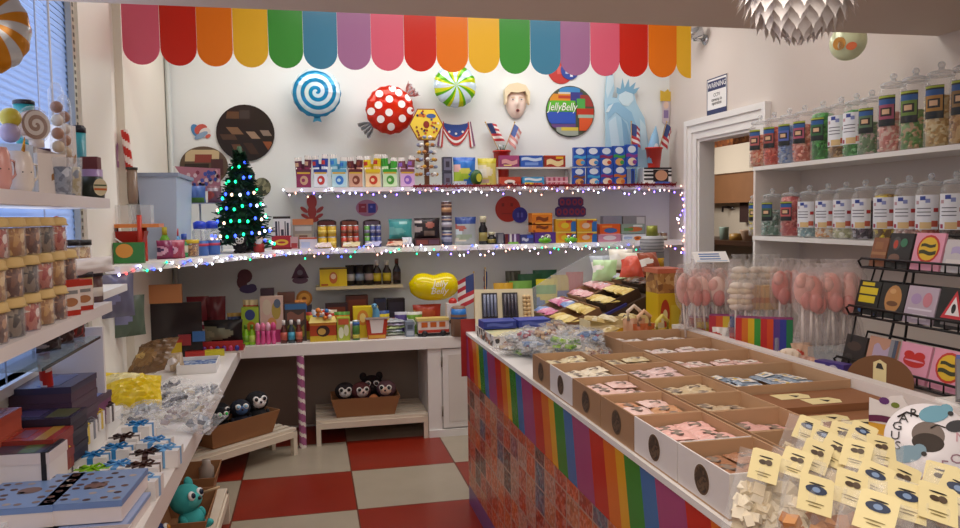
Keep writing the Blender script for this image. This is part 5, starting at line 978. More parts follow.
# second rank on the back worktop: small bright packets filling the gaps
fl=[(247,300,.15,'#c8503a','brick red packet with pale star behind the lime carton','#e8d0a0'),(268,307,.13,'#e8a0c0','pale pink packet with white oval behind the push pops','#f4e4ea'),(296,300,.2,'#3a6aa8','mid blue packet with orange patch behind the cola bottles','#d88a3a'),(310,312,.12,'#d8c83a','lemon packet with red patch peeping over the sweet house','#b83a2a'),(326,310,.2,'#c8342a','bright red packet with cream patch behind the sweet house','#e8d8b8'),(339,312,.12,'#d87a2a','orange packet with green patch behind the lime and cream carton','#5a9a3a'),(345,322,.06,'#e8b8a8','peach packet with white patch right of the lime packet','#f4ece4'),(379,311,.13,'#e8d23a','yellow packet with blue patch behind the popcorn box','#3a5a9a'),(391,318,.2,'#b8c4d0','pale blue packet with red patch behind the flat bag pile','#a83a34'),(400,312,.16,'#5a4a8a','violet packet with silver patch behind the flat bag pile','#c8c8d4'),(412,312,.14,'#7aa83a','leaf green packet with white patch left of the toy bus','#e8ece0'),(231,313,.18,'#4a5a8a','slate blue packet with gold patch behind the black sweet bag','#c8a04a'),(204,322,.1,'#a83a5a','raspberry packet with white patch left of the black sweet bag','#ecd8dc')]
for i,(px_,tp,yy,c,l,c2) in enumerate(fl):
    x,w_,h=row(px_-8,px_+8,tp,CY+yy,ZT); pouch('sweet_packet',l,'packet',w_,.035,h,(x,CY+yy,ZT+.001),R(-8+5*(i%4)),c,[(-.55,.3,.55,.72,c2,'e'),(-1,.88,1,1,c2)],'small packets on the back worktop',seed=1000+i)
# ------------------------------------------------------------------ left shelving
XSF=-.70
zU=at(60,194,'x',XSF).z; yE=at(110,201,'x',XSF).y; zL=at(110,302,'x',XSF).z; yE2=at(112,303,'x',XSF).y
def lshelf(nm,label,z,y1,th=.035):
    mb=MB(); mb.box((XL+.03,.9,z-th),(XSF,y1,z),plaster(nm+'_paint','#efe8e6','#e8e0de',4,.4)); return tag(mb.build(nm),label,'shelf')
lshelf('upper_side_shelf','white upper shelf on the left wall holding mugs and tumblers',zU,yE)
lshelf('lower_side_shelf','white lower shelf on the left wall holding rows of gold topped jars',zL,yE2)
XG=-.80
def gy(px,py=190,X=XG): return at(px,py,'x',X).y
def gz(px,py,X=XG): return at(px,py,'x',X).z
def side(px0,px1,pyt,X=XG):
    c=at((px0+px1)/2,190,'x',X); dep=(c-CPOS).dot(FWD); return c.y,(px1-px0)/FPX*dep,gz((px0+px1)/2,pyt,X)
# mugs and co on the upper side shelf ; local front faces +X/-Y
FR=R(52)
def on(z): return z+.0006
def mug(label,px0,px1,pyt,X,col,horn=None,grp=None):
    y,d,zt=side(px0,px1,pyt,X); r=d*.6; h=max(.06,zt-zU); t=thing('novelty_mug',label,'mug',(X,y,on(zU)),FR,grp)
    mb=MB(); mb.lathe([(r*.7,0),(r*.95,h*.2),(r,h*.5),(r*.9,h*.85),(r*.72,h),(r*.66,h),(r*.8,h*.8),(0,h*.3)],mat(col,.25),24); mb.build('cup',t)
    mb=MB(); mb.tube([(r*.9,0,h*.75),(r*1.35,0,h*.7),(r*1.4,0,h*.4),(r*.95,0,h*.25)],r*.1,mat(col,.25),8); mb.build('handle',t)
    if horn: mb=MB(); mb.tube([(0,-r*.6,h*.95),(0,-r*.75,h*1.12),(0,-r*.9,h*1.32)],[r*.14,r*.1,.001],mat('#d8a040',.25,.8),10); mb.build('horn',t)
    for s in (-1,1): mb=MB(); mb.sph((s*r*.3,-r*.95,h*.5),r*.05,BLACK,6,5); mb.build('eye',t)
    return t
mug('pink round animal mug at the left end of the upper side shelf',-14,9,148,-.78,'#e8a89c')
mug('cream unicorn mug with a gold horn on the upper side shelf',7,31,152,-.80,'#efe2d2',True)
y,d,zt=side(28,37,149,-.9); pbox('mug_box','plum coloured mug carton behind the unicorn mug','box',.08,.06,zt-zU,(-.89,y,on(zU)),FR,'#5a3552')
y,d,zt=side(36,59,155,-.80); pbox('mug_box','white gift carton with a gold squiggle beside the unicorn mug','box',.095,.09,zt-zU,(-.81,y,on(zU)),FR,'#efe4da',[(.45,.35,.9,.5,'#a8743a','w'),(.6,.3,.75,.6,'#8a5a2a','e')])
p=(-.81,y,zt); t=thing('swirl_lollipop','large white and brown swirl lollipop standing above the white gift carton','lollipop',(-.83,y+.0,zt+.001),FR); zs_=gz(41,128,-.83)-zt; mb=MB(); mb.tube([(0,0,0),(0,0,zs_)],.006,PAPER,8); mb.build('stick',t)
mb=MB(); mb.T=Matrix.Translation((0,0,0)); 
vs=[];
mb.ell(0,0,.047,.047,-.012,swirl('brown_white_spiral','#efe6dc','#a88a78',1,250),28,th=.024); mb.build('candy_disc',t,(0,0,zs_)); mb=MB(); mb.sph((0,0,zs_),.057,CELLO,14,10,(1,.4,1.05)); mb.build('wrapper',t)
for (nz,nm) in ((.35,'ribbon'),): mb=MB(); mb.tube([(0,-.01,zs_*nz-.01),(0,-.01,zs_*nz+.012)],.022,mat('#d8c8be',.5),10); mb.build(nm,t)
def tumbler(label,px0,px1,pyt,X,z0,c1,c2,lid='#23222c'):
    y,d,zt=side(px0,px1,pyt,X); r=d*.5*.95; h=zt-z0; t=thing('travel_tumbler',label,'tumbler',(X,y,on(z0)),0); m=mat(c1,.3)
    mm,nt,b=newmat('ombre_'+c1[1:],.3); o,s=coords(nt); nt.links.new(mixc(nt,math_(nt,'DIVIDE',s[2],h,True),lin(c2),lin(c1)),b.inputs['Base Color'])
    mb=MB(); mb.lathe([(r*.86,0),(r,h*.9)],mm,22); mb.build('cup',t); mb=MB(); mb.lathe([(r*1.04,h*.9),(r*1.04,h*.97),(r*.8,h),(0,h)],mat(lid,.35),22); mb.build('lid',t); return t
y0_=gy(27,120,-.9); mb=MB(); mb.box((-.93,gy(14,130,-.88),0),(-.83,gy(46,130,-.88),gz(27,150,-.88)-zU),mat('#c8b8b4',.5)); tag(mb.build('stack_carton',None,(0,0,on(zU))),'pale carton at the back of the upper side shelf lifting the big tumbler','carton')
tumbler('big turquoise tumbler with black lid standing highest on the upper side shelf',18,38,102,-.88,gz(27,150,-.88)+.002,'#2f9aa0','#3aa0a8')
tumbler('turquoise to slate tumbler with black lid at the middle of the upper side shelf',72,88,127,-.82,zU,'#3aa8b0','#4a6a98')
y,d,zt=side(4,20,104,-.9); mb=MB(); mb.sph((0,0,0),.03,mat('#c8b43a',.3),14,10); mb.sph((0,-.01,-.045),.03,mat('#b0a0b8',.3),12,8); tag(mb.build('plush_ball',None,(-.79,gy(10,120,-.79),gz(10,122,-.79))),'yellow and lilac ball charm above the pink mug, left','toy'); charm=bpy.context.scene.objects['plush_ball']
mb=MB(); mb.box((-.045,-.04,0),(.045,.04,gz(10,137,-.79)-zU-.002),mat('#b8c4d4',.3)); mb.ell(0,.05,.03,.03,-.041,mat('#a04a6a'),14); tag(mb.build('bead_bag',None,(-.86,gy(12,150,-.86),on(zU))),'blue-grey carton of beads behind the pink mug','carton')
charm.location=(-.86,gy(12,150,-.86),gz(10,137,-.79)+.078)
y,d,zt=side(60,72,127,-.84); pbox('mug_box','tall white carton with gold script left of the middle tumbler','box',.07,.07,zt-zU,(-.85,y,on(zU)),FR,'#f2ebe6',[(.5,.5,.95,.6,'#b07a3a','w')])
for i,(px_,top) in enumerate(((57,84),(64,96))):
    X=-.80; y=gy(px_,120,X); z1=gz(px_,top,X); t=thing('candy_tube',('tall clear wrapped candy tube before the blind','shorter clear wrapped candy tube before the blind')[i],'sweet',(X,y,on(zU)),0,'wrapped candy tubes'); hh=z1-zU
    mb=MB(); mb.lathe([(.024,0),(.024,hh*.93),(.01,hh)],CELLO,14); mb.build('wrapper',t); mb=MB(); 
    for k in range(7): mb.sph((0,0,hh*(.1+k*.115)),.02,mat(['#b07a5a','#e8ddd0','#9a6a50','#d8c0a0'][k%4],.35),10,7)
    mb.build('sweets',t)
for i,px_ in enumerate((61,71)):
    y=gy(px_,175,-.76); zt=gz(px_,158,-.76); h=zt-zU; t=thing('clear_tumbler',('clear glass of silver sweets, left','clear glass of yellowish sweets, right')[i]+' of two at the front of the upper side shelf','glass',(-.76,y,on(zU)),0,'clear glasses'); mb=MB(); mb.lathe([(.03,0),(.036,h),(.034,h),(.028,.004)],CLEAR,18); mb.build('glass_body',t); mb=MB(); mb.lathe([(.027,.004),(.032,h*.75),(0,h*.78)],noisy('silver_mix' if i==0 else 'yellow_mix',['#9aa4b4','#d8dce4','#6a7488'] if i==0 else ['#c8b88a','#8a94a4','#e0d8c0'],70),14); stuff(mb.build('sweets',t))
y,d,zt=side(84,100,170,-.77); h=zt-zU; t=thing('lilac_jar','lilac banded jar with square maroon stopper on the upper side shelf','jar',(-.77,y,on(zU))); mb=MB(); mb.lathe([(.038,0),(.038,h)],mat('#a88ab8',.3),18); mb.build('jar_body',t); mb=MB(); mb.lathe([(.0385,h*.25),(.0385,h*.4)],PAPER,18); mb.lathe([(.0385,h*.55),(.0385,h*.65)],PAPER,18); mb.build('bands',t); mb=MB(); mb.box((-.028,-.028,h),(.028,.028,h+.045),mat('#6a2a2e')); mb.build('stopper',t)
y,d,zt=side(100,112,182,-.76); t=thing('retro_jar','black and cream retro jar with orange stripes at the end of the upper side shelf','jar',(-.745,yE-.055,on(zU)),FR); h=.075; mb=MB(); mb.lathe([(.04,0),(.043,h*.5),(.036,h)],mat('#26302a',.3),20); mb.build('jar_body',t); mb=MB(); mb.ell(0,h*.5,.028,.03,-.0445,mat('#d8cca8'),16); mb.rect(-.025,h*.35,.025,h*.45,-.045,mat('#c8642a')); mb.rect(-.025,h*.55,.025,h*.62,-.045,mat('#4a5a3a')); mb.build('jar_label',t)
t=thing('glass_jar','round clear glass jar with lid behind the retro jar','jar',(-.86,yE-.06,on(zU))); h=.13; mb=MB(); mb.lathe([(.045,0),(.055,.02),(.055,h*.7),(.04,h*.82),(.04,h*.9)],FROST,20); mb.build('jar_body',t); mb=MB(); mb.lathe([(.044,h*.9),(.044,h),(.01,h+.008),(.012,h+.025),(0,h+.028)],FROST,20); mb.build('lid',t)
# candy canes leaning in a pot near the wall panel
y=at(130,180,'x',-.86).y
def stripe_stick(mb,pts,r,c1,c2,nst,n=10):
    K=len(pts); 
    o=MB(); o.tube(pts,r,mat(c1),n); A=[];B=[]
    for i in range(K-1):
        for k in range(n): ((A if ((i/nst+k/n)%1)<.55 else B)).append((i*n+k,i*n+(k+1)%n,(i+1)*n+(k+1)%n,(i+1)*n+k))
    mb.add(o.v,A,mat(c1,.3),True); mb.add(o.v,B,mat(c2,.3),True)
PX=-.905; PZ=at(133,204,'x',PX).z; pc=at(133,200,'x',PX); t=thing('cane_pot','brown glass pot on a stand holding a giant red and white candy cane','pot',(pc.x,pc.y,PZ)); 
z1=at(129,131,'x',PX).z-PZ; zb_=at(133,170,'x',PX).z-PZ
mb=MB(); mb.lathe([(.022,0),(.026,.03),(.026,zb_),(.022,zb_)],mat('#8a7464',.2),16); mb.build('pot_body',t); mb=MB(); mb.lathe([(.026,zb_),(.03,zb_),(.03,zb_+.012),(.026,zb_+.012)],mat('#2e2a28',.3),16); mb.build('rim',t)
mb=MB(); mb.lathe([(.045,Z2-PZ+.0005),(.045,Z2-PZ+.02),(.012,Z2-PZ+.03),(.012,-.01),(.04,-.001),(0,-.0)],FROST,14); mb.build('stand',t)
t=thing('candy_cane','giant red and white striped candy cane rising from the brown pot','sweet',(pc.x,pc.y,PZ+.005)); mb=MB(); stripe_stick(mb,[(0-.02*k/40,.02-.05*k/40,.01+(z1-.01)*k/40) for k in range(41)],.019,'#c82a1e','#f2e2da',9); mb.build('cane_body',t)
# jars on the lower side shelf: gold cloth topped, three tiers
hz_=(zU-.035-zL)/3
gold=mat('#d8b878',.7); 
cont=[noisy('brown_mix',['#7a4a34','#b8845a','#e0c8a8','#5a3024'],60),noisy('caramel_mix',['#c89a5a','#e0bf86','#a87440'],60),noisy('red_striped_mix',['#a83a34','#e8d8d0','#7a2a2a','#c87a6a'],60),noisy('dark_mix',['#3a302c','#5a4a44','#8a7a6a'],60)]
def gjar(label,x,y,z,r,h,k,grp):
    t=thing('gift_jar',label,'jar',(x,y,on(z)),0,grp); mb=MB(); mb.lathe([(r*.95,0),(r,.004),(r,h*.72),(r*.9,h*.78)],CLEAR,14); mb.build('jar_body',t)
    mb=MB(); mb.lathe([(r*.93,.003),(r*.93,h*.7),(0,h*.71)],cont[k%4],14); stuff(mb.build('sweets',t))
    mb=MB(); mb.lathe([(r*1.12,h*.74),(r*1.02,h*.8),(r*1.0,h*.93),(r*.85,h*.985),(0,h*.985)],gold,14); mb.build('cloth_lid',t); return t
for tier in range(3):
    ncol=6 if tier<2 else 5
    for c in range(ncol):
        for rw in range(1):
            y=2.03+c*.115+.03*(tier==2); x=-.76
            gjar('gold cloth topped gift jar, %s from left, %s tier of lower side shelf'%(('first','second','third','fourth','fifth','sixth')[c],('bottom','middle','top')[tier]),x,y,zL+tier*(hz_-.003)*.93,.052,hz_*.92,(c*3+tier*5)%4,'gold topped gift jars')
mb=MB(); mb.box((XL+.031,yE2+.005,zL-.03),(-.82,3.78,zL),WHITE); tag(mb.build('wall_ledge'),'narrow white ledge by the window beyond the lower side shelf','shelf')
# boxed cocoa + white wrapped bunch
for i,px_ in enumerate((60,74,86,96)):
    y=gy(px_,300,-.75); zt=gz(px_,278 if i<2 else 270,-.75); h=(zt-zL)*.95
    if i<2: pbox('cocoa_carton',('red edged white cocoa carton, left','red and white cocoa carton with a brown bean, right')[i]+' on the lower side shelf','carton',.085,.07,h,(-.75,y,on(zL)),FR,'#b8301e',[(.22,.15,1,.8,'#e8dcd4'),(.35,.25,.9,.5,'#b07850','e'),(.3,.6,.9,.7,'#8a8a8a')],rough=.4)
    else: t=thing('tall_jar',('tan banded tall jar, left','striped dark tall jar, right')[i-2]+' beside the cocoa cartons','jar',(-.76,y,on(zL))); mb=MB(); mb.lathe([(.034,0),(.034,h*.85)],mat(('#c8a86a','#5a3a34')[i-2],.3),16); mb.build('jar_body',t); mb=MB(); mb.lathe([(.0345,h*.2),(.0345,h*.5)],mat('#d8cec0'),16); mb.build('jar_label',t); mb=MB(); mb.lathe([(.036,h*.85),(.036,h),(0,h)],mat('#2a2424',.4),16); mb.build('lid',t)
y0_=gy(54,275,-.78); y1_=gy(88,275,-.78); z0_=gz(70,278,-.75)
pouch('wrapped_bundle','white crumpled cellophane bundle lying on the cocoa cartons','bundle',(y1_-y0_),.05,.055,(-.75,(y0_+y1_)/2,zL+(gz(67,278,-.75)-zL)*.95+.003),(R(-10),0,R(70)),'#e9e2de',[(-.8,.3,.8,.5,'#f5f2f0')],seed=33)
for i,px_ in enumerate((72,84)):
    y=gy(px_,250,-.88); zt=gz(px_,240,-.88); h=zt-zL; t=thing('black_lid_jar',('tall jar of amber sweets with black lid, left','tall jar of amber sweets with black lid, right')[i]+' behind the cocoa cartons','jar',(-.90,y,on(zL)),0,'black lidded jars'); mb=MB(); mb.lathe([(.045,0),(.045,h*.9)],CLEAR,18); mb.build('jar_body',t); mb=MB(); mb.lathe([(.042,.004),(.042,h*.86),(0,h*.87)],cont[1],16); stuff(mb.build('sweets',t)); mb=MB(); mb.lathe([(.048,h*.9),(.048,h),(0,h)],BLACK,18); mb.build('lid',t)
y=gy(57,250,-.82); t=thing('candy_baton','slate tube with red cap standing before the blind','sweet',(-.9,gy(58,250,-.9),on(zL))); h=gz(58,216,-.9)-zL; mb=MB(); mb.lathe([(.02,0),(.024,h*.5),(.03,h*.75),(.02,h*.8)],mat('#4a5468',.35),14); mb.build('tube_body',t); mb=MB(); mb.lathe([(.018,h*.8),(.016,h*.98),(0,h)],mat('#a83a34',.35),12); mb.build('cap',t)
# glass shelf below with gift bags, white board behind
zg=at(70,353,'x',-.70).z; ya_,yb_=gy(42,353,-.70),gy(101,352,-.70)
t=thing('glass_shelf','clear glass shelf hanging beneath the lower side shelf','shelf',(0,0,0)); mb=MB(); mb.box((XL+.06,ya_,zg-.008),(-.70,yb_,zg),film('green_glass','#9fb8c0',.3,.05)); mb.build('glass_pane',t)
mb=MB(); mb.box((-.702,ya_,zg-.008),(-.699,yb_,zg),mat('#20303a',.2)); mb.build('dark_edge',t)
for y in (ya_+.02,yb_-.02): mb=MB(); mb.tube([(-.9,y,zg),(-.9,y,zL-.036)],.005,SILVER,6); mb.build('hanger',t)
for i,(px_,c) in enumerate(((52,'#3a2a2a'),(66,'#4a2a24'),(82,'#5a3a34'),(96,'#8a2a20'),(104,'#a82a1e'))):
    y=min(gy(px_,340,-.76),yb_-.04); hh=(zL-.04-zg)*(.75+.05*(i%3)); pouch('gift_pouch',('dark brown','chocolate brown','taupe brown','brick red','bright red')[i]+' ribboned pouch on the hanging glass shelf','pouch',.085,.05,hh,(-.77,y,zg+.001),R(55),c,[(-.5,.3,.3,.6,'#b8a49a' if i<3 else '#d8a89c','e'),(-1,.72,1,.78,'#c8b8b0')],'pouches on the glass shelf',seed=100+i)
mb=MB(); ybd=yE+.03; mb.box((XL,yE+.06,ZT),(-.76,yE+.08,zg-.005),plaster('white_board','#efe8e4','#e6dedA'.lower(),3)); struct(mb.build('trim_6'))
p=at(42,350,'x',-.86); t=thing('candy_cane','red and white candy striped stick leaning beneath the glass shelf','sweet',(-.86,p.y,ZT)); mb=MB(); stripe_stick(mb,[(0,.0+.09*k/30,(zg-ZT)*1.0*(1-k/30)) for k in range(31)][::-1],.02,'#c82a1e','#f0ded8',7); mb.build('stick_body',t)
# ------------------------------------------------------------------ left worktop goods
# raised white step
XST=-.765; ZST=ZT+.065
mb=MB(); mb.box((XL+.002,1.7,ZT+.0005),(XST,3.36,ZST),WHITE); tag(mb.build('display_step'),'long white raised step along the wall side of the left worktop','riser')
def lay(name,label,cat,px,py,z,w,d,h,rot,col,topcol=None,a=(),group=None,rim=None,topart=()):
    """box standing on height z, its top centre seen near the pixel"""
    p=at(px,py,'z',z+h); t=thing(name,label,cat,(p.x,p.y,z+.0006),rot,group)
    mb=MB(); mb.box((-w/2,-d/2,0),(w/2,d/2,h*.72),mat(col,.5)); mb.build('base',t)
    mb=MB(); mb.box((-w/2-.002,-d/2-.002,h*.72),(w/2+.002,d/2+.002,h),mat(rim or col,.4)); 
    if topcol: mb.add([(-w/2,-d/2,h+.0005),(w/2,-d/2,h+.0005),(w/2,d/2,h+.0005),(-w/2,d/2,h+.0005)],[(0,1,2,3)],mat(topcol,.3))
    for q in topart:
        x0,x1=(q[0]-.5)*w,(q[2]-.5)*w; y0,y1=(q[1]-.5)*d,(q[3]-.5)*d; zz=h+.001
        if len(q)>5: mb.add([((x0+x1)/2+(x1-x0)/2*math.cos(k*.5236),(y0+y1)/2+(y1-y0)/2*math.sin(k*.5236),zz) for k in range(12)],[tuple(range(12))],mat(q[4],.4))
        else: mb.add([(x0,y0,zz),(x1,y0,zz),(x1,y1,zz),(x0,y1,zz)],[(0,1,2,3)],mat(q[4],.4))
    mb.build('lid',t); return t
rnd=random.Random(21)
def choc(): 
    L=[]
    for i in range(6):
        for j in range(6):
            if rnd.random()<.7: cx,cy=.1+.16*i+rnd.uniform(-.03,.03),.1+.16*j+rnd.uniform(-.03,.03); L.append((cx-.05,cy-.035,cx+.05,cy+.035,rnd.choice(['#5a3a30','#6e4a3c','#8a7468','#4a2e28','#b8a89c']),'e'))
    L.append((.35,.4,.65,.6,'#7a5a50','e')); return L
# blue truffle boxes
for i,(px_,py,nm) in enumerate(((96,486,'right'),(30,491,'left'))):
    lay('chocolate_box','pale blue lidded photo print chocolate box, %s of the pair on the left worktop'%nm,'chocolate box',px_,py,ZT+.042,.2,.26,.055,R(-3),'#ede2de','#7f9cc8',group='blue chocolate boxes',rim='#7390c4',topart=choc())
for i,(px_,py,nm) in enumerate(((102,518,'right'),(34,524,'left'))):
    lay('chocolate_box','bottom lilac edged chocolate box below the pale blue pair, %s'%nm,'chocolate box',px_-4,py-6,ZT,.2,.26,.038,R(-3),'#e6dcd8','#9fb0d8',group='bottom chocolate boxes',rim='#8ea8d8')
lay('chocolate_box','white edged chocolate box with photo print at the bottom left corner of the photo','chocolate box',72,545,ZT+.03,.2,.2,.05,R(-3),'#f0e6e2','#b8a8a4',rim='#f0e8e4',topart=choc())
mb=MB(); mb.box((-.08,-.05,0),(.08,.05,.028),mat('#e8dcd8')); p=at(72,545,'z',ZT+.03); tag(mb.build('low_carton',None,(p.x,p.y,ZT+.0006)),'low pale carton under the bottom left photo print box','carton')
# stacks on the step: dark boxes
def stack(x,y,ztop,w,d,n,col,top,rim,label,under,ta):
    hh=(ztop-ZST-.0006)/n
    for k in range(n):
        last=k==n-1; t=thing('chocolate_box',label if last else under%('bottom','second','third','fourth')[k],'chocolate box',(x,y,ZST+.0006+k*hh),R(-4),'stacked boxes on the step')
        mb=MB(); mb.box((-w/2,-d/2,0),(w/2,d/2,hh*.6),mat(col,.5)); mb.build('base',t)
        mb=MB(); mb.box((-w/2-.002,-d/2-.002,hh*.6),(w/2+.002,d/2+.002,hh-.0005),mat(rim if last else col,.4))
        if last:
            mb.add([(-w/2,-d/2,hh),(w/2,-d/2,hh),(w/2,d/2,hh),(-w/2,d/2,hh)],[(0,1,2,3)],mat(top,.25))
            for q in ta: x0,x1,y0,y1=(q[0]-.5)*w,(q[2]-.5)*w,(q[1]-.5)*d,(q[3]-.5)*d; mb.add([(x0,y0,hh+.0006),(x1,y0,hh+.0006),(x1,y1,hh+.0006),(x0,y1,hh+.0006)],[(0,1,2,3)],mat(q[4],.3))
        mb.build('lid',t)
stack(-.865,2.86,.96,.19,.24,4,'#52384a','#4a4866','#3c3550','dark indigo chocolate box topping the tallest stack on the step','%s box up in the tall stack under the indigo box',[(.4,.1,.75,.9,'#5a648c')])
stack(-.86,3.06,.862,.2,.17,2,'#7a4068','#5a3450','#4a2f48','plum chocolate box with blue right edge at the far end of the step','%s box under the plum one at the far end of the step',[(.7,.1,.95,.9,'#6f84c4'),(.1,.2,.5,.8,'#4a2e44')])
stack(-.835,2.655,.895,.2,.14,3,'#2a2230','#3a3048','#2f2638','near black chocolate box with olive corner on the step','%s box in the stack under the near black box',[(.6,.1,.95,.9,'#5a5a34'),(.1,.2,.5,.8,'#4a3a5a')])
stack(-.92,2.495,.94,.085,.15,3,'#c05a44','#8f3a34','#b8503a','brick red chocolate box on the step against the wall','%s box in the stack under the brick red box',[(.2,.2,.7,.8,'#6a3438')])
stack(-.805,2.50,.872,.135,.15,2,'#8f3830','#a83c30','#963428','scarlet chocolate box with golden stripe on the step','%s box in the stack under the scarlet box',[(.6,.0,.85,1,'#b8862e'),(.1,.2,.4,.8,'#8a3a44')])
def ribbon_box(label,px,py,z,w,d,h,rot,rib,band2=None,grp='ribboned white boxes'):
    p=at(px,py,'z',z+h); t=thing('ribbon_box',label,'gift box',(p.x,p.y,z+.0006),rot,grp)
    mb=MB(); mb.box((-w/2,-d/2,0),(w/2,d/2,h),mat('#f1ece8',.45)); mb.build('carton',t)
    m=mat(rib,.3); mb=MB(); b=.009; mb.box((-b,-d/2-.001,0),(b,d/2+.001,h+.0012),m); mb.box((-w/2-.001,-b,0),(w/2+.001,b,h+.001),m); mb.build('ribbon',t)
    mb=MB()
    for s in(-1,1): mb.tube([(0,0,h+.003),(s*.02,s*.006,h+.013),(s*.032,s*.004,h+.008),(s*.02,-s*.004,h+.003),(0,0,h+.003)],.004,m,6); mb.tube([(0,0,h+.004),(s*.015,-.02,h+.004),(s*.028,-.03,h+.002)],.003,m,5)
    mb.sph((0,0,h+.006),.007,m,8,6); mb.build('bow',t); return t
BL,BK,GR='#2f86c4','#3a211c','#8fc81e'
rb=[(139,424,BL,'bright blue bow, farthest of the loose white boxes'),(124,437,BK,'dark brown bow behind the bright blue group'),(155,440,'#5aa0dc','light blue bow at the right of the second row'),(117,447,BL,'blue bow in the middle left of the loose white boxes'),(146,453,BK,'dark brown bow in the middle of the loose white boxes'),(165,448,'#7ab4e4','pale blue bow, rightmost of the loose white boxes'),(93,455,BL,'deep blue bow at the left by the step'),(119,464,'#5aa0dc','sky blue bow before the blue chocolate boxes'),(143,465,'#4a2a20','brown bow at the right near the worktop edge'),(92,469,GR,'lime green bow just behind the blue chocolate boxes'),(142,478,'#8abce8','thin pale blue bow nearest the worktop edge')]
for i,(px_,py,c,l) in enumerate(rb): ribbon_box('small white gift box with '+l,px_,py,ZT,.098,.088,.056,R((-6,4,-10,-4,6,-3,2,-8,4,0,-5)[i]),c)
pr=[(104,403,'#3a2420','dark ribbon, farthest on the step',.06),(93,410,'#e0c03a','yellow ribbon behind the scarlet box on the step',.06),(79,424,'#e6c83c','bright yellow ribbon on the step',.06),(85,419,'#8a8a92','grey ribbon on the step',.06),(66,437,'#2f1d1b','black ribbon beside the green topped box',.06),(58,447,'#e8c43a','golden yellow ribbon nearest on the step',.06)]
for i,(px_,py,c,l,h) in enumerate(pr): ribbon_box('upright white gift box with '+l,px_,py+3,ZST,.06,.06,h,R(-5),c,grp='ribboned boxes on the step')
t=lay('chocolate_box','big white chocolate box with dark green and brown lid and black ribbon on the step','chocolate box',22,448,ZST+.0,.19,.13,.11,R(-4),'#efe4e0','#3c3430',rim='#e8dad6',topart=[(.55,.05,.8,.95,'#5a6a34'),(.05,.1,.45,.9,'#4a3a44')])
mb=MB(); mb.box((.075,-.068,.0),(.088,.068,.1125),BLACK); mb.build('ribbon',t)
lay('chocolate_box','pinkish flat chocolate box at the left edge before the white stacked one','chocolate box',4,466,ZST-.064,.14,.14,.05,R(-4),'#e0a8a8','#7a5a80',rim='#c87a84')
# cellophane heap
def cello(label,p,w,h,d,rot,sweets,grp,seed=0,f=None,name='cellophane_bag'):
    t=thing(name,label,'bag',p,rot,grp); pouch_mb(w,d,h,'#fff',seed=seed,m0=f or CELLO,cr=.006).build('film',t)
    rnd=random.Random(seed); mb=MB()
    for k in range(16): u,v=rnd.uniform(-.33,.33),rnd.uniform(.15,.75); q=min(w,h)*.085; mb.T=Matrix.Translation((u*w,rnd.uniform(-.12,.12)*d,v*h))@Matrix.Rotation(rnd.uniform(0,3),4,'Y')@Matrix.Rotation(rnd.uniform(0,1),4,'X'); mb.box((-q*1.5,-q*.5,-q*.7),(q*1.5,q*.5,q*.7),mat(rnd.choice(sweets),.25),taper=q*.2)
    stuff(mb.build('sweets',t)); return t
rnd=random.Random(31); hp=[(130,405),(150,402),(172,400),(190,404),(140,415),(160,414),(182,416),(198,412),(205,398),(148,424),(120,418),(176,426),(192,428),(165,392)]
for i,(px_,py) in enumerate(hp):
    p=at(px_,py,'z',ZT+.03); nm=['silver foil','smoky','clear','pearly'][i%4]
    cello('%s cellophane sweet bag in the heap on the left worktop'%nm,(p.x,p.y,ZT+.012+.016*(i%3)),.15,.13,.04,(R(-80+rnd.uniform(-8,12)),R(rnd.uniform(-10,10)),rnd.uniform(-.9,.9)),[['#b8bcc0','#d8dade','#8a8e96'],['#4a4a54','#6a6a74','#8a8a90'],['#d8d4cc','#c8b8a0','#8a94a0'],['#e8e4e0','#cfcac4','#b8a8a8']][i%4],'%s bags in the heap'%nm,200+i,name='cellophane_bag')
p=at(134,402,'z',ZT+.06); pouch('yellow_pouch','yellow crinkled foil pouch tipped onto the cellophane heap','pouch',.23,.1,.2,(p.x,p.y,ZT+.035),(R(-55),R(10),R(18)),'#e6c61a',[(-.6,.6,.6,.9,'#efe0a0','e')],seed=8,cr=.008)
p=at(146,372,'z',ZT+.06); pouch('brown_pouch','large golden brown pouch lying behind the yellow one','pouch',.24,.1,.22,(p.x,p.y-.05,ZT+.06),(R(-50),R(-12),R(-28)),'#6f5030',[(-.9,.6,.0,.95,'#5a4a6a'),(-.2,.1,.8,.6,'#8f6c40','e'),(.2,.3,.5,.5,'#c8a868','e')],seed=9,cr=.009)
# flat tray with blue contents, papers, corner bits
p=at(199,364,'z',ZT+.03); t=thing('white_tray','white open tray of blue sweets on the left worktop near the corner','tray',(p.x,p.y,ZT+.0006),R(2)); mb=MB(); 
for a,b in (((-.1,-.13,0),(.1,.13,.006)),((-.1,-.13,.006),(-.094,.13,.05)),((.094,-.13,.006),(.1,.13,.05)),((-.094,-.13,.006),(.094,-.124,.05)),((-.094,.124,.006),(.094,.13,.05))): mb.box(a,b,WHITE)
mb.build('tray_body',t); mb=MB(); mb.box((-.092,-.122,.007),(.092,.122,.03),noisy('blue_sweets',['#5a7ab0','#8aa0c8','#c8d0dc','#3f5a94'],60)); stuff(mb.build('sweets',t))
p=at(204,349,'z',ZT+.05); t=thing('ticket_packet','red and yellow long packet lying beyond the white tray','packet',(p.x,p.y+.04,ZT+.0006),R(5)); mb=MB(); mb.box((-.11,-.025,0),(0,.025,.035),mat('#b8302a',.35)); mb.box((0,-.025,0),(.11,.025,.035),mat('#d0c42a',.35)); mb.build('packet_body',t)
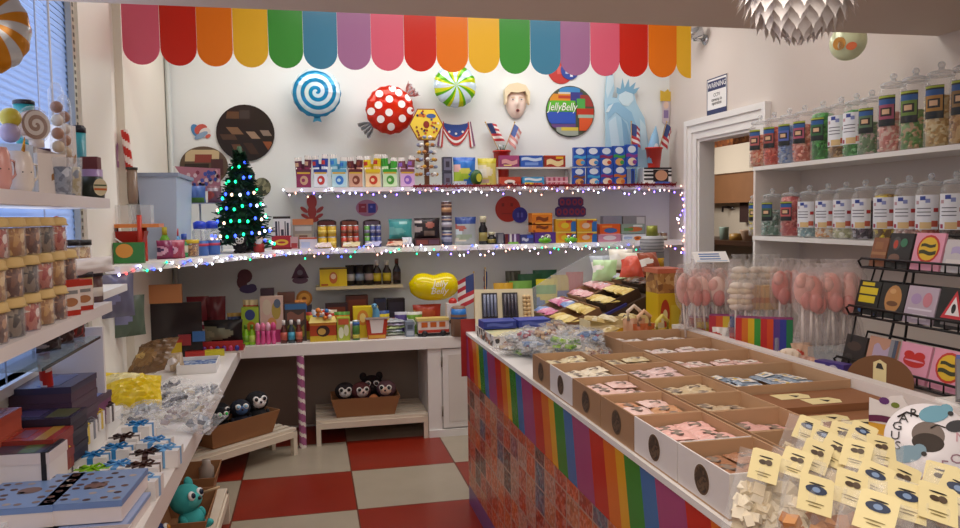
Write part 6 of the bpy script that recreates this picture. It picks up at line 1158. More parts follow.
p=at(170,346,'z',ZT+.04); pouch('yellow_pouch','small yellow pouch lying before the dark glossy panel','pouch',.16,.05,.12,(p.x,p.y,ZT+.02),(R(-65),0,R(8)),'#d8c01e',[(-.5,.1,.5,.3,'#b0902a')],seed=11)
p=Vector((at(173,340,'y',4.84).x,4.84,ZT)); q=at(172,303,'y',4.84); t=thing('glossy_panel','dark glossy display panel with an orange printed header in the left corner','display',(p.x,4.84,ZT+.0006),R(2)); hh=q.z-ZT; mb=MB(); mb.box((-.14,0,0),(.165,.012,hh),mat('#2e2628',.15)); mb.build('panel',t)
mb=MB(); mb.box((-.14,-.02,hh+.001),(.06,.02,hh+.11),mat('#d8925a',.4)); mb.build('header_bag',t); mb=MB(); art(mb,.2,.11,-.02,[(-.05,.1,.3,.8,'#e0c8a0','e'),(.1,.15,.4,.85,'#b03a2a','e'),(.45,.2,.75,.9,'#d8b82a'),(-.19,.82,.78,.99,'#c23a24')]); mb.build('header_print',t)
for i,(dx,c) in enumerate(((-.04,'#2f4a90'),(.03,'#a03038'),(.11,'#3a6aa8'))): mb=MB(); mb.box((dx,-.012,.05+.02*i),(dx+.07,-.0005,.12+.015*i),mat(c,.4)); mb.build('hook_packet',t)
p=at(163,300,'y',4.2); 
for i,(px_,py,c,l,w_) in enumerate(((139,343,'#c87aa4','pink packet leaning at the left corner',.07),(128,352,'#d8c8cc','white and pink crumpled packet at the wall side',.1),(150,352,'#c8a04a','golden ring-topped packet before the brown pouch',.06),(178,372,'#b8a084','beige packet between brown pouch and white tray',.08))):
    p=at(px_,py,'z',ZT); pouch('sweet_packet',l,'packet',w_,.04,.1,(p.x,p.y,ZT+.01),(R(-30),0,R(-20+15*i)),c,[(-.5,.3,.5,.7,'#f0e6e4','e')],seed=120+i)
# hanging red basket rack by the left wall (orange and green)
p=at(145,262,'y',3.75); zt=at(145,226,'y',3.75).z; zb_=at(140,268,'y',3.75).z
t=thing('sweet_trolley','red and orange plastic sweet cart with white handle beside the left shelf','cart',(at(142,250,'y',4.15).x-.03,4.17,Z2+.002)); p=t.location.copy(); s=.001
hh=max(.1,zt-Z2); w_=.2
mb=MB(); mb.box((-.1,-.06,hh-.012),(.12,.08,hh+.006),mat('#e0843a',.35)); mb.build('orange_deck',t)
mb=MB(); mb.add([(-.1,-.05,hh-.03),(.05,-.05,hh-.03),(.05,.06,hh-.03),(-.1,.06,hh-.03),(-.05,-.02,hh*.35),(.03,-.02,hh*.35),(.03,.04,hh*.35),(-.05,.04,hh*.35)],[(4,5,6,7),(1,0,4,5),(2,1,5,6),(3,2,6,7),(0,3,7,4)],mat('#b8281e',.35)); mb.build('red_bucket',t)
mb=MB(); mb.tube([(.03,-.055,0),(.03,-.055,hh+.05)],.012,mat('#c8341e',.35)); mb.tube([(.03,.06,0),(.03,.06,hh)],.012,mat('#c8341e',.35)); mb.tube([(-.09,.0,0),(-.09,0,hh)],.01,mat('#c8341e',.35)); mb.build('red_post',t)
mb=MB(); mb.tube([(-.12,-.058,hh*.8),(.03,-.07,hh*.2)],.004,PAPER,6); mb.build('white_bar',t)
mb=MB(); mb.box((-.11,-.03,hh+.007),(.08,.05,hh+.1),FROST); mb.build('clear_bin',t)
t=thing('green_packet','green and orange packet standing below the sweet cart','packet',(p.x-.01,4.06,Z2+.002)); mb=MB(); mb.box((-.07,-.012,0),(.07,.012,hh*.55),mat('#2f7a34',.35)); mb.ell(-.02,hh*.33,.04,.035,-.0125,mat('#d8923a'),14); mb.build('packet_body',t)
# wooden mouth-blower of shelf under the cart: grey box on the wall side, lower bags
for i,(px_,py,c,l) in enumerate(((118,300,'#6a6a80','grey hanging foil bag under the left end of the corner shelf'),(130,320,'#5a6a5a','grey green hanging bag next to the grey foil bag'))):
    p=at(px_,py,'x',-.88); mb=MB(); 
    t=thing('hanging_bag',l,'bag',(p.x,p.y,p.z-.08)); pouch_mb(.16,.05,.2,c,[(-.3,.3,.5,.6,'#8a8cb0','e')],seed=140+i).build('bag_body',t,(0,0,0),(0,0,R(40))); mb=MB(); mb.tube([(0,0,.2),(0,0,Z2-.036-(p.z-.08))],.0025,mat('#3a3a40'),5); mb.build('hook',t)
# ------------------------------------------------------------------ right display counter
XF=.77; XRL=1.545; ZK=.90; YF=3.90
t=thing('display_counter','long sweet counter with rainbow band and candy photo tiles along its front','counter',(XF,.3,0)); LY=YF-.3
mb=MB(); mb.box((.006,0,.06),(.83,LY,ZK-.016),mat('#d8ccc6',.5)); mb.build('body',t)
mb=MB(); mb.box((.03,.0,0),(.8,LY-.03,.06),mat('#6a5a78',.5)); mb.build('plinth',t)
mb=MB(); mb.box((-.004,0,ZK-.016),(.83,LY,ZK),WHITE); mb.build('top_board',t)
mb=MB(); mb.box((XRL-XF,0,ZK+.0005),(XRL-XF+.045,LY-.75,ZK+.105),plaster('rail_paint','#efe9e6','#e6e0dc',4,.35)); mb.build('rear_rail',t)
cols_=[('#2f8a2c',.1),('#3a72b0',.085),('#a8457a',.15),('#c8281c',.11),('#e2701a',.085),('#e8a81e',.06)]
ZR0,ZR1=.668,ZK-.017
mb=MB(); y=1.84-.3+.59*4; k=0; shear=-.05
while y>-.1:
    c,w_=cols_[k%6]; y1=y-w_
    a0,a1=min(y,LY),min(y1,LY); b0,b1=min(y+shear,LY),min(y1+shear,LY)
    a0,a1,b0,b1=[max(0,q) for q in (a0,a1,b0,b1)]
    if a0>a1 or b0>b1: mb.add([(.0015,a0,ZR1),(.0015,a1,ZR1),(.0015,b1,ZR0),(.0015,b0,ZR0),(-.0015,a0,ZR1),(-.0015,a1,ZR1),(-.0015,b1,ZR0),(-.0015,b0,ZR0)],[(4,5,6,7)[::-1],(0,3,7,4),(1,5,6,2),(0,4,5,1),(3,2,6,7)],mat(c,.25))
    y=y1; k+=1
mb.build('rainbow_band',t)
m,nt,b=newmat('candy_photo_tiles',.3); o,s=coords(nt)
cu=math_(nt,'DIVIDE',s[1],.118); cv=math_(nt,'DIVIDE',s[2],.088)
cb=N(nt,'ShaderNodeCombineXYZ'); nt.links.new(math_(nt,'FLOOR',cu),cb.inputs[0]); nt.links.new(math_(nt,'FLOOR',cv),cb.inputs[1])
wn=N(nt,'ShaderNodeTexWhiteNoise'); wn.noise_dimensions='3D'; nt.links.new(cb.outputs[0],wn.inputs['Vector'])
cr=N(nt,'ShaderNodeValToRGB'); cr.color_ramp.interpolation='CONSTANT'; e=cr.color_ramp.elements
for i,(p,h) in enumerate(((0,'#c04a28'),(.2,'#d86a34'),(.36,'#a83a28'),(.48,'#c88058'),(.6,'#d85a22'),(.7,'#c08a74'),(.78,'#2f282e'),(.88,'#46687e'),(.95,'#8a5a64'))):
    el=e[i] if i<2 else e.new(p); el.position=p; el.color=lin(h)
nt.links.new(wn.outputs['Value'],cr.inputs[0])
vo=N(nt,'ShaderNodeTexVoronoi'); vo.inputs['Scale'].default_value=85; nt.links.new(o,vo.inputs['Vector'])
sc_=N(nt,'ShaderNodeSeparateColor'); nt.links.new(vo.outputs['Color'],sc_.inputs[0])
cr2=N(nt,'ShaderNodeValToRGB'); e=cr2.color_ramp.elements; cr2.color_ramp.interpolation='CONSTANT'
for i,(p,h) in enumerate(((0,'#4a2420'),(.2,'#d86a3a'),(.45,'#e8b8a0'),(.6,'#b8342a'),(.8,'#d8d0d0'))):
    el=e[i] if i<2 else e.new(p); el.position=p; el.color=lin(h)
nt.links.new(sc_.outputs[0],cr2.inputs[0])
base=mixc(nt,.26,cr.outputs[0],cr2.outputs[0])
def ed(x): f=math_(nt,'FRACT',x); return math_(nt,'MINIMUM',f,math_(nt,'SUBTRACT',1,f))
g=math_(nt,'LESS_THAN',math_(nt,'MINIMUM',ed(cu),ed(cv)),.035)
nt.links.new(mixc(nt,g,base,lin('#b89a8a')),b.inputs['Base Color'])
mb=MB(); mb.box((-.0005,0,.1),(.005,LY,ZR0+.02),m); mb.build('photo_tile_panel',t)
mb=MB(); mb.box((.0,0,.0),(.005,LY,.1),mat('#7a5a94',.35)); mb.build('kick_strip',t)
mb=MB(); mb.box((-.03,LY,ZR0),(.12,LY+.004,ZK+.065),mat('#b0302c',.35)); mb.build('end_panel',t)
# kraft display trays
def tray(label,x0,x1,y0,y1,h,front,seal=True,z=ZK,grp='kraft fudge trays'):
    """open carton: front faces -X"""
    W=y1-y0-.004; D=x1-x0-.002; t=thing('fudge_tray',label,'tray',((x0+x1)/2,(y0+y1)/2,z+.0006),R(-90),grp); th=.004
    f=mat('#e4dedb' if front=='white' else '#a8825f',.7); K=mat('#c09a76',.8)
    mb=MB(); mb.box((-W/2,-D/2,0),(W/2,D/2,th),K); mb.build('base',t)
    mb=MB(); mb.box((-W/2,-D/2,th),(W/2,-D/2+th,h),f); mb.rect(-W/2+.002,th,W/2-.002,h,-D/2+th+.0004,K); mb.build('front_panel',t)
    mb=MB(); mb.box((-W/2,D/2-th,th),(W/2,D/2,h),K)
    for s in(-1,1): mb.box((s*W/2-(th if s>0 else 0),-D/2+th,th),(s*W/2+(th if s<0 else 0),D/2-th,h),f if s>0 and front=='white' else K)
    if front=='white': mb.add([(W/2-th-.0004,-D/2+th,th),(W/2-th-.0004,D/2-th,th),(W/2-th-.0004,D/2-th,h-.001),(W/2-th-.0004,-D/2+th,h-.001)],[(0,1,2,3)],K)
    mb.build('walls',t)
    if seal:
        mb=MB(); mb.ell(0,h*.5,.034,.034,-D/2-.0004,mat('#efe9e4' if front=='white' else '#8a6844',.5),22); mb.ell(0,h*.5,.0315,.0315,-D/2-.0008,mat('#6a5138' if front=='white' else '#5f4a38',.5),22); mb.ell(0,h*.5,.027,.027,-D/2-.0012,noisy('seal_print',['#4a3a2c','#6a5440','#3a2d24'],160),20)
        mb.build('round_seal',t)
    return t
R1=[2.70,2.49,2.26,2.02,1.79,1.555,1.335]
fr=['brown','white','brown','brown','white','white']
ordn=['farthest','second','third','fourth','fifth','nearest']
XA,XB,XC_=.775,.962,1.165
for i in range(6): tray('%s fronted fudge tray with a round seal, %s of the front row'%(fr[i],ordn[i]),XA,XB,R1[i+1],R1[i],.092,fr[i])
R2=[2.60,2.40,2.17,1.95,1.765,1.575,1.37]
for i in range(6): tray('plain brown fudge tray, %s of the middle row'%ordn[i],XB+.001,XC_,R2[i+1],R2[i],.096,'brown',False)
R3=[3.06,2.80,2.53,2.27,1.98]
for i in range(4): tray('deep brown fudge tray against the white rail, %s of four'%['farthest','second','third','nearest'][i],XC_+.002,XRL-.002,R3[i+1],R3[i],.099,'brown',False)
def packet(name,label,x,y,z,w,d,c,lab,rot,tilt,grp,seed,emb=None,thk=.015):
    t=thing(name,label,'fudge packet',(x,y,z),(R(-90)+tilt,0,rot),grp)
    b=pouch_mb(w,thk,d,c,[(-.7,.2,.7,.8,c)],seed=seed); o=b.build('packet_body',t,(0,0,-d/2)); 
    mb=MB(); 
    if lab=='oval': mb.ell(0,0,w*.3,d*.2,-thk*.55,mat('#6a5a50',.5),16); mb.ell(0,0,w*.25,d*.15,-thk*.56,mat('#8a7a6c',.5),14)
    else: mb.rect(-w*.32,-d*.3,w*.32,d*.3,-thk*.55,mat('#f2ebe0',.5)); mb.rect(-w*.15,-d*.12,w*.15,d*.1,-thk*.56,mat(emb or '#3a342e',.5))
    mb.build('packet_label',t); return t
pal1=[('#e6d8b0','cream'),('#efe2c8','pale cream'),('#edc8bf','pink'),('#cd9a70','orange and pink'),('#ebb9b0','rose pink'),('#a8785a','brown')]
rnd=random.Random(77)
def fill(x0,x1,y0,y1,z,n,col,l,grp,lab='oval',emb=None,nm='fudge_packet'):
    rows=max(2,round((y1-y0)/.062)); k=0; cw=(x1-x0)/2; rh=(y1-y0)/rows
    for j in range(rows):
        for i in range(2):
            c=col if isinstance(col,str) else col[k%len(col)]
            packet(nm,l,x0+cw*(i+.5),y0+rh*(j+.5),z+.006*((i+j)%2)+rnd.uniform(-.004,.002),rh*1.15,cw*1.0,c,lab,R(-90+rnd.uniform(-9,9)),R(rnd.uniform(-5,9)),grp,300+k,emb); k+=1
for i in range(6):
    c,nm=pal1[i]
    l='%s fudge packet with an oval label in the %s front row tray'%(nm,ordn[i])
    fill(XA+.02,XB-.01,R1[i+1]+.02,R1[i]-.02,ZK+(.066 if i<5 else .058),4 if i<5 else 3,[c,'#d59a74','#ecccc4'] if i==3 else c,l,l.split(' in the')[0]+' group')
pal2=[('#e0d0a8','straw'),('#e8c8c4','pale pink'),('#d8c4a0','oat'),('#cbb596','beige'),('#d8a8a0','dusty pink'),('#b89878','tan')]
for i in range(6):
    c,nm=pal2[i]; l='%s fudge packet with an oval label in the %s middle row tray'%(nm,ordn[i])
    fill(XB+.02,XC_-.01,R2[i+1]+.02,R2[i]-.02,ZK+(.07,.07,.066,.062,.058,.054)[i],4,c,l,nm+' packets')
pal3=[('#e8d8d0','white and cream','#3a342e'),('#efd8d4','pale rose','#3a342e'),('#ecc6be','rose','#4a3a34'),('#8fa0b4','grey-blue','#d8b83a')]
for i in range(4):
    c,nm,em=pal3[i]; l='%s fudge packet with a square label in the %s rail-side tray'%(nm,['farthest','second','third','nearest'][i])
    for rr in (0,1): fill(XC_+.03+rr*.18,XC_+.18+rr*.175,R3[i+1]+.02,R3[i]-.02,ZK+.06,3,c,l,nm+' packets','sq',em)
# two stepped brown cartons with yellow labels
for i,(y0,y1,z) in enumerate(((1.815,1.975,.075),(1.655,1.81,.055))):
    t=thing('brown_carton','lidded brown carton with bird labels, %s before the oval brown card'%('farther','nearer')[i],'carton',(1.36,(y0+y1)/2,ZK+.0006),R(-90)); W=y1-y0; D=.36
    mb=MB(); mb.box((-W/2,-D/2,0),(W/2,D/2,z),mat('#8f5f3c',.8)); mb.build('carton_body',t)
    for k in range(2):
        mb=MB(); x=(k-.5)*W*.42; yy=-.06+.05*k; mb.add([(x-.03,yy-.04,z+.0006),(x+.03,yy-.04,z+.0006),(x+.03,yy+.05,z+.0006),(x,yy+.065,z+.0006),(x-.03,yy+.05,z+.0006)],[(0,1,2,3,4)],CREAM); mb.add([(x-.014,yy+.01,z+.001),(x+.016,yy+.015,z+.001),(x+.0,yy+.035,z+.001)],[(0,1,2)],INK); mb.build('bird_label',t)
# oval brown standing card
p=at(879,404,'x',1.67); t=thing('standing_card','brown rounded standing card with a yellow bird label at the rail','card',(1.67,p.y,.9515),(R(-10),0,R(-42)))
W=.092; pts=[(-W,0),(W,0)]+[(W*math.cos(a*math.pi/14),.03+.075*math.sin(a*math.pi/14)) for a in range(15)]
mb=MB(); mb.prism(pts,-.003,.003,mat('#7a5334',.8)); mb.build('card_body',t,(0,0,.0))
mb=MB(); mb.prism([(-.018,.03),(.018,.024),(.018,.08),(.0,.092),(-.018,.083)],-.0045,-.003,CREAM); mb.prism([(-.011,.066),(.011,.062),(.004,.08),(-.006,.082)],-.0055,-.0045,INK); mb.build('bird_label',t)
# white, yellow and purple carton
t=thing('sweet_carton','white, yellow and purple carton with a flower cutout top left of the round lid','carton',(1.40,1.60,ZK+.0008),R(-58)); W,D,H=.15,.06,.135
mb=MB(); mb.box((-W/2,-D/2,0),(W/2,D/2,H*.82),mat('#f0ebe8',.45)); mb.build('carton_body',t)
mb=MB(); art(mb,W,H,-D/2,[(0,0,1,.3,'#5f2f58'),(0,.28,1,.55,'#e2aa3a'),(0,.56,1,.68,'#6a2f52','w'),(.3,.06,.6,.2,'#8a5a84','e')]); mb.build('printed_front',t)
mb=MB(); mb.prism([(-W/2,H*.82),(W/2,H*.82),(W*.4,H*.98),(.1*W,H*.92),(0,H*1.12),(-.18*W,H*1.08),(-.3*W,H*.95),(-W/2,H)],-D/2,-D/2+.003,mat('#f0ebe8',.45)); mb.ell(-.04,H*.98,.012,.009,-D/2-.001,mat('#6a3a7a'),10); mb.ell(-.015,H*.93,.01,.007,-D/2-.001,mat('#7a8a3a'),10); mb.ell(.02,H*.9,.01,.006,-D/2-.001,mat('#b85a3a'),10); mb.build('cutout_top',t)
# card reader
t=thing('card_reader','grey card reader at the right edge of the photo beside the rail','card reader',(1.60,1.59,ZK+.17),(R(-25),0,R(-40)))
mb=MB(); mb.box((-.05,-.02,-.05),(.05,.02,.06),mat('#6a6a70',.35)); mb.build('reader_body',t); mb=MB(); mb.box((-.04,-.0215,.0),(.04,-.02,.045),mat('#20242a',.15)); mb.build('screen',t); mb=MB(); mb.box((-.05,-.0212,.05),(.05,-.02,.06),mat('#4a5aa0')); mb.build('blue_strip',t)
mb=MB(); mb.box((-.09,-.07,0),(.09,.07,.06),WHITE); tag(mb.build('cash_drawer_block',None,(1.63,1.60,ZK+.0008) if False else (1.655,1.62,.951)),'white stand under the card reader beside the rail','stand')
# tub lid: SUGAR MICE
p=at(928,439,'y',1.40); t=thing('sweet_tub','round pink sweet tub lying tilted with a white SUGAR MICE lid','tub',p); d=(CPOS-p).normalized(); ax=(d+Vector((0,0,.55))).normalized()
rz_=math.atan2(ax.x,-ax.y); rx_=-math.asin(ax.z); t.rotation_euler=(rx_,0,rz_)
r=(at(961,439,'y',1.40)-p).length
mb=MB(); mb.T=Matrix.Rotation(R(90),4,'X'); mb.lathe([(r*.9,-.085),(r*.92,-.012),(r*.97,-.01)],mat('#e6a898',.25),36); mb.build('tub_body',t)
mb=MB(); mb.T=Matrix.Rotation(R(90),4,'X'); mb.lathe([(r,-.012),(r,.0),(r*.985,.003),(0,.003)],mat('#f1ecef',.35),44); mb.build('lid',t)
mb=MB(); mb.ell(.0,.008,r*.37,r*.37,-.0036,mat('#9a8f88',.12,.4),28); mb.ell(.0,-.01,r*.36,r*.26,-.0039,mat('#5a5450',.12,.4),24); mb.build('clear_window',t)
def mouse(x,z,s,c):
    mb=MB(); mb.ell(x,z,.026*s,.017*s,-.0042,mat(c),16,rot=.4); mb.ell(x+.02*s,z+.012*s,.011*s,.011*s,-.0046,mat(c),12); mb.ell(x+.027*s,z+.004*s,.005*s,.005*s,-.005,INK,8); mb.tube([(x-.025*s,-.0046,z-.008*s),(x-.045*s,-.0046,z-.002*s),(x-.06*s,-.0046,z-.014*s)],.0018*s,INK,5); mb.build('mouse_print',t)
mouse(.01,r*.7,1.15,'#6aa0b4'); mouse(-r*.45,-r*.5,1.15,'#7a98a8'); mouse(r*.62,r*.42,.8,'#2a2a2e')
for i,ch in enumerate('MICE'): a=R(12-24*i); text(ch,.03,mat('#c89aa4') if i==0 else INK if i==9 else mat('#8f6a78'),t,(r*.74*math.cos(a),-.0045,r*.74*math.sin(a)-.004),(R(90),-(a-R(90)) if False else 0,0))
for i,ch in enumerate('SUGAR'): a=R(205-22*i); text(ch,.028,INK,t,(r*.74*math.cos(a),-.0045,r*.74*math.sin(a)))
# fudge bags with yellow bird headers
def fbag(label,px,py,z,c,tilt,yaw,emb,seed,H=.155,grp='bags of fudge with yellow header labels'):
    q=at(px,py,'z',z); yw=R(yaw); tl=R(tilt)
    ro=R(10+(seed*37)%17); t=thing('fudge_bag',label,'bag',(0,0,0),(tl,ro,yw),grp); t.rotation_mode='YXZ'
    off=Matrix.Rotation(yw,3,'Z')@Matrix.Rotation(tl,3,'X')@Matrix.Rotation(ro,3,'Y')@Vector((0,-.02,H*.78)); t.location=q-off
    w_=.095; pouch_mb(w_,.055,H,'#fff',seed=seed,m0=CELLO).build('film',t)
    rnd=random.Random(seed); mb=MB(); m1,m2=[mat(x,.7) for x in c]
    for k in range(30):
        s=rnd.uniform(.009,.013); P=Vector((rnd.uniform(-.036,.036),rnd.uniform(-.017,.014),rnd.uniform(.014,H*.52))); rot=Matrix.Rotation(rnd.uniform(0,3),4,'Z')@Matrix.Rotation(rnd.uniform(0,3),4,'X')
        mb.T=Matrix.Translation(P)@rot; mb.box((-s,-s,-s*.8),(s,s,s*.8),m1 if rnd.random()<.6 else m2)
    stuff(mb.build('fudge_pieces',t))
    mb=MB(); L=.054; W=.025; z0=H*.6; 
    P=[(-W,z0),(W,z0),(W,z0+L+.006),(W*.8,z0+L+.009),(-W*.8,z0+L+.009),(-W,z0+L+.006)]
    mb.add([(x,-.0305+.25*(z-z0),z) for x,z in P],[(0,1,2,3,4,5)],CREAM); mb.add([(x,-.030+.25*(z-z0),z) for x,z in P],[(5,4,3,2,1,0)],CREAM)
    def yy(z,k): return -.0309-.0004*k+.25*(z-z0)
    def el(cx,cz,rx,rz,m,k,n=14): mb.add([(cx+rx*math.cos(6.283*i/n),yy(cz+rz*math.sin(6.283*i/n),k),cz+rz*math.sin(6.283*i/n)) for i in range(n)],[tuple(range(n))],m)
    if emb=='blue': el(0,z0+L*.72,.016,.008,mat('#2f3a52'),1); el(0,z0+L*.72,.006,.0045,mat('#7f96b8'),2); el(.0,z0+L*.9,.012,.0016,INK,1)
    else: el(-.004,z0+L*.7,.007,.005,mat('#4a3a2a'),1); el(.006,z0+L*.72,.006,.006,mat('#5a4a3a'),2); el(0,z0+L*.9,.012,.0016,INK,1)
    el(0,z0+L*.3,.014,.0012,mat('#8a7a4a'),1); el(0,z0+L*.2,.01,.0012,mat('#8a7a4a'),1)
    mb.build('header_label',t); return t
F1=('#efe4cc','#e6d6b6'); F2=('#c98f58','#b87a44'); F3=('#dcc7a0','#cbb184'); F4=('#9a7a64','#7f6250')
fb=[(807,431,1.02,F3,'blue','farthest, standing against the middle row tray'),(823,440,1.025,F3,'blue','second, just nearer than the farthest'),(861,436,1.03,F3,'blue','at the back beside the white and purple carton'),(841,438,1.02,F3,'none','half hidden at the back'),
 (764,468,1.04,F1,'brown','leftmost, overlapping the nearest white tray'),(795,465,1.04,F1,'brown','next to the leftmost white fudge bag'),(815,458,1.04,F3,'brown','in the second rank, left'),(834,453,1.045,F3,'brown','in the second rank, centre'),(856,456,1.045,F3,'brown','in the second rank, right'),(881,452,1.04,F3,'brown','in the second rank beside the round tub lid'),
 (815,497,1.06,F2,'blue','of caramel popcorn pieces, tilted in the near row'),(851,491,1.06,F2,'brown','narrow one right of the caramel bag'),(873,481,1.06,F3,'blue','in front of the second rank, below the round tub'),(901,483,1.05,F3,'none','with a plain label under the round tub'),(940,482,1.05,F4,'brown','at the right edge under the round tub'),
 (876,515,1.085,F4,'blue','nearest the bottom edge, centre'),(906,504,1.085,F3,'blue','nearest the bottom edge, right of centre'),(937,506,1.085,F4,'brown','of brown pieces near the bottom right corner'),(955,495,1.07,F4,'blue','cut by the right edge of the photo')]
rnd=random.Random(9)
for i,(px_,py,z,c,e,l) in enumerate(fb): fbag('clear fudge bag with yellow label, '+l,px_,py,z,c,(-36+rnd.uniform(-8,8)),-28+rnd.uniform(-12,12),e,400+i)
mb=MB(); mb.box((.79,.75,ZK+.0006),(1.28,1.325,ZK+.02),mat('#e8e2de')); tag(mb.build('white_tray_board'),'white shallow board under the fudge bags at the near end of the counter','tray')
# ------------------------------------------------------------------ loose bags area
rnd=random.Random(41)
lo=[]
cl=[(['#d8d4cc','#8a8f98','#c8b08a'],'silver grey'),(['#c8a070','#8a5a40','#e0d0b8'],'brown and cream'),(['#6a8ab8','#c8d0dc','#a84a5a'],'blue and red'),(['#9ac83a','#e8e4d8','#5a8a3a'],'green and white'),(['#e8e6e2','#cfd4da','#b8bcc4'],'clear white')]
for i in range(40):
    u,v=rnd.random(),rnd.random()
    x=.83+.4*u; y=2.76+.5*v
    if x>1.1 and y<3.1: x=1.0+.1*u
    if i>27: x=.9+.22*u; y=2.85+.4*v
    c,nm=cl[(i*2+int(v*3))%5]
    cello('%s wrapped sweet bag in the loose heap at counter far end'%nm,(x,y,ZK+.012+(.02*(i%3) if i<=27 else .06+.012*(i%2))),.13,.12,.045,(R(-84+rnd.uniform(-10,16)),R(rnd.uniform(-12,12)),rnd.uniform(-1.5,1.2)),c,nm+' bags in the loose heap',500+i,name='sweet_bag')
# flat photo printed carton at the front far corner
t=thing('photo_carton','long white shallow carton with photo printed sides at the far front corner of the counter','carton',(.955,3.53,ZK+.0008),R(0)); W,D,H=.34,.36,.055
mb=MB(); mb.box((-W/2,-D/2,0),(W/2,D/2,.006),PAPER)
for a,b_ in (((-W/2,-D/2,.006),(W/2,-D/2+.005,H)),((-W/2,D/2-.005,.006),(W/2,D/2,H)),((-W/2,-D/2+.005,.006),(-W/2+.005,D/2-.005,H)),((W/2-.005,-D/2+.005,.006),(W/2,D/2-.005,H))): mb.box(a,b_,noisy('photo_print_sides',['#e8e2de','#4a4440','#c8b8a8','#b87a5a','#e0dcd8','#d0c8c0'],38))
mb.build('carton_body',t); mb=MB(); mb.box((-W/2+.01,-D/2+.01,H-.012),(W/2-.01,D/2-.01,H-.004),noisy('tissue_lining',['#d8d0a0','#c8c89a','#e2dcb8'],9)); mb.build('lining',t)
for i,(x,y,w_,c,l) in enumerate(((.868,3.63,.16,'#2a3a9a','royal blue foil bar box lying on the photo carton, left'),(1.04,3.63,.16,'#3444a8','royal blue foil bar box lying on the photo carton, right'))):
    pbox('bar_box',l,'box',w_,.12,.035,(x,y,ZK+H+.002),0,c,[(.1,.3,.9,.7,'#5a6ac8','w')])
# upright cream gift tray
t=thing('gift_pack','cream cutout gift pack of dark bottles tilted back at the far end of the counter','gift pack',(.95,3.80,ZK+.047),(R(-28),0,R(-10))); mb=MB(); mb.box((-.15,0,0),(.15,.02,.19),mat('#e0d2ae',.6)); mb.build('card_frame',t)
for x,c in ((-.075,'#7a8098'),(.03,'#4a4450')): mb=MB(); mb.box((x-.04,-.012,.03),(x+.04,.0,.165),mat('#2f2a30')); mb.build('window_recess',t); mb=MB(); [mb.tube([(x-.025+.018*k,-.02,.035),(x-.025+.018*k,-.02,.15)],.007,mat(c,.3),8) for k in range(4)]; mb.build('bottles',t)
mb=MB(); [mb.sph((.105+.02*(k%2),-.008,.03+.022*(k//2)),.012,mat('#d8b884'),8,6) for k in range(12)]; mb.build('fudge_window',t)
mb=MB(); mb.box((-.15,-.03,0),(.15,.05,.045),mat('#cfc8c0')); tag(mb.build('low_riser',None,(.95,3.80,ZK+.0005),(0,0,R(-10))),'low pale riser under the cream gift pack','riser')
p=at(486,308,'y',4.3); mb=MB(); mb.lathe([(.055,0),(.055,.14),(.045,.19),(.04,.2),(0,.2)],mat('#8a6a54',.35),18); mb.lathe([(.056,.12),(.05,.185)],mat('#2f7ac8',.3),18); tag(mb.build('blue_topped_jar',None,(p.x,4.3+.85,ZT+.0005)),'brown jar with a blue top band behind the far end of the counter','jar')
# ------------------------------------------------------------------ sloping tray stand with clear bin panel
O=Vector((1.15,3.42,ZK)); 
t=thing('sloping_stand','sloping dark stand with tall curved clear side panel at the counter far end','display stand',(O.x,O.y,ZK+.0006)); Wx,Dy,H0,H1=.6,.6,.03,.29
mb=MB(); mb.prism([(0,0),(Wx,0),(Wx,H1),(0,H0)],0,Dy,mat('#4a3424',.6)); mb.build('wedge',t)
mb=MB(); P=[(-.24,-.0),(Wx,0),(Wx,H1+.17)]+[(Wx-(Wx+.24)*k/10,(H1+.17)-(H1+.13)*((k/10)**1.35)) for k in range(1,11)]
mb.prism(P,Dy+.002,Dy+.01,FROST); mb.build('clear_panel',t)
mb=MB(); mb.box((-.04,0,0),(-.002,Dy,.04),mat('#2a5a34')); mb.build('green_front_lip',t); mb=MB(); mb.prism([(.0,H0),(.3,H0+.3*(H1-H0)/Wx),(.3,H0+.3*(H1-H0)/Wx+.012),(0,H0+.012)],.0,.02,mat('#2f2f78')); mb.build('blue_front_lip',t)
sl=math.atan2(H1-H0,Wx); ex=Vector((math.cos(sl),0,math.sin(sl)))
def on_slope(u,v,dz=.004): q=Vector((u,v,H0+u*(H1-H0)/Wx))+Vector((-math.sin(sl),0,math.cos(sl)))*dz; return O+q
def strays(label,u0,u1,v0,v1,col,grp=None):
    t=thing('slope_tray',label,'tray',on_slope((u0+u1)/2,(v0+v1)/2,.003),(0,-sl,0),'trays on the sloping stand'); a,b=(u1-u0)/2-.003,(v1-v0)/2-.003; m=mat(col,.7); mb=MB(); mb.box((-a,-b,0),(a,b,.004),m); h=.045
    for A,B in (((-a,-b,.004),(a,-b+.004,h)),((-a,b-.004,.004),(a,b,h)),((-a,-b+.004,.004),(-a+.004,b-.004,h)),((a-.004,-b+.004,.004),(a,b-.004,h))): mb.box(A,B,m)
    mb.build('tray_body',t)
TR=[(.01,.2,.31,.585,'#a88a68','far tray of pink and blue packets, lowest on the sloping stand',['#c8608a','#7a94c8','#d88aa8']),(.205,.395,.31,.585,'#b08a64','far tray of pink packets, middle of the sloping stand',['#e0a8a8','#d898a0','#e8b8b8']),(.4,.59,.31,.585,'#8f6a48','far tray of green and red packets, top of the sloping stand',['#a8c88a','#d86a5a','#b8bcc8']),
 (.01,.2,.02,.295,'#8a6440','near tray of yellow fudge, lowest on the sloping stand',['#e2c870','#d8b85a','#ecd88e']),(.205,.395,.02,.295,'#3f2818','dark near tray of yellow fudge, middle of the sloping stand',['#e2c870','#d8b85a','#ecd88e']),(.4,.59,.02,.295,'#3a2416','dark near tray of brown packets, top of the sloping stand',['#5a4030','#7a5a3c','#4a3424'])]
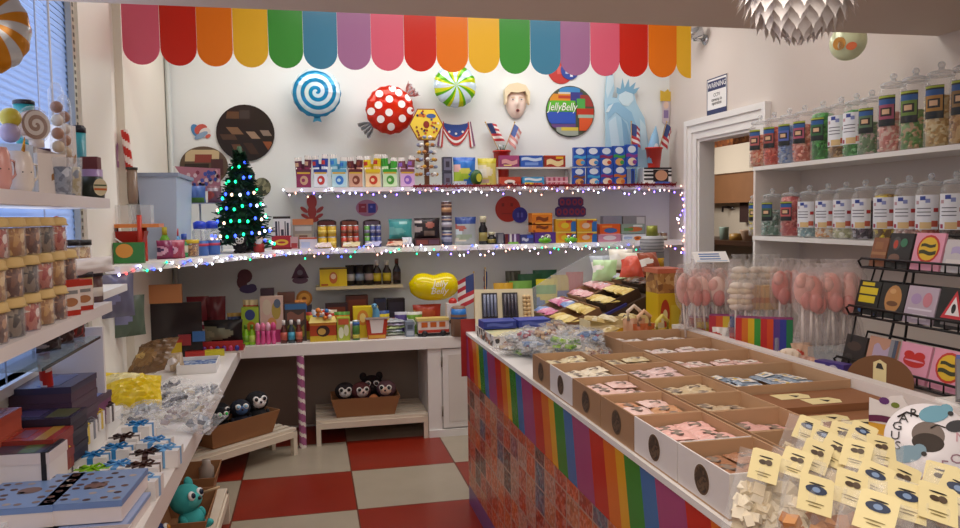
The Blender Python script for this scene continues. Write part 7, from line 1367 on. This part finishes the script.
for i,(u0,u1,v0,v1,c,l,cs) in enumerate(TR):
    strays('kraft tray: '+l if c!='#3f2818' and c!='#3a2416' else 'open tray: '+l,u0,u1,v0,v1,c)
    for k in range(6):
        q=on_slope(u0+(u1-u0)*(.25+.5*(k%2)),v0+(v1-v0)*(.2+.3*(k//2)),.035)
        nm='fudge_packet'; pouch(nm,'%s in the %s'%(('packet','packet','packet','yellow fudge bag','yellow fudge bag','brown packet')[i],l),'packet',.1,.035,.085,q-ex*.0+Vector((-.04,0,0)),(R(-86),R(10*(k%2)-5),R(-90+12*(k%3)-12)),cs[k%3],[(-.6,.25,.6,.75,['#e8dcd8','#d8dce8','#f0e6e2'][k%3] if i<3 else cs[(k+1)%3],'e')],'packets in tray %s'%l.split(',')[0],seed=600+i*9+k)
# cream display box of fudge bars in front of stand (near side)
t=thing('fudge_box','long cream carton of fudge bars with a yellow label before the sloping stand','carton',(1.36,3.27,ZK+.0512),R(3)); mb=MB(); W,D,H=.36,.12,.075
mb.box((-W/2,-D/2,0),(W/2,D/2,.005),mat('#dccba0',.6))
for A,B in (((-W/2,-D/2,.005),(W/2,-D/2+.004,H*.7)),((-W/2,D/2-.004,.005),(W/2,D/2,H)),((-W/2,-D/2+.004,.005),(-W/2+.004,D/2-.004,H)),((W/2-.004,-D/2+.004,.005),(W/2,D/2-.004,H))): mb.box(A,B,mat('#dccba0',.6))
mb.build('carton_body',t); mb=MB(); mb.rect(-.06,.01,.04,.04,-D/2-.0006,mat('#d8a81e')); mb.build('yellow_label',t)
mb=MB(); mb.box((1.17,3.07,ZK+.0006),(1.54,3.35,ZK+.05),mat('#e2dcd4')); tag(mb.build('low_riser'),'low white riser under the cream fudge bar carton','riser')
rnd=random.Random(14)
for k in range(12):
    x=1.2+.30*rnd.random(); y=3.10+.09*rnd.random() if k<8 else 3.27; pouch('fudge_bar','cream fudge bar piled at the cream carton before the sloping stand','fudge bar',.045,.025,.09,(x,y,ZK+.065+(.05 if k>=8 else .012*(k%3))),(R(-80),R(rnd.uniform(-15,15)),rnd.uniform(-1.2,1.2)),rnd.choice(['#e2cf98','#d8c080','#e8dab0']),[(-.8,.35,.8,.6,'#4a3c2c' if k%3==0 else '#efe4c0','e')],'cream fudge bars',seed=700+k)
# ------------------------------------------------------------------ shelf behind the rail with lollipops
ZB=.95
mb=MB(); mb.box((XRL+.058,1.3,.0),(2.02,3.55,ZB),mat('#d6ccc6',.5)); tag(mb.build('back_counter'),'pale back counter behind the white rail carrying the lollipop tubs','counter')
# acrylic tub with yellow and red label, grey bottle
p=at(664,300,'y',3.4); 
t=thing('sweet_dispenser','yellow and red square sweet drum behind the stand near the door frame','dispenser',(2.0,4.0,0)); 
t.location=(at(664,300,'y',3.30).x,3.30,ZB+.0008); x0,x1=at(640,300,'y',3.3).x,at(690,300,'y',3.3).x; w_=(x1-x0)*.46; zt=at(664,268,'y',3.3).z-ZB
mb=MB(); mb.box((-w_/2,-.06,0),(w_/2,.07,zt*.62),mat('#d8b41e',.35)); art(mb,w_,zt*.62,-.06,[(.1,.15,.5,.85,'#b8401e','e'),(.55,.0,.9,.7,'#e0c83a'),(.2,.3,.4,.6,'#efe0a0','e')]); mb.build('drum_base',t)
mb=MB(); mb.box((-w_/2,-.06,zt*.62),(w_/2,.07,zt*.93),noisy('amber_sweets',['#b8884a','#a8743a','#c8a064','#8a5c34'],45)); mb.build('amber_window',t); mb=MB(); mb.box((-w_/2-.006,-.066,zt*.93),(w_/2+.006,.076,zt),mat('#c86a4a',.35)); mb.build('lid',t)
pz=at(652,264,'y',3.38); t=thing('syrup_bottle','grey labelled bottle with amber base and silver top standing before the door frame','bottle',(at(652,264,'y',3.45).x,3.62,.0)); 
YQ=4.15; b=at(652,268,'y',YQ); ZQ=b.z; tz=at(652,236,'y',YQ).z; r=(at(663,250,'y',YQ).x-b.x); t.location=(b.x,YQ,ZQ+.0006)
mb=MB(); mb.lathe([(r,0),(r,.06)],mat('#c89a1e',.25),20); mb.build('amber_base',t); mb=MB(); mb.lathe([(r,.06),(r,tz-ZQ-.02),(r*.8,tz-ZQ)],mat('#a8a8ac',.35),20)
for k in range(5): mb.lathe([(r*1.005,.09+.018*k),(r*1.005,.094+.018*k)],mat('#55555c'),20)
mb.build('grey_label',t); mb=MB(); mb.lathe([(r*.5,tz-ZQ),(r*.45,tz-ZB-.17),(0,tz-ZB-.17)],mat('#8a8f3a',.3,.3),14); mb.build('top',t)
mb=MB(); mb.box((-r*1.4,-.08,0),(r*1.4,.08,ZQ),mat('#8a7a6a',.5)); tag(mb.build('plinth_block',None,(b.x,YQ,0)),'tall brown plinth under the grey labelled bottle by the door frame','stand')
mb=MB(); mb.box((1.935,3.56,0),(2.3,3.75,ZB),mat('#d6ccc6',.5)); tag(mb.build('side_plinth'),'short pale plinth at the far end of the back counter','plinth')
# wooden sock dolls / character packs in front (pink faces)
for i,(px_,py,c,c2,l) in enumerate(((633,305,'#d8a884','#e8d0b8','peach faced cut-out packet beside the dark tray'),(640,316,'#c86a3a','#e8b890','orange horseshoe-eared packet in front of the yellow drum'),(655,322,'#c8a81e','#e0cc5a','yellow strip packet below the drum'))):
    q=at(px_,py,'y',3.15); h=.14-.02*i; t=thing('novelty_packet',l,'packet',(q.x,3.14-.03*i,ZB+.0008 if q.x>1.6 else ZK+.0008),R(-10+8*i)); pouch_mb(.1,.03,h,c,[(-.5,.2,.5,.6,c2,'e')],seed=800+i).build('packet_body',t)
    mb=MB(); mb.tube([(-.025,-.002,h-.01),(-.028,-.002,h+.03),(0,-.002,h+.055),(.028,-.002,h+.03),(.025,-.002,h-.01)],.009,mat(c2,.5),8); mb.build('loop_handle',t)
for i,(px_,py,c,l) in enumerate(((620,288,'#e2604a','red topped white pouch on the upper part of the stand',),(600,282,'#b8d8a0','pale green pouch on the upper part of the stand'),(626,268,'#efe9dc','white crumpled bag at the top of the stand'),(645,262,'#e8e0d0','cream bag with a red flash at the top of the stand'),(612,276,'#b8c0cc','silver bag with black stripes at the top of the stand'),(632,286,'#a8543a','small brick-coloured cup of sweets on the stand'))):
    u=.74-.05*(i%3); v=(.25,.45,.5,.28,.55,.1)[i]; q=on_slope((.45,.38,.5,.48,.42,.5)[i],v,.05); pouch('stand_bag',l,'bag',.13,.06,.12,q,(R(-25),0,R(-40+12*i)),c,[(-.5,.4,.5,.7,'#d8503a' if i in(0,3) else '#f4f0ea','e')],seed=820+i)
# wrapped lollipops
def lolly(label,x,y,z,h,kind,rot,lean,grp,seed,col='#e2958c'):
    t=thing('wrapped_lollipop',label,'lollipop',(x,y,z+.001),(lean[0],lean[1],rot),grp); rnd=random.Random(seed)
    mb=MB(); mb.tube([(0,0,0),(0,0,h*.62)],.0045,mat('#efe4de',.5),7); mb.build('stick',t)
    mb=MB()
    if kind=='pink': 
        mb.sph((0,0,h*.72),.036,mat(col,.3),12,10,(1,.5,1.6)); mb.sph((.01,-.012,h*.6),.026,mat('#da908a',.3),10,8,(1,.5,1.4)); mb.sph((-.015,-.01,h*.8),.022,mat('#eab4aa',.3),10,8,(1,.6,1.2))
    elif kind=='white':
        for k in range(5): mb.sph((.004*((-1)**k),0,h*(.55+.075*k)),.026,mat(['#efe0d0','#e8d4b8'][k%2],.35),10,7,(1.15,.7,.6))
    else:
        mb.box((-.018,-.012,h*.5),(.018,.012,h*.86),mat('#e6c48e',.4)); mb.box((-.0185,-.0125,h*.6),(.0185,.0125,h*.68),mat('#d89a6a',.4))
    mb.build('candy',t)
    mb=MB(); r=.041; mb.lathe([(r*.95,h*.12),(r*.7,h*.3),(r*.35,h*.4),(r,h*.52),(r*1.05,h*.75),(r*.95,h*.93),(r*.55,h*1.0),(r*.7,h*1.04)],PINKF if kind=='pink' else CELLO,14,True,1.0,.6); mb.build('wrapper',t)
    return t
rnd=random.Random(19)
for i in range(21):
    px_=803+(i%7)*8+2*(i//7); y=2.44+.07*(i//7)+.02*rnd.random(); q=at(px_,300,'y',y)
    lolly('large pink wrapped lollipop in the bundle beside the wire rack, %s row'%('front','middle','back')[i//7],q.x,y,ZB+.03,at(px_,263+4*(i%3),'y',y).z-ZB-.03,'pink',R(-20+rnd.uniform(-30,30)),(R(rnd.uniform(-4,3)),R(rnd.uniform(-4,4))),'pink lollipops %s row'%('front','middle','back')[i//7],900+i,rnd.choice(['#e59a90','#e6a49a','#dd8c84','#edb4aa']))
q=at(826,345,'y',2.48); t=thing('lollipop_tub','clear tub holding the large pink lollipops','tub',(q.x,2.49,ZB+.0006)); mb=MB(); mb.box((-.13,-.09,0),(.13,.11,.008),mat('#cfd4dc',.3)); mb.build('base',t); mb=MB(); mb.box((-.13,-.092,.008),(.13,-.089,.07),FROST); mb.build('clear_wall',t); mb=MB(); mb.box((-.13,.108,.008),(.13,.111,.07),FROST); mb.build('clear_wall',t)
for i in range(12):
    px_=736+(i%6)*7.5; y=2.78+.08*(i//6); q=at(px_,300,'y',y); k='white' if i//6==1 or i%6<2 else 'stick'
    lolly('%s in the bundle left of the pink ones, %s row'%({'white':'white swirl wrapped lollipop','stick':'cream and orange banded candy stick'}[k],('front','back')[i//6]),q.x,y,ZB+.02,at(px_,(276 if i//6==0 else 258),'y',y).z-ZB-.02,k,R(rnd.uniform(-30,30)),(R(rnd.uniform(-3,3)),R(rnd.uniform(-3,3))),'%s bundle %s'%(k,i//6),930+i)
for i in range(3):
    px_=780+5*i; y=2.70+.05*i; q=at(px_,300,'y',y); lolly('pink wrapped lollipop between the white swirls and the big pink bundle',q.x,y,ZB+.02,at(px_,262,'y',y).z-ZB-.02,'pink',0,(0,R(2*i)),'pink between bundles',950+i,'#dd9088')
for i in range(18):
    px_=686+(i%6)*10+3*(i//6); y=3.0+.07*(i//6); q=at(px_,300,'y',y)
    lolly('pale pink wrapped lollipop in the left bundle under the tilted price card, %s row'%('front','middle','back')[i//6],q.x,y,ZB+.02,at(px_,272-5*(i//6),'y',y).z-ZB-.02,'pink',R(rnd.uniform(-40,40)),(R(rnd.uniform(-6,6)),R(rnd.uniform(-6,6))),'pale pink bundle %s'%(i//6),960+i,rnd.choice(['#f0c4b8','#ebb4aa','#f2d0c4']))
q=at(711,258,'y',3.1); t=thing('price_card','white price card with blue print tilted above the left lollipop bundle','card',(q.x,3.1,q.z),(R(-55),0,R(-12))); mb=MB(); mb.box((-.075,-.001,-.03),(.075,.001,.045),PAPER); mb.build('card_plate',t); mb=MB(); [mb.rect(-.05,z,.04,z+.008,-.0016,mat('#4a78b8')) for z in (-.012,.006,.022)]; mb.rect(-.066,-.024,.066,-.02,-.0014,mat('#8ab0d8')); mb.build('printed_lines',t)
mb=MB(); mb.tube([(0,0,-.002),(0,0,-(q.z-ZB)+.001)],.003,SILVER,6); o=mb.build('card_stem',t); o.matrix_parent_inverse=Matrix(); o.rotation_euler=(0,0,0); o.location=(0,0,0)
o.rotation_mode='XYZ'; o.matrix_local=t.matrix_basis.to_3x3().inverted().to_4x4()
# rainbow tubs and boxes at the rail
def rainbow(label,px0,px1,py0,py1,y,cols,d=.07):
    a,b=at(px0,py1,'y',y),at(px1,py1,'y',y); h=max(.04,at(px0,py0,'y',y).z-ZB); w_=b.x-a.x; pbox('rainbow_carton',label,'carton',w_,d,h,((a.x+b.x)/2,y,ZB+.0008),R(-35),'#8a2a6a',[(i/len(cols),0,(i+1)/len(cols),1,c) for i,c in enumerate(cols)],'rainbow cartons')
rainbow('rainbow striped carton, largest, under the banded candy sticks',740,788,319,345,2.66,['#c82a2a','#d8701e','#e0b81e','#3a9a3a','#c82a2a','#d84a1e','#5a3a8a','#2f3a9a','#1f7a4a'])
rainbow('rainbow striped carton, smaller, under the pale pink bundle',712,742,316,332,2.9,['#b82a3a','#d85a2a','#e0c03a','#3a5aa0','#b8304a'])
rainbow('red and yellow striped carton before the yellow drum',690,716,318,330,3.08,['#b8301e','#e0a81e','#a82a4a','#4a2a5a'])
for i,(px_,y,c,l) in enumerate(((722,2.86,'#ece6de','white cone cap packet beside the small rainbow carton'),(741,2.82,'#8a3a4a','maroon packet with a tan stripe behind the rainbow cartons'),(700,3.0,'#d8b83a','yellow and red oval packet under the pale pink bundle'),(806,2.42,'#d8b49a','pink and tan packet before the pink bundle'),(758,2.82,'#e0a83a','amber and pink straw packet behind the rainbow carton'))):
    q=at(px_,330,'y',y); pouch('novelty_packet',l,'packet',.09,.03,.08,(min(max(q.x,1.63),1.98),y,ZB+.002),(R(-18),0,R(-30+11*i)),c,[(-.5,.3,.4,.7,'#c8422e','e')],seed=840+i)
q=at(784,348,'y',2.5); t=thing('shell_packet','cream shell-shaped sweet resting by the white rail','sweet',(XRL+.09,2.42,ZB+.001),R(-40)); mb=MB(); mb.sph((0,0,.032),.034,mat('#ead8c4',.6),14,10,(1.25,.6,.95)); [mb.tube([(x,-.02,.01),(x*1.3,-.018,.055)],.004,mat('#dcc6ae',.6),6) for x in (-.025,-.01,.008,.024)]; mb.build('shell',t)
t=thing('playing_card_box','violet and white box with an eye emblem at the foot of the wire rack','box',(XRL+.10,2.20,ZB+.001),R(-75)); mb=MB(); mb.box((-.055,-.02,0),(.055,.02,.055),mat('#4f3f8a',.4)); art(mb,.11,.055,-.02,[(.08,.2,.38,.85,'#e8e4ee'),(.45,.1,.85,.9,'#d8d0e0','e'),(.55,.25,.75,.75,'#b8a03a','e'),(.6,.35,.7,.6,'#1a1a1a','e')]); mb.build('box_body',t)
for i,yy in enumerate((2.30,2.36)): t=pouch('novelty_packet',('tan wrapped sweet, nearer','tan wrapped sweet, farther')[i]+' beside the cream shell at the rail','packet',.06,.03,.05,(XRL+.10,yy,ZB+.001),(R(-30),0,R(-70)),('#c89a80','#b88a78')[i],[(-.4,.3,.4,.7,'#e8d0c0','e')],seed=850+i)
# ------------------------------------------------------------------ wire card rack
XK_=1.80; YK0,YK1=1.52,2.32; zt_=[1.302,1.142,.968]
t=thing('wire_card_rack','black wire rack with three tiers of small novelty cards on the back counter','rack',(XK_,YK1,ZB)); WI=mat('#1c191a',.4,.3)
rel=lambda x,y,z:(x-XK_,y-YK1,z-ZB)
for i,z in enumerate(zt_):
    mb=MB(); xo=XK_+.10-.06*i if False else XK_+.045*(2-i)
    for dx,dz in ((-.05,.0),(-.05,.03),(.03,.0)): mb.tube([rel(xo+dx,YK0,z+dz),rel(xo+dx,YK1,z+dz)],.0042,WI,6)
    mb.tube([rel(xo-.05,YK1,z+.03),rel(xo-.05,YK1+.015,z+.02),rel(xo-.05,YK1,z),rel(xo+.03,YK1,z),rel(xo+.07,YK1,z+.11),rel(xo+.07,YK0,z+.11)],.0042,WI,6)
    k=0; y=YK1-.06
    while y>YK0: mb.tube([rel(xo-.05,y,z),rel(xo-.05,y,z+.03),rel(xo-.05,y-.05,z+.03),rel(xo-.05,y-.05,z)],.003,WI,5); mb.tube([rel(xo-.05,y-.025,z),rel(xo+.03,y-.025,z)],.003,WI,5); y-=.1
    mb.build('tier',t)
for y in (YK0+.08,YK1-.12):
    mb=MB(); mb.tube([rel(XK_+.16,y,zt_[0]+.11),rel(XK_+.12,y,zt_[0]),rel(XK_+.075,y,zt_[1]),rel(XK_+.03,y,zt_[2]),rel(XK_+.03,y,ZB+.005)],.0045,WI,6); mb.tube([rel(XK_-.05,y,zt_[2]),rel(XK_-.05,y,ZB+.004),rel(XK_+.1,y,ZB+.004),rel(XK_+.16,y,zt_[0]+.11)],.0045,WI,6); mb.build('wire_leg',t)
for y,z in ((YK1-.02,zt_[0]),(YK1-.06,zt_[0]),(YK1-.03,zt_[1])): mb=MB(); mb.tube([rel(XK_+.08 if z==zt_[0] else XK_-.0,y,z),rel(XK_+.05 if z==zt_[0] else XK_-.02,y,z-.09),rel(XK_+.06 if z==zt_[0] else XK_-.0,y-.02,z-.13)],.0032,WI,5); mb.build('wire_stay',t)
def card(label,tier,y0,w_,col,items,h=.098):
    z=zt_[tier]; xo=XK_+.045*(2-tier); t=thing('novelty_card',label,'card',(xo-.035,y0-w_/2,z+.0048),(R(-14),0,R(-90)),'novelty cards on the wire rack'); mb=MB(); mb.box((-w_/2,-.004,0),(w_/2,.004,h),mat(col,.3)); mb.build('card_body',t); mb=MB(); art(mb,w_,h,-.004,items)
    if mb.f: mb.build('printed_front',t)
    return t
Yl='#d8c01e'; PK='#e39cb4'
yl_=[('#e0b01e','e')]
oval=[(.12,.2,.9,.95,'#c83a2a','e'),(.18,.26,.84,.89,'#e0b82a','e'),(.25,.62,.75,.7,'#3a3a1a','w'),(.22,.42,.8,.52,'#3a3a1a','w')]
card('brown card at the left end of the top tier',0,2.300,.07,'#8a5638',[(0,.4,1,.5,'#a87850'),(.2,.6,.7,.85,'#9a6640')])
card('black card with red and green emblem on the top tier',0,2.225,.10,'#232022',[(.15,.5,.5,.9,'#4a4a4a','e'),(.2,.55,.4,.8,'#b8402a','e'),(.5,.6,.8,.85,'#3a7a5a','e'),(.1,.15,.6,.4,'#7a5a4a','e')],.115)
card('pink card with a yellow oval on the top tier',0,2.115,.115,PK,oval,.118)
card('pale grey card with violet band on the top tier',0,1.990,.12,'#c8c4c8',[(.2,.55,.9,.75,'#b0a4cc','w'),(.1,.2,.6,.4,'#d8d2d0')],.1)
card('pale card at the right end of the top tier, cut by the photo edge',0,1.860,.12,'#d0c8c4',[(.2,.4,.8,.7,'#b8a8b8','w')],.1)
card('black card with yellow block lettering on the middle tier',1,2.315,.105,'#1f1f1e',[(.15,.85,.7,.95,Yl),(.1,.6,.9,.8,Yl),(.12,.35,.85,.55,Yl),(.2,.05,.4,.2,'#3a6aa0','e')],.115)
card('black card with a tan shell shape on the middle tier',1,2.205,.11,'#201e1e',[(.2,.15,.85,.95,'#b8844a','e'),(.3,.35,.75,.5,'#6a4424','e'),(.35,.7,.6,.85,'#cda06a','e')],.115)
card('lilac card with pink figures on the middle tier',1,2.090,.12,'#b8a8b8',[(.1,.35,.9,.4,'#d8d0dc'),(.15,.5,.5,.8,'#a890b8','e'),(.55,.45,.85,.85,'#c8808c','e'),(.3,.1,.8,.25,'#d0c8d0')],.115)
card('black card with a red and white warning triangle on the middle tier',1,1.965,.125,'#1c1a1b',[(.15,.25,.8,.95,'#c83038','t'),(.27,.33,.69,.8,'#e8e0e0','t'),(.42,.38,.55,.62,'#1c1a1b','e'),(.2,.08,.8,.16,'#8a8484')],.12)
card('black card with pale lettering at the right end of the middle tier',1,1.835,.12,'#1e1c1d',[(.2,.7,.5,.85,'#d8d4d4'),(.55,.6,.8,.8,'#d8d4d4'),(.2,.4,.45,.6,'#c8c4c4'),(.5,.3,.8,.5,'#d8d4d4')],.12)
card('dark brown card at the left end of the bottom tier',2,2.315,.10,'#2c211c',[(.1,.5,.8,.8,'#4a382e','e'),(.1,.1,.5,.4,'#3a3430','e')],.105)
card('peach card with lilac lettering on the bottom tier',2,2.205,.125,'#c09078',[(.2,.4,.75,.75,'#b8a4bc','w'),(.88,0,1,1,'#4a5468'),(.75,0,.88,1,'#8a8a90')],.115)
card('pink card with red lips on the bottom tier',2,2.065,.12,PK,[(.15,.38,.88,.72,'#c8281e','e'),(.15,.6,.5,.8,'#c8281e','e'),(.5,.6,.85,.8,'#c8281e','e'),(.2,.53,.85,.58,PK,'e')],.118)
card('pink card with a yellow oval on the bottom tier',2,1.935,.125,PK,oval,.12)
card('plain pink card at the right end of the bottom tier',2,1.800,.12,'#e0a0b6',[(.0,.0,1,.12,'#d08aa4')],.118)
# ------------------------------------------------------------------ right wall jar shelves
XS=2.46; zj1=at(753,167,'x',XS).z; zj2=at(753,236,'x',XS).z; yj=at(753,168,'x',XS).y
for z,nm,l in ((zj1,'upper_jar_shelf','white upper jar shelf on the right wall'),(zj2,'lower_jar_shelf','white lower jar shelf on the right wall')):
    mb=MB(); mb.box((XS,1.2,z-.022),(XR,yj,z),WHITE); tag(mb.build(nm),l,'shelf')
mb=MB(); mb.box((XS+.002,yj-.022,zj2-.75),(XR,yj-.002,zj2-.0225),WHITE); mb.box((XS+.002,yj-.022,zj2+.0005),(XR,yj-.002,zj1-.0225),mat('#e6dcd4')); tag(mb.build('shelf_end_panel'),'white end panel of the jar shelves beside the doorway','panel')
JR=.058
def jarmat(cs,sc=60): return noisy('sweets_'+cs[0][1:]+cs[1][1:],cs,sc,.35)
def sweetjar(label,y,z,cs,labk,lc,grp,fillh=.6,H=.285,x=None,lump=22,fat=1):
    t=thing('sweet_jar',label,'jar',(x or XS+.075,y,z+.0006),R(-68),grp); r=JR*fat
    mb=MB(); mb.lathe([(r*.96,0),(r,.006),(r,H*.74),(r*.93,H*.8),(r*.78,H*.84),(r*.78,H*.86)],CLEAR,20); mb.build('jar_body',t)
    mb=MB(); mb.lathe([(r*.84,H*.86),(r*.86,H*.9),(r*.7,H*.92),(r*.2,H*.94),(r*.17,H*.97)],FROST,18); l=mb.build('lid',t); mb=MB(); mb.sph((0,0,H),r*.24,FROST,12,8); mb.build('knob',l)
    rnd=random.Random(int(y*1000)); m0=jarmat(cs); mb=MB(); mb.lathe([(r*.86,.006),(r*.88,H*fillh),(r*.5,H*(fillh+.03)),(0,H*(fillh+.04))],m0,18)
    ms=[mat(c,.3) for c in cs]
    for k in range(70):
        a=rnd.uniform(0,6.283); zz=rnd.uniform(.012,H*fillh); s=.0095
        mb.sph((r*.85*math.cos(a),r*.85*math.sin(a),zz),s,rnd.choice(ms),7,5,(1,1,rnd.uniform(.6,1)))
    stuff(mb.build('sweets',t))
    mb=MB(); n=10
    def band(u0,u1,z0,z1,m,dr=.0008):
        vs=[]
        for k in range(n+1): a=R(-90)+u0+(u1-u0)*k/n; vs+=[((r+dr)*math.cos(a),(r+dr)*math.sin(a),z0),((r+dr)*math.cos(a),(r+dr)*math.sin(a),z1)]
        mb.add(vs,[(2*k,2*k+2,2*k+3,2*k+1) for k in range(n)],m,True)
    if labk=='black':
        band(-.62,.62,H*.34,H*.74,mat('#1e2422',.4)); band(-.55,.55,H*.38,H*.68,mat(lc,.4),.0012); band(-.6,.6,H*.62,H*.69,mat('#2a5a9a',.4),.0016); band(-.62,.62,H*.71,H*.735,mat('#a8b83a',.4),.0016); band(-.4,.4,H*.47,H*.58,mat('#2a2220',.4),.0016); band(-.26,.26,H*.495,H*.56,mat('#e0b890',.4),.002); band(-.55,.55,H*.38,H*.43,mat('#23262a',.4),.0018)
    else:
        band(-.95,.95,H*.2,H*.72,mat('#eef0f6',.4)); band(-.3,.1,H*.64,H*.7,mat('#3a4a9a',.4),.0014); band(.1,.4,H*.6,H*.66,mat('#8a94c8',.4),.0014); band(-.7,-.4,H*.58,H*.63,mat('#c8a0a8',.4),.0014)
        for q in range(3): band(-.6,.45,H*(.4+.055*q),H*(.413+.055*q),mat('#5a5a68',.4),.0014)
        band(.62,.92,H*.46,H*.52,mat('#b8383a',.4),.0014); band(-.75,-.45,H*.22,H*.28,mat('#a83a5a',.4),.0014); band(-.3,.5,H*.21,H*.31,mat('#e0c088',.4),.0014); band(.5,.9,H*.24,H*.33,mat('#c8604a',.4),.0014)
    mb.build('jar_label',t)
up=[(758,['#e09a84','#d8785a','#e8b89a'],'black','#b05a5a','peach'),(772,['#d8604a','#e07a64','#c84a3a'],'black','#a04a44','coral red'),(787,['#6a84b8','#8aa0cc','#a8b4cc'],'black','#5a6ab8','blue-grey'),(802,['#e08878','#f0b0a0','#c86a58'],'black','#b0506a','pink and orange'),(820,['#3a9a3a','#5ab85a','#2a7a2e'],'black','#2f6a3a','bright green'),(838,['#b88850','#d8b88a','#8a6a44'],'white','','tan white-labelled'),(853,['#4aa84a','#8ac88a','#3a8a3a'],'white','','half hidden green white-labelled'),(868,['#8aa07a','#c8b0a8','#6a8a64'],'black','#5a7a5a','mixed grey-green'),(889,['#e8a89a','#e8c8b8','#d88a80'],'black','#a8506a','pale pink'),(911,['#8aa86a','#c8a884','#6a9a54'],'black','#6a8a3a','green and tan'),(936,['#dcc08a','#e8d8ac','#c8a468'],'black','#b8863a','honey gold'),(962,['#c89a58','#a87a44','#d8b47a'],'black','#8a6a3a','amber')]
for i,(px_,cs,lk,lc,nm) in enumerate(up):
    y=at(px_,150,'x',XS+.075).y; sweetjar('%s sweet jar on the upper right wall shelf, %s from the doorway'%(nm,['first','second','third','fourth','fifth','sixth','seventh','eighth','ninth','tenth','eleventh','twelfth'][i]),y-.02,zj1,cs,lk,lc,'sweet jars on the upper shelf',[.62,.72,.7,.66,.8,.66,.74,.5,.5,.48,.6,.7][i],H=.285 if i<8 else .335,fat=1 if i<8 else 1.06)
dn=[(757,['#d8c84a','#e0dcd0','#c8c0a8'],'black','#b8a83a','yellow and white narrow'),(770,['#8aa49a','#b8c4bc','#5a7a6a'],'black','#4a6a4a','grey-green'),(789,['#c86a64','#d88a80','#b84a4a'],'black','#c05a5a','full rose red'),(807,['#a8c4c8','#d8e4e4','#8aa8b0'],'white','','pale aqua'),(825,['#e0c8a0','#d8a070','#e8e0d8'],'white','','cream and peach'),(843,['#d8d8b8','#e8e8d8','#b8b890'],'white','','pale olive'),(862,['#6a5a6a','#b8b4c0','#3a3040'],'white','','silver and plum'),(884,['#d8c02a','#b8902a','#7a5a2a'],'white','','yellow-olive'),(905,['#d8b8b0','#e8dcd8','#b89a94'],'white','','pale rose'),(927,['#a84a34','#e8dcd8','#c87a5a'],'white','','brick and white'),(952,['#5a4a44','#8a7a70','#3a302c'],'white','','dark brown')]
for i,(px_,cs,lk,lc,nm) in enumerate(dn):
    y=at(px_,215,'x',XS+.075).y; sweetjar('%s sweet jar on the lower right wall shelf, %s from the doorway'%(nm,['first','second','third','fourth','fifth','sixth','seventh','eighth','ninth','tenth','eleventh'][i]),y-.02,zj2,cs,lk,lc,'sweet jars on the lower shelf',[.6,.55,.82,.3,.28,.28,.66,.74,.3,.3,.5][i],fat=.98,H=.25+.0028*i)
# check labels shared across groups
for k,g in _seen.items():
    if len(g)>1 and len(set(g))>1: print('LABELDUP',k,g)
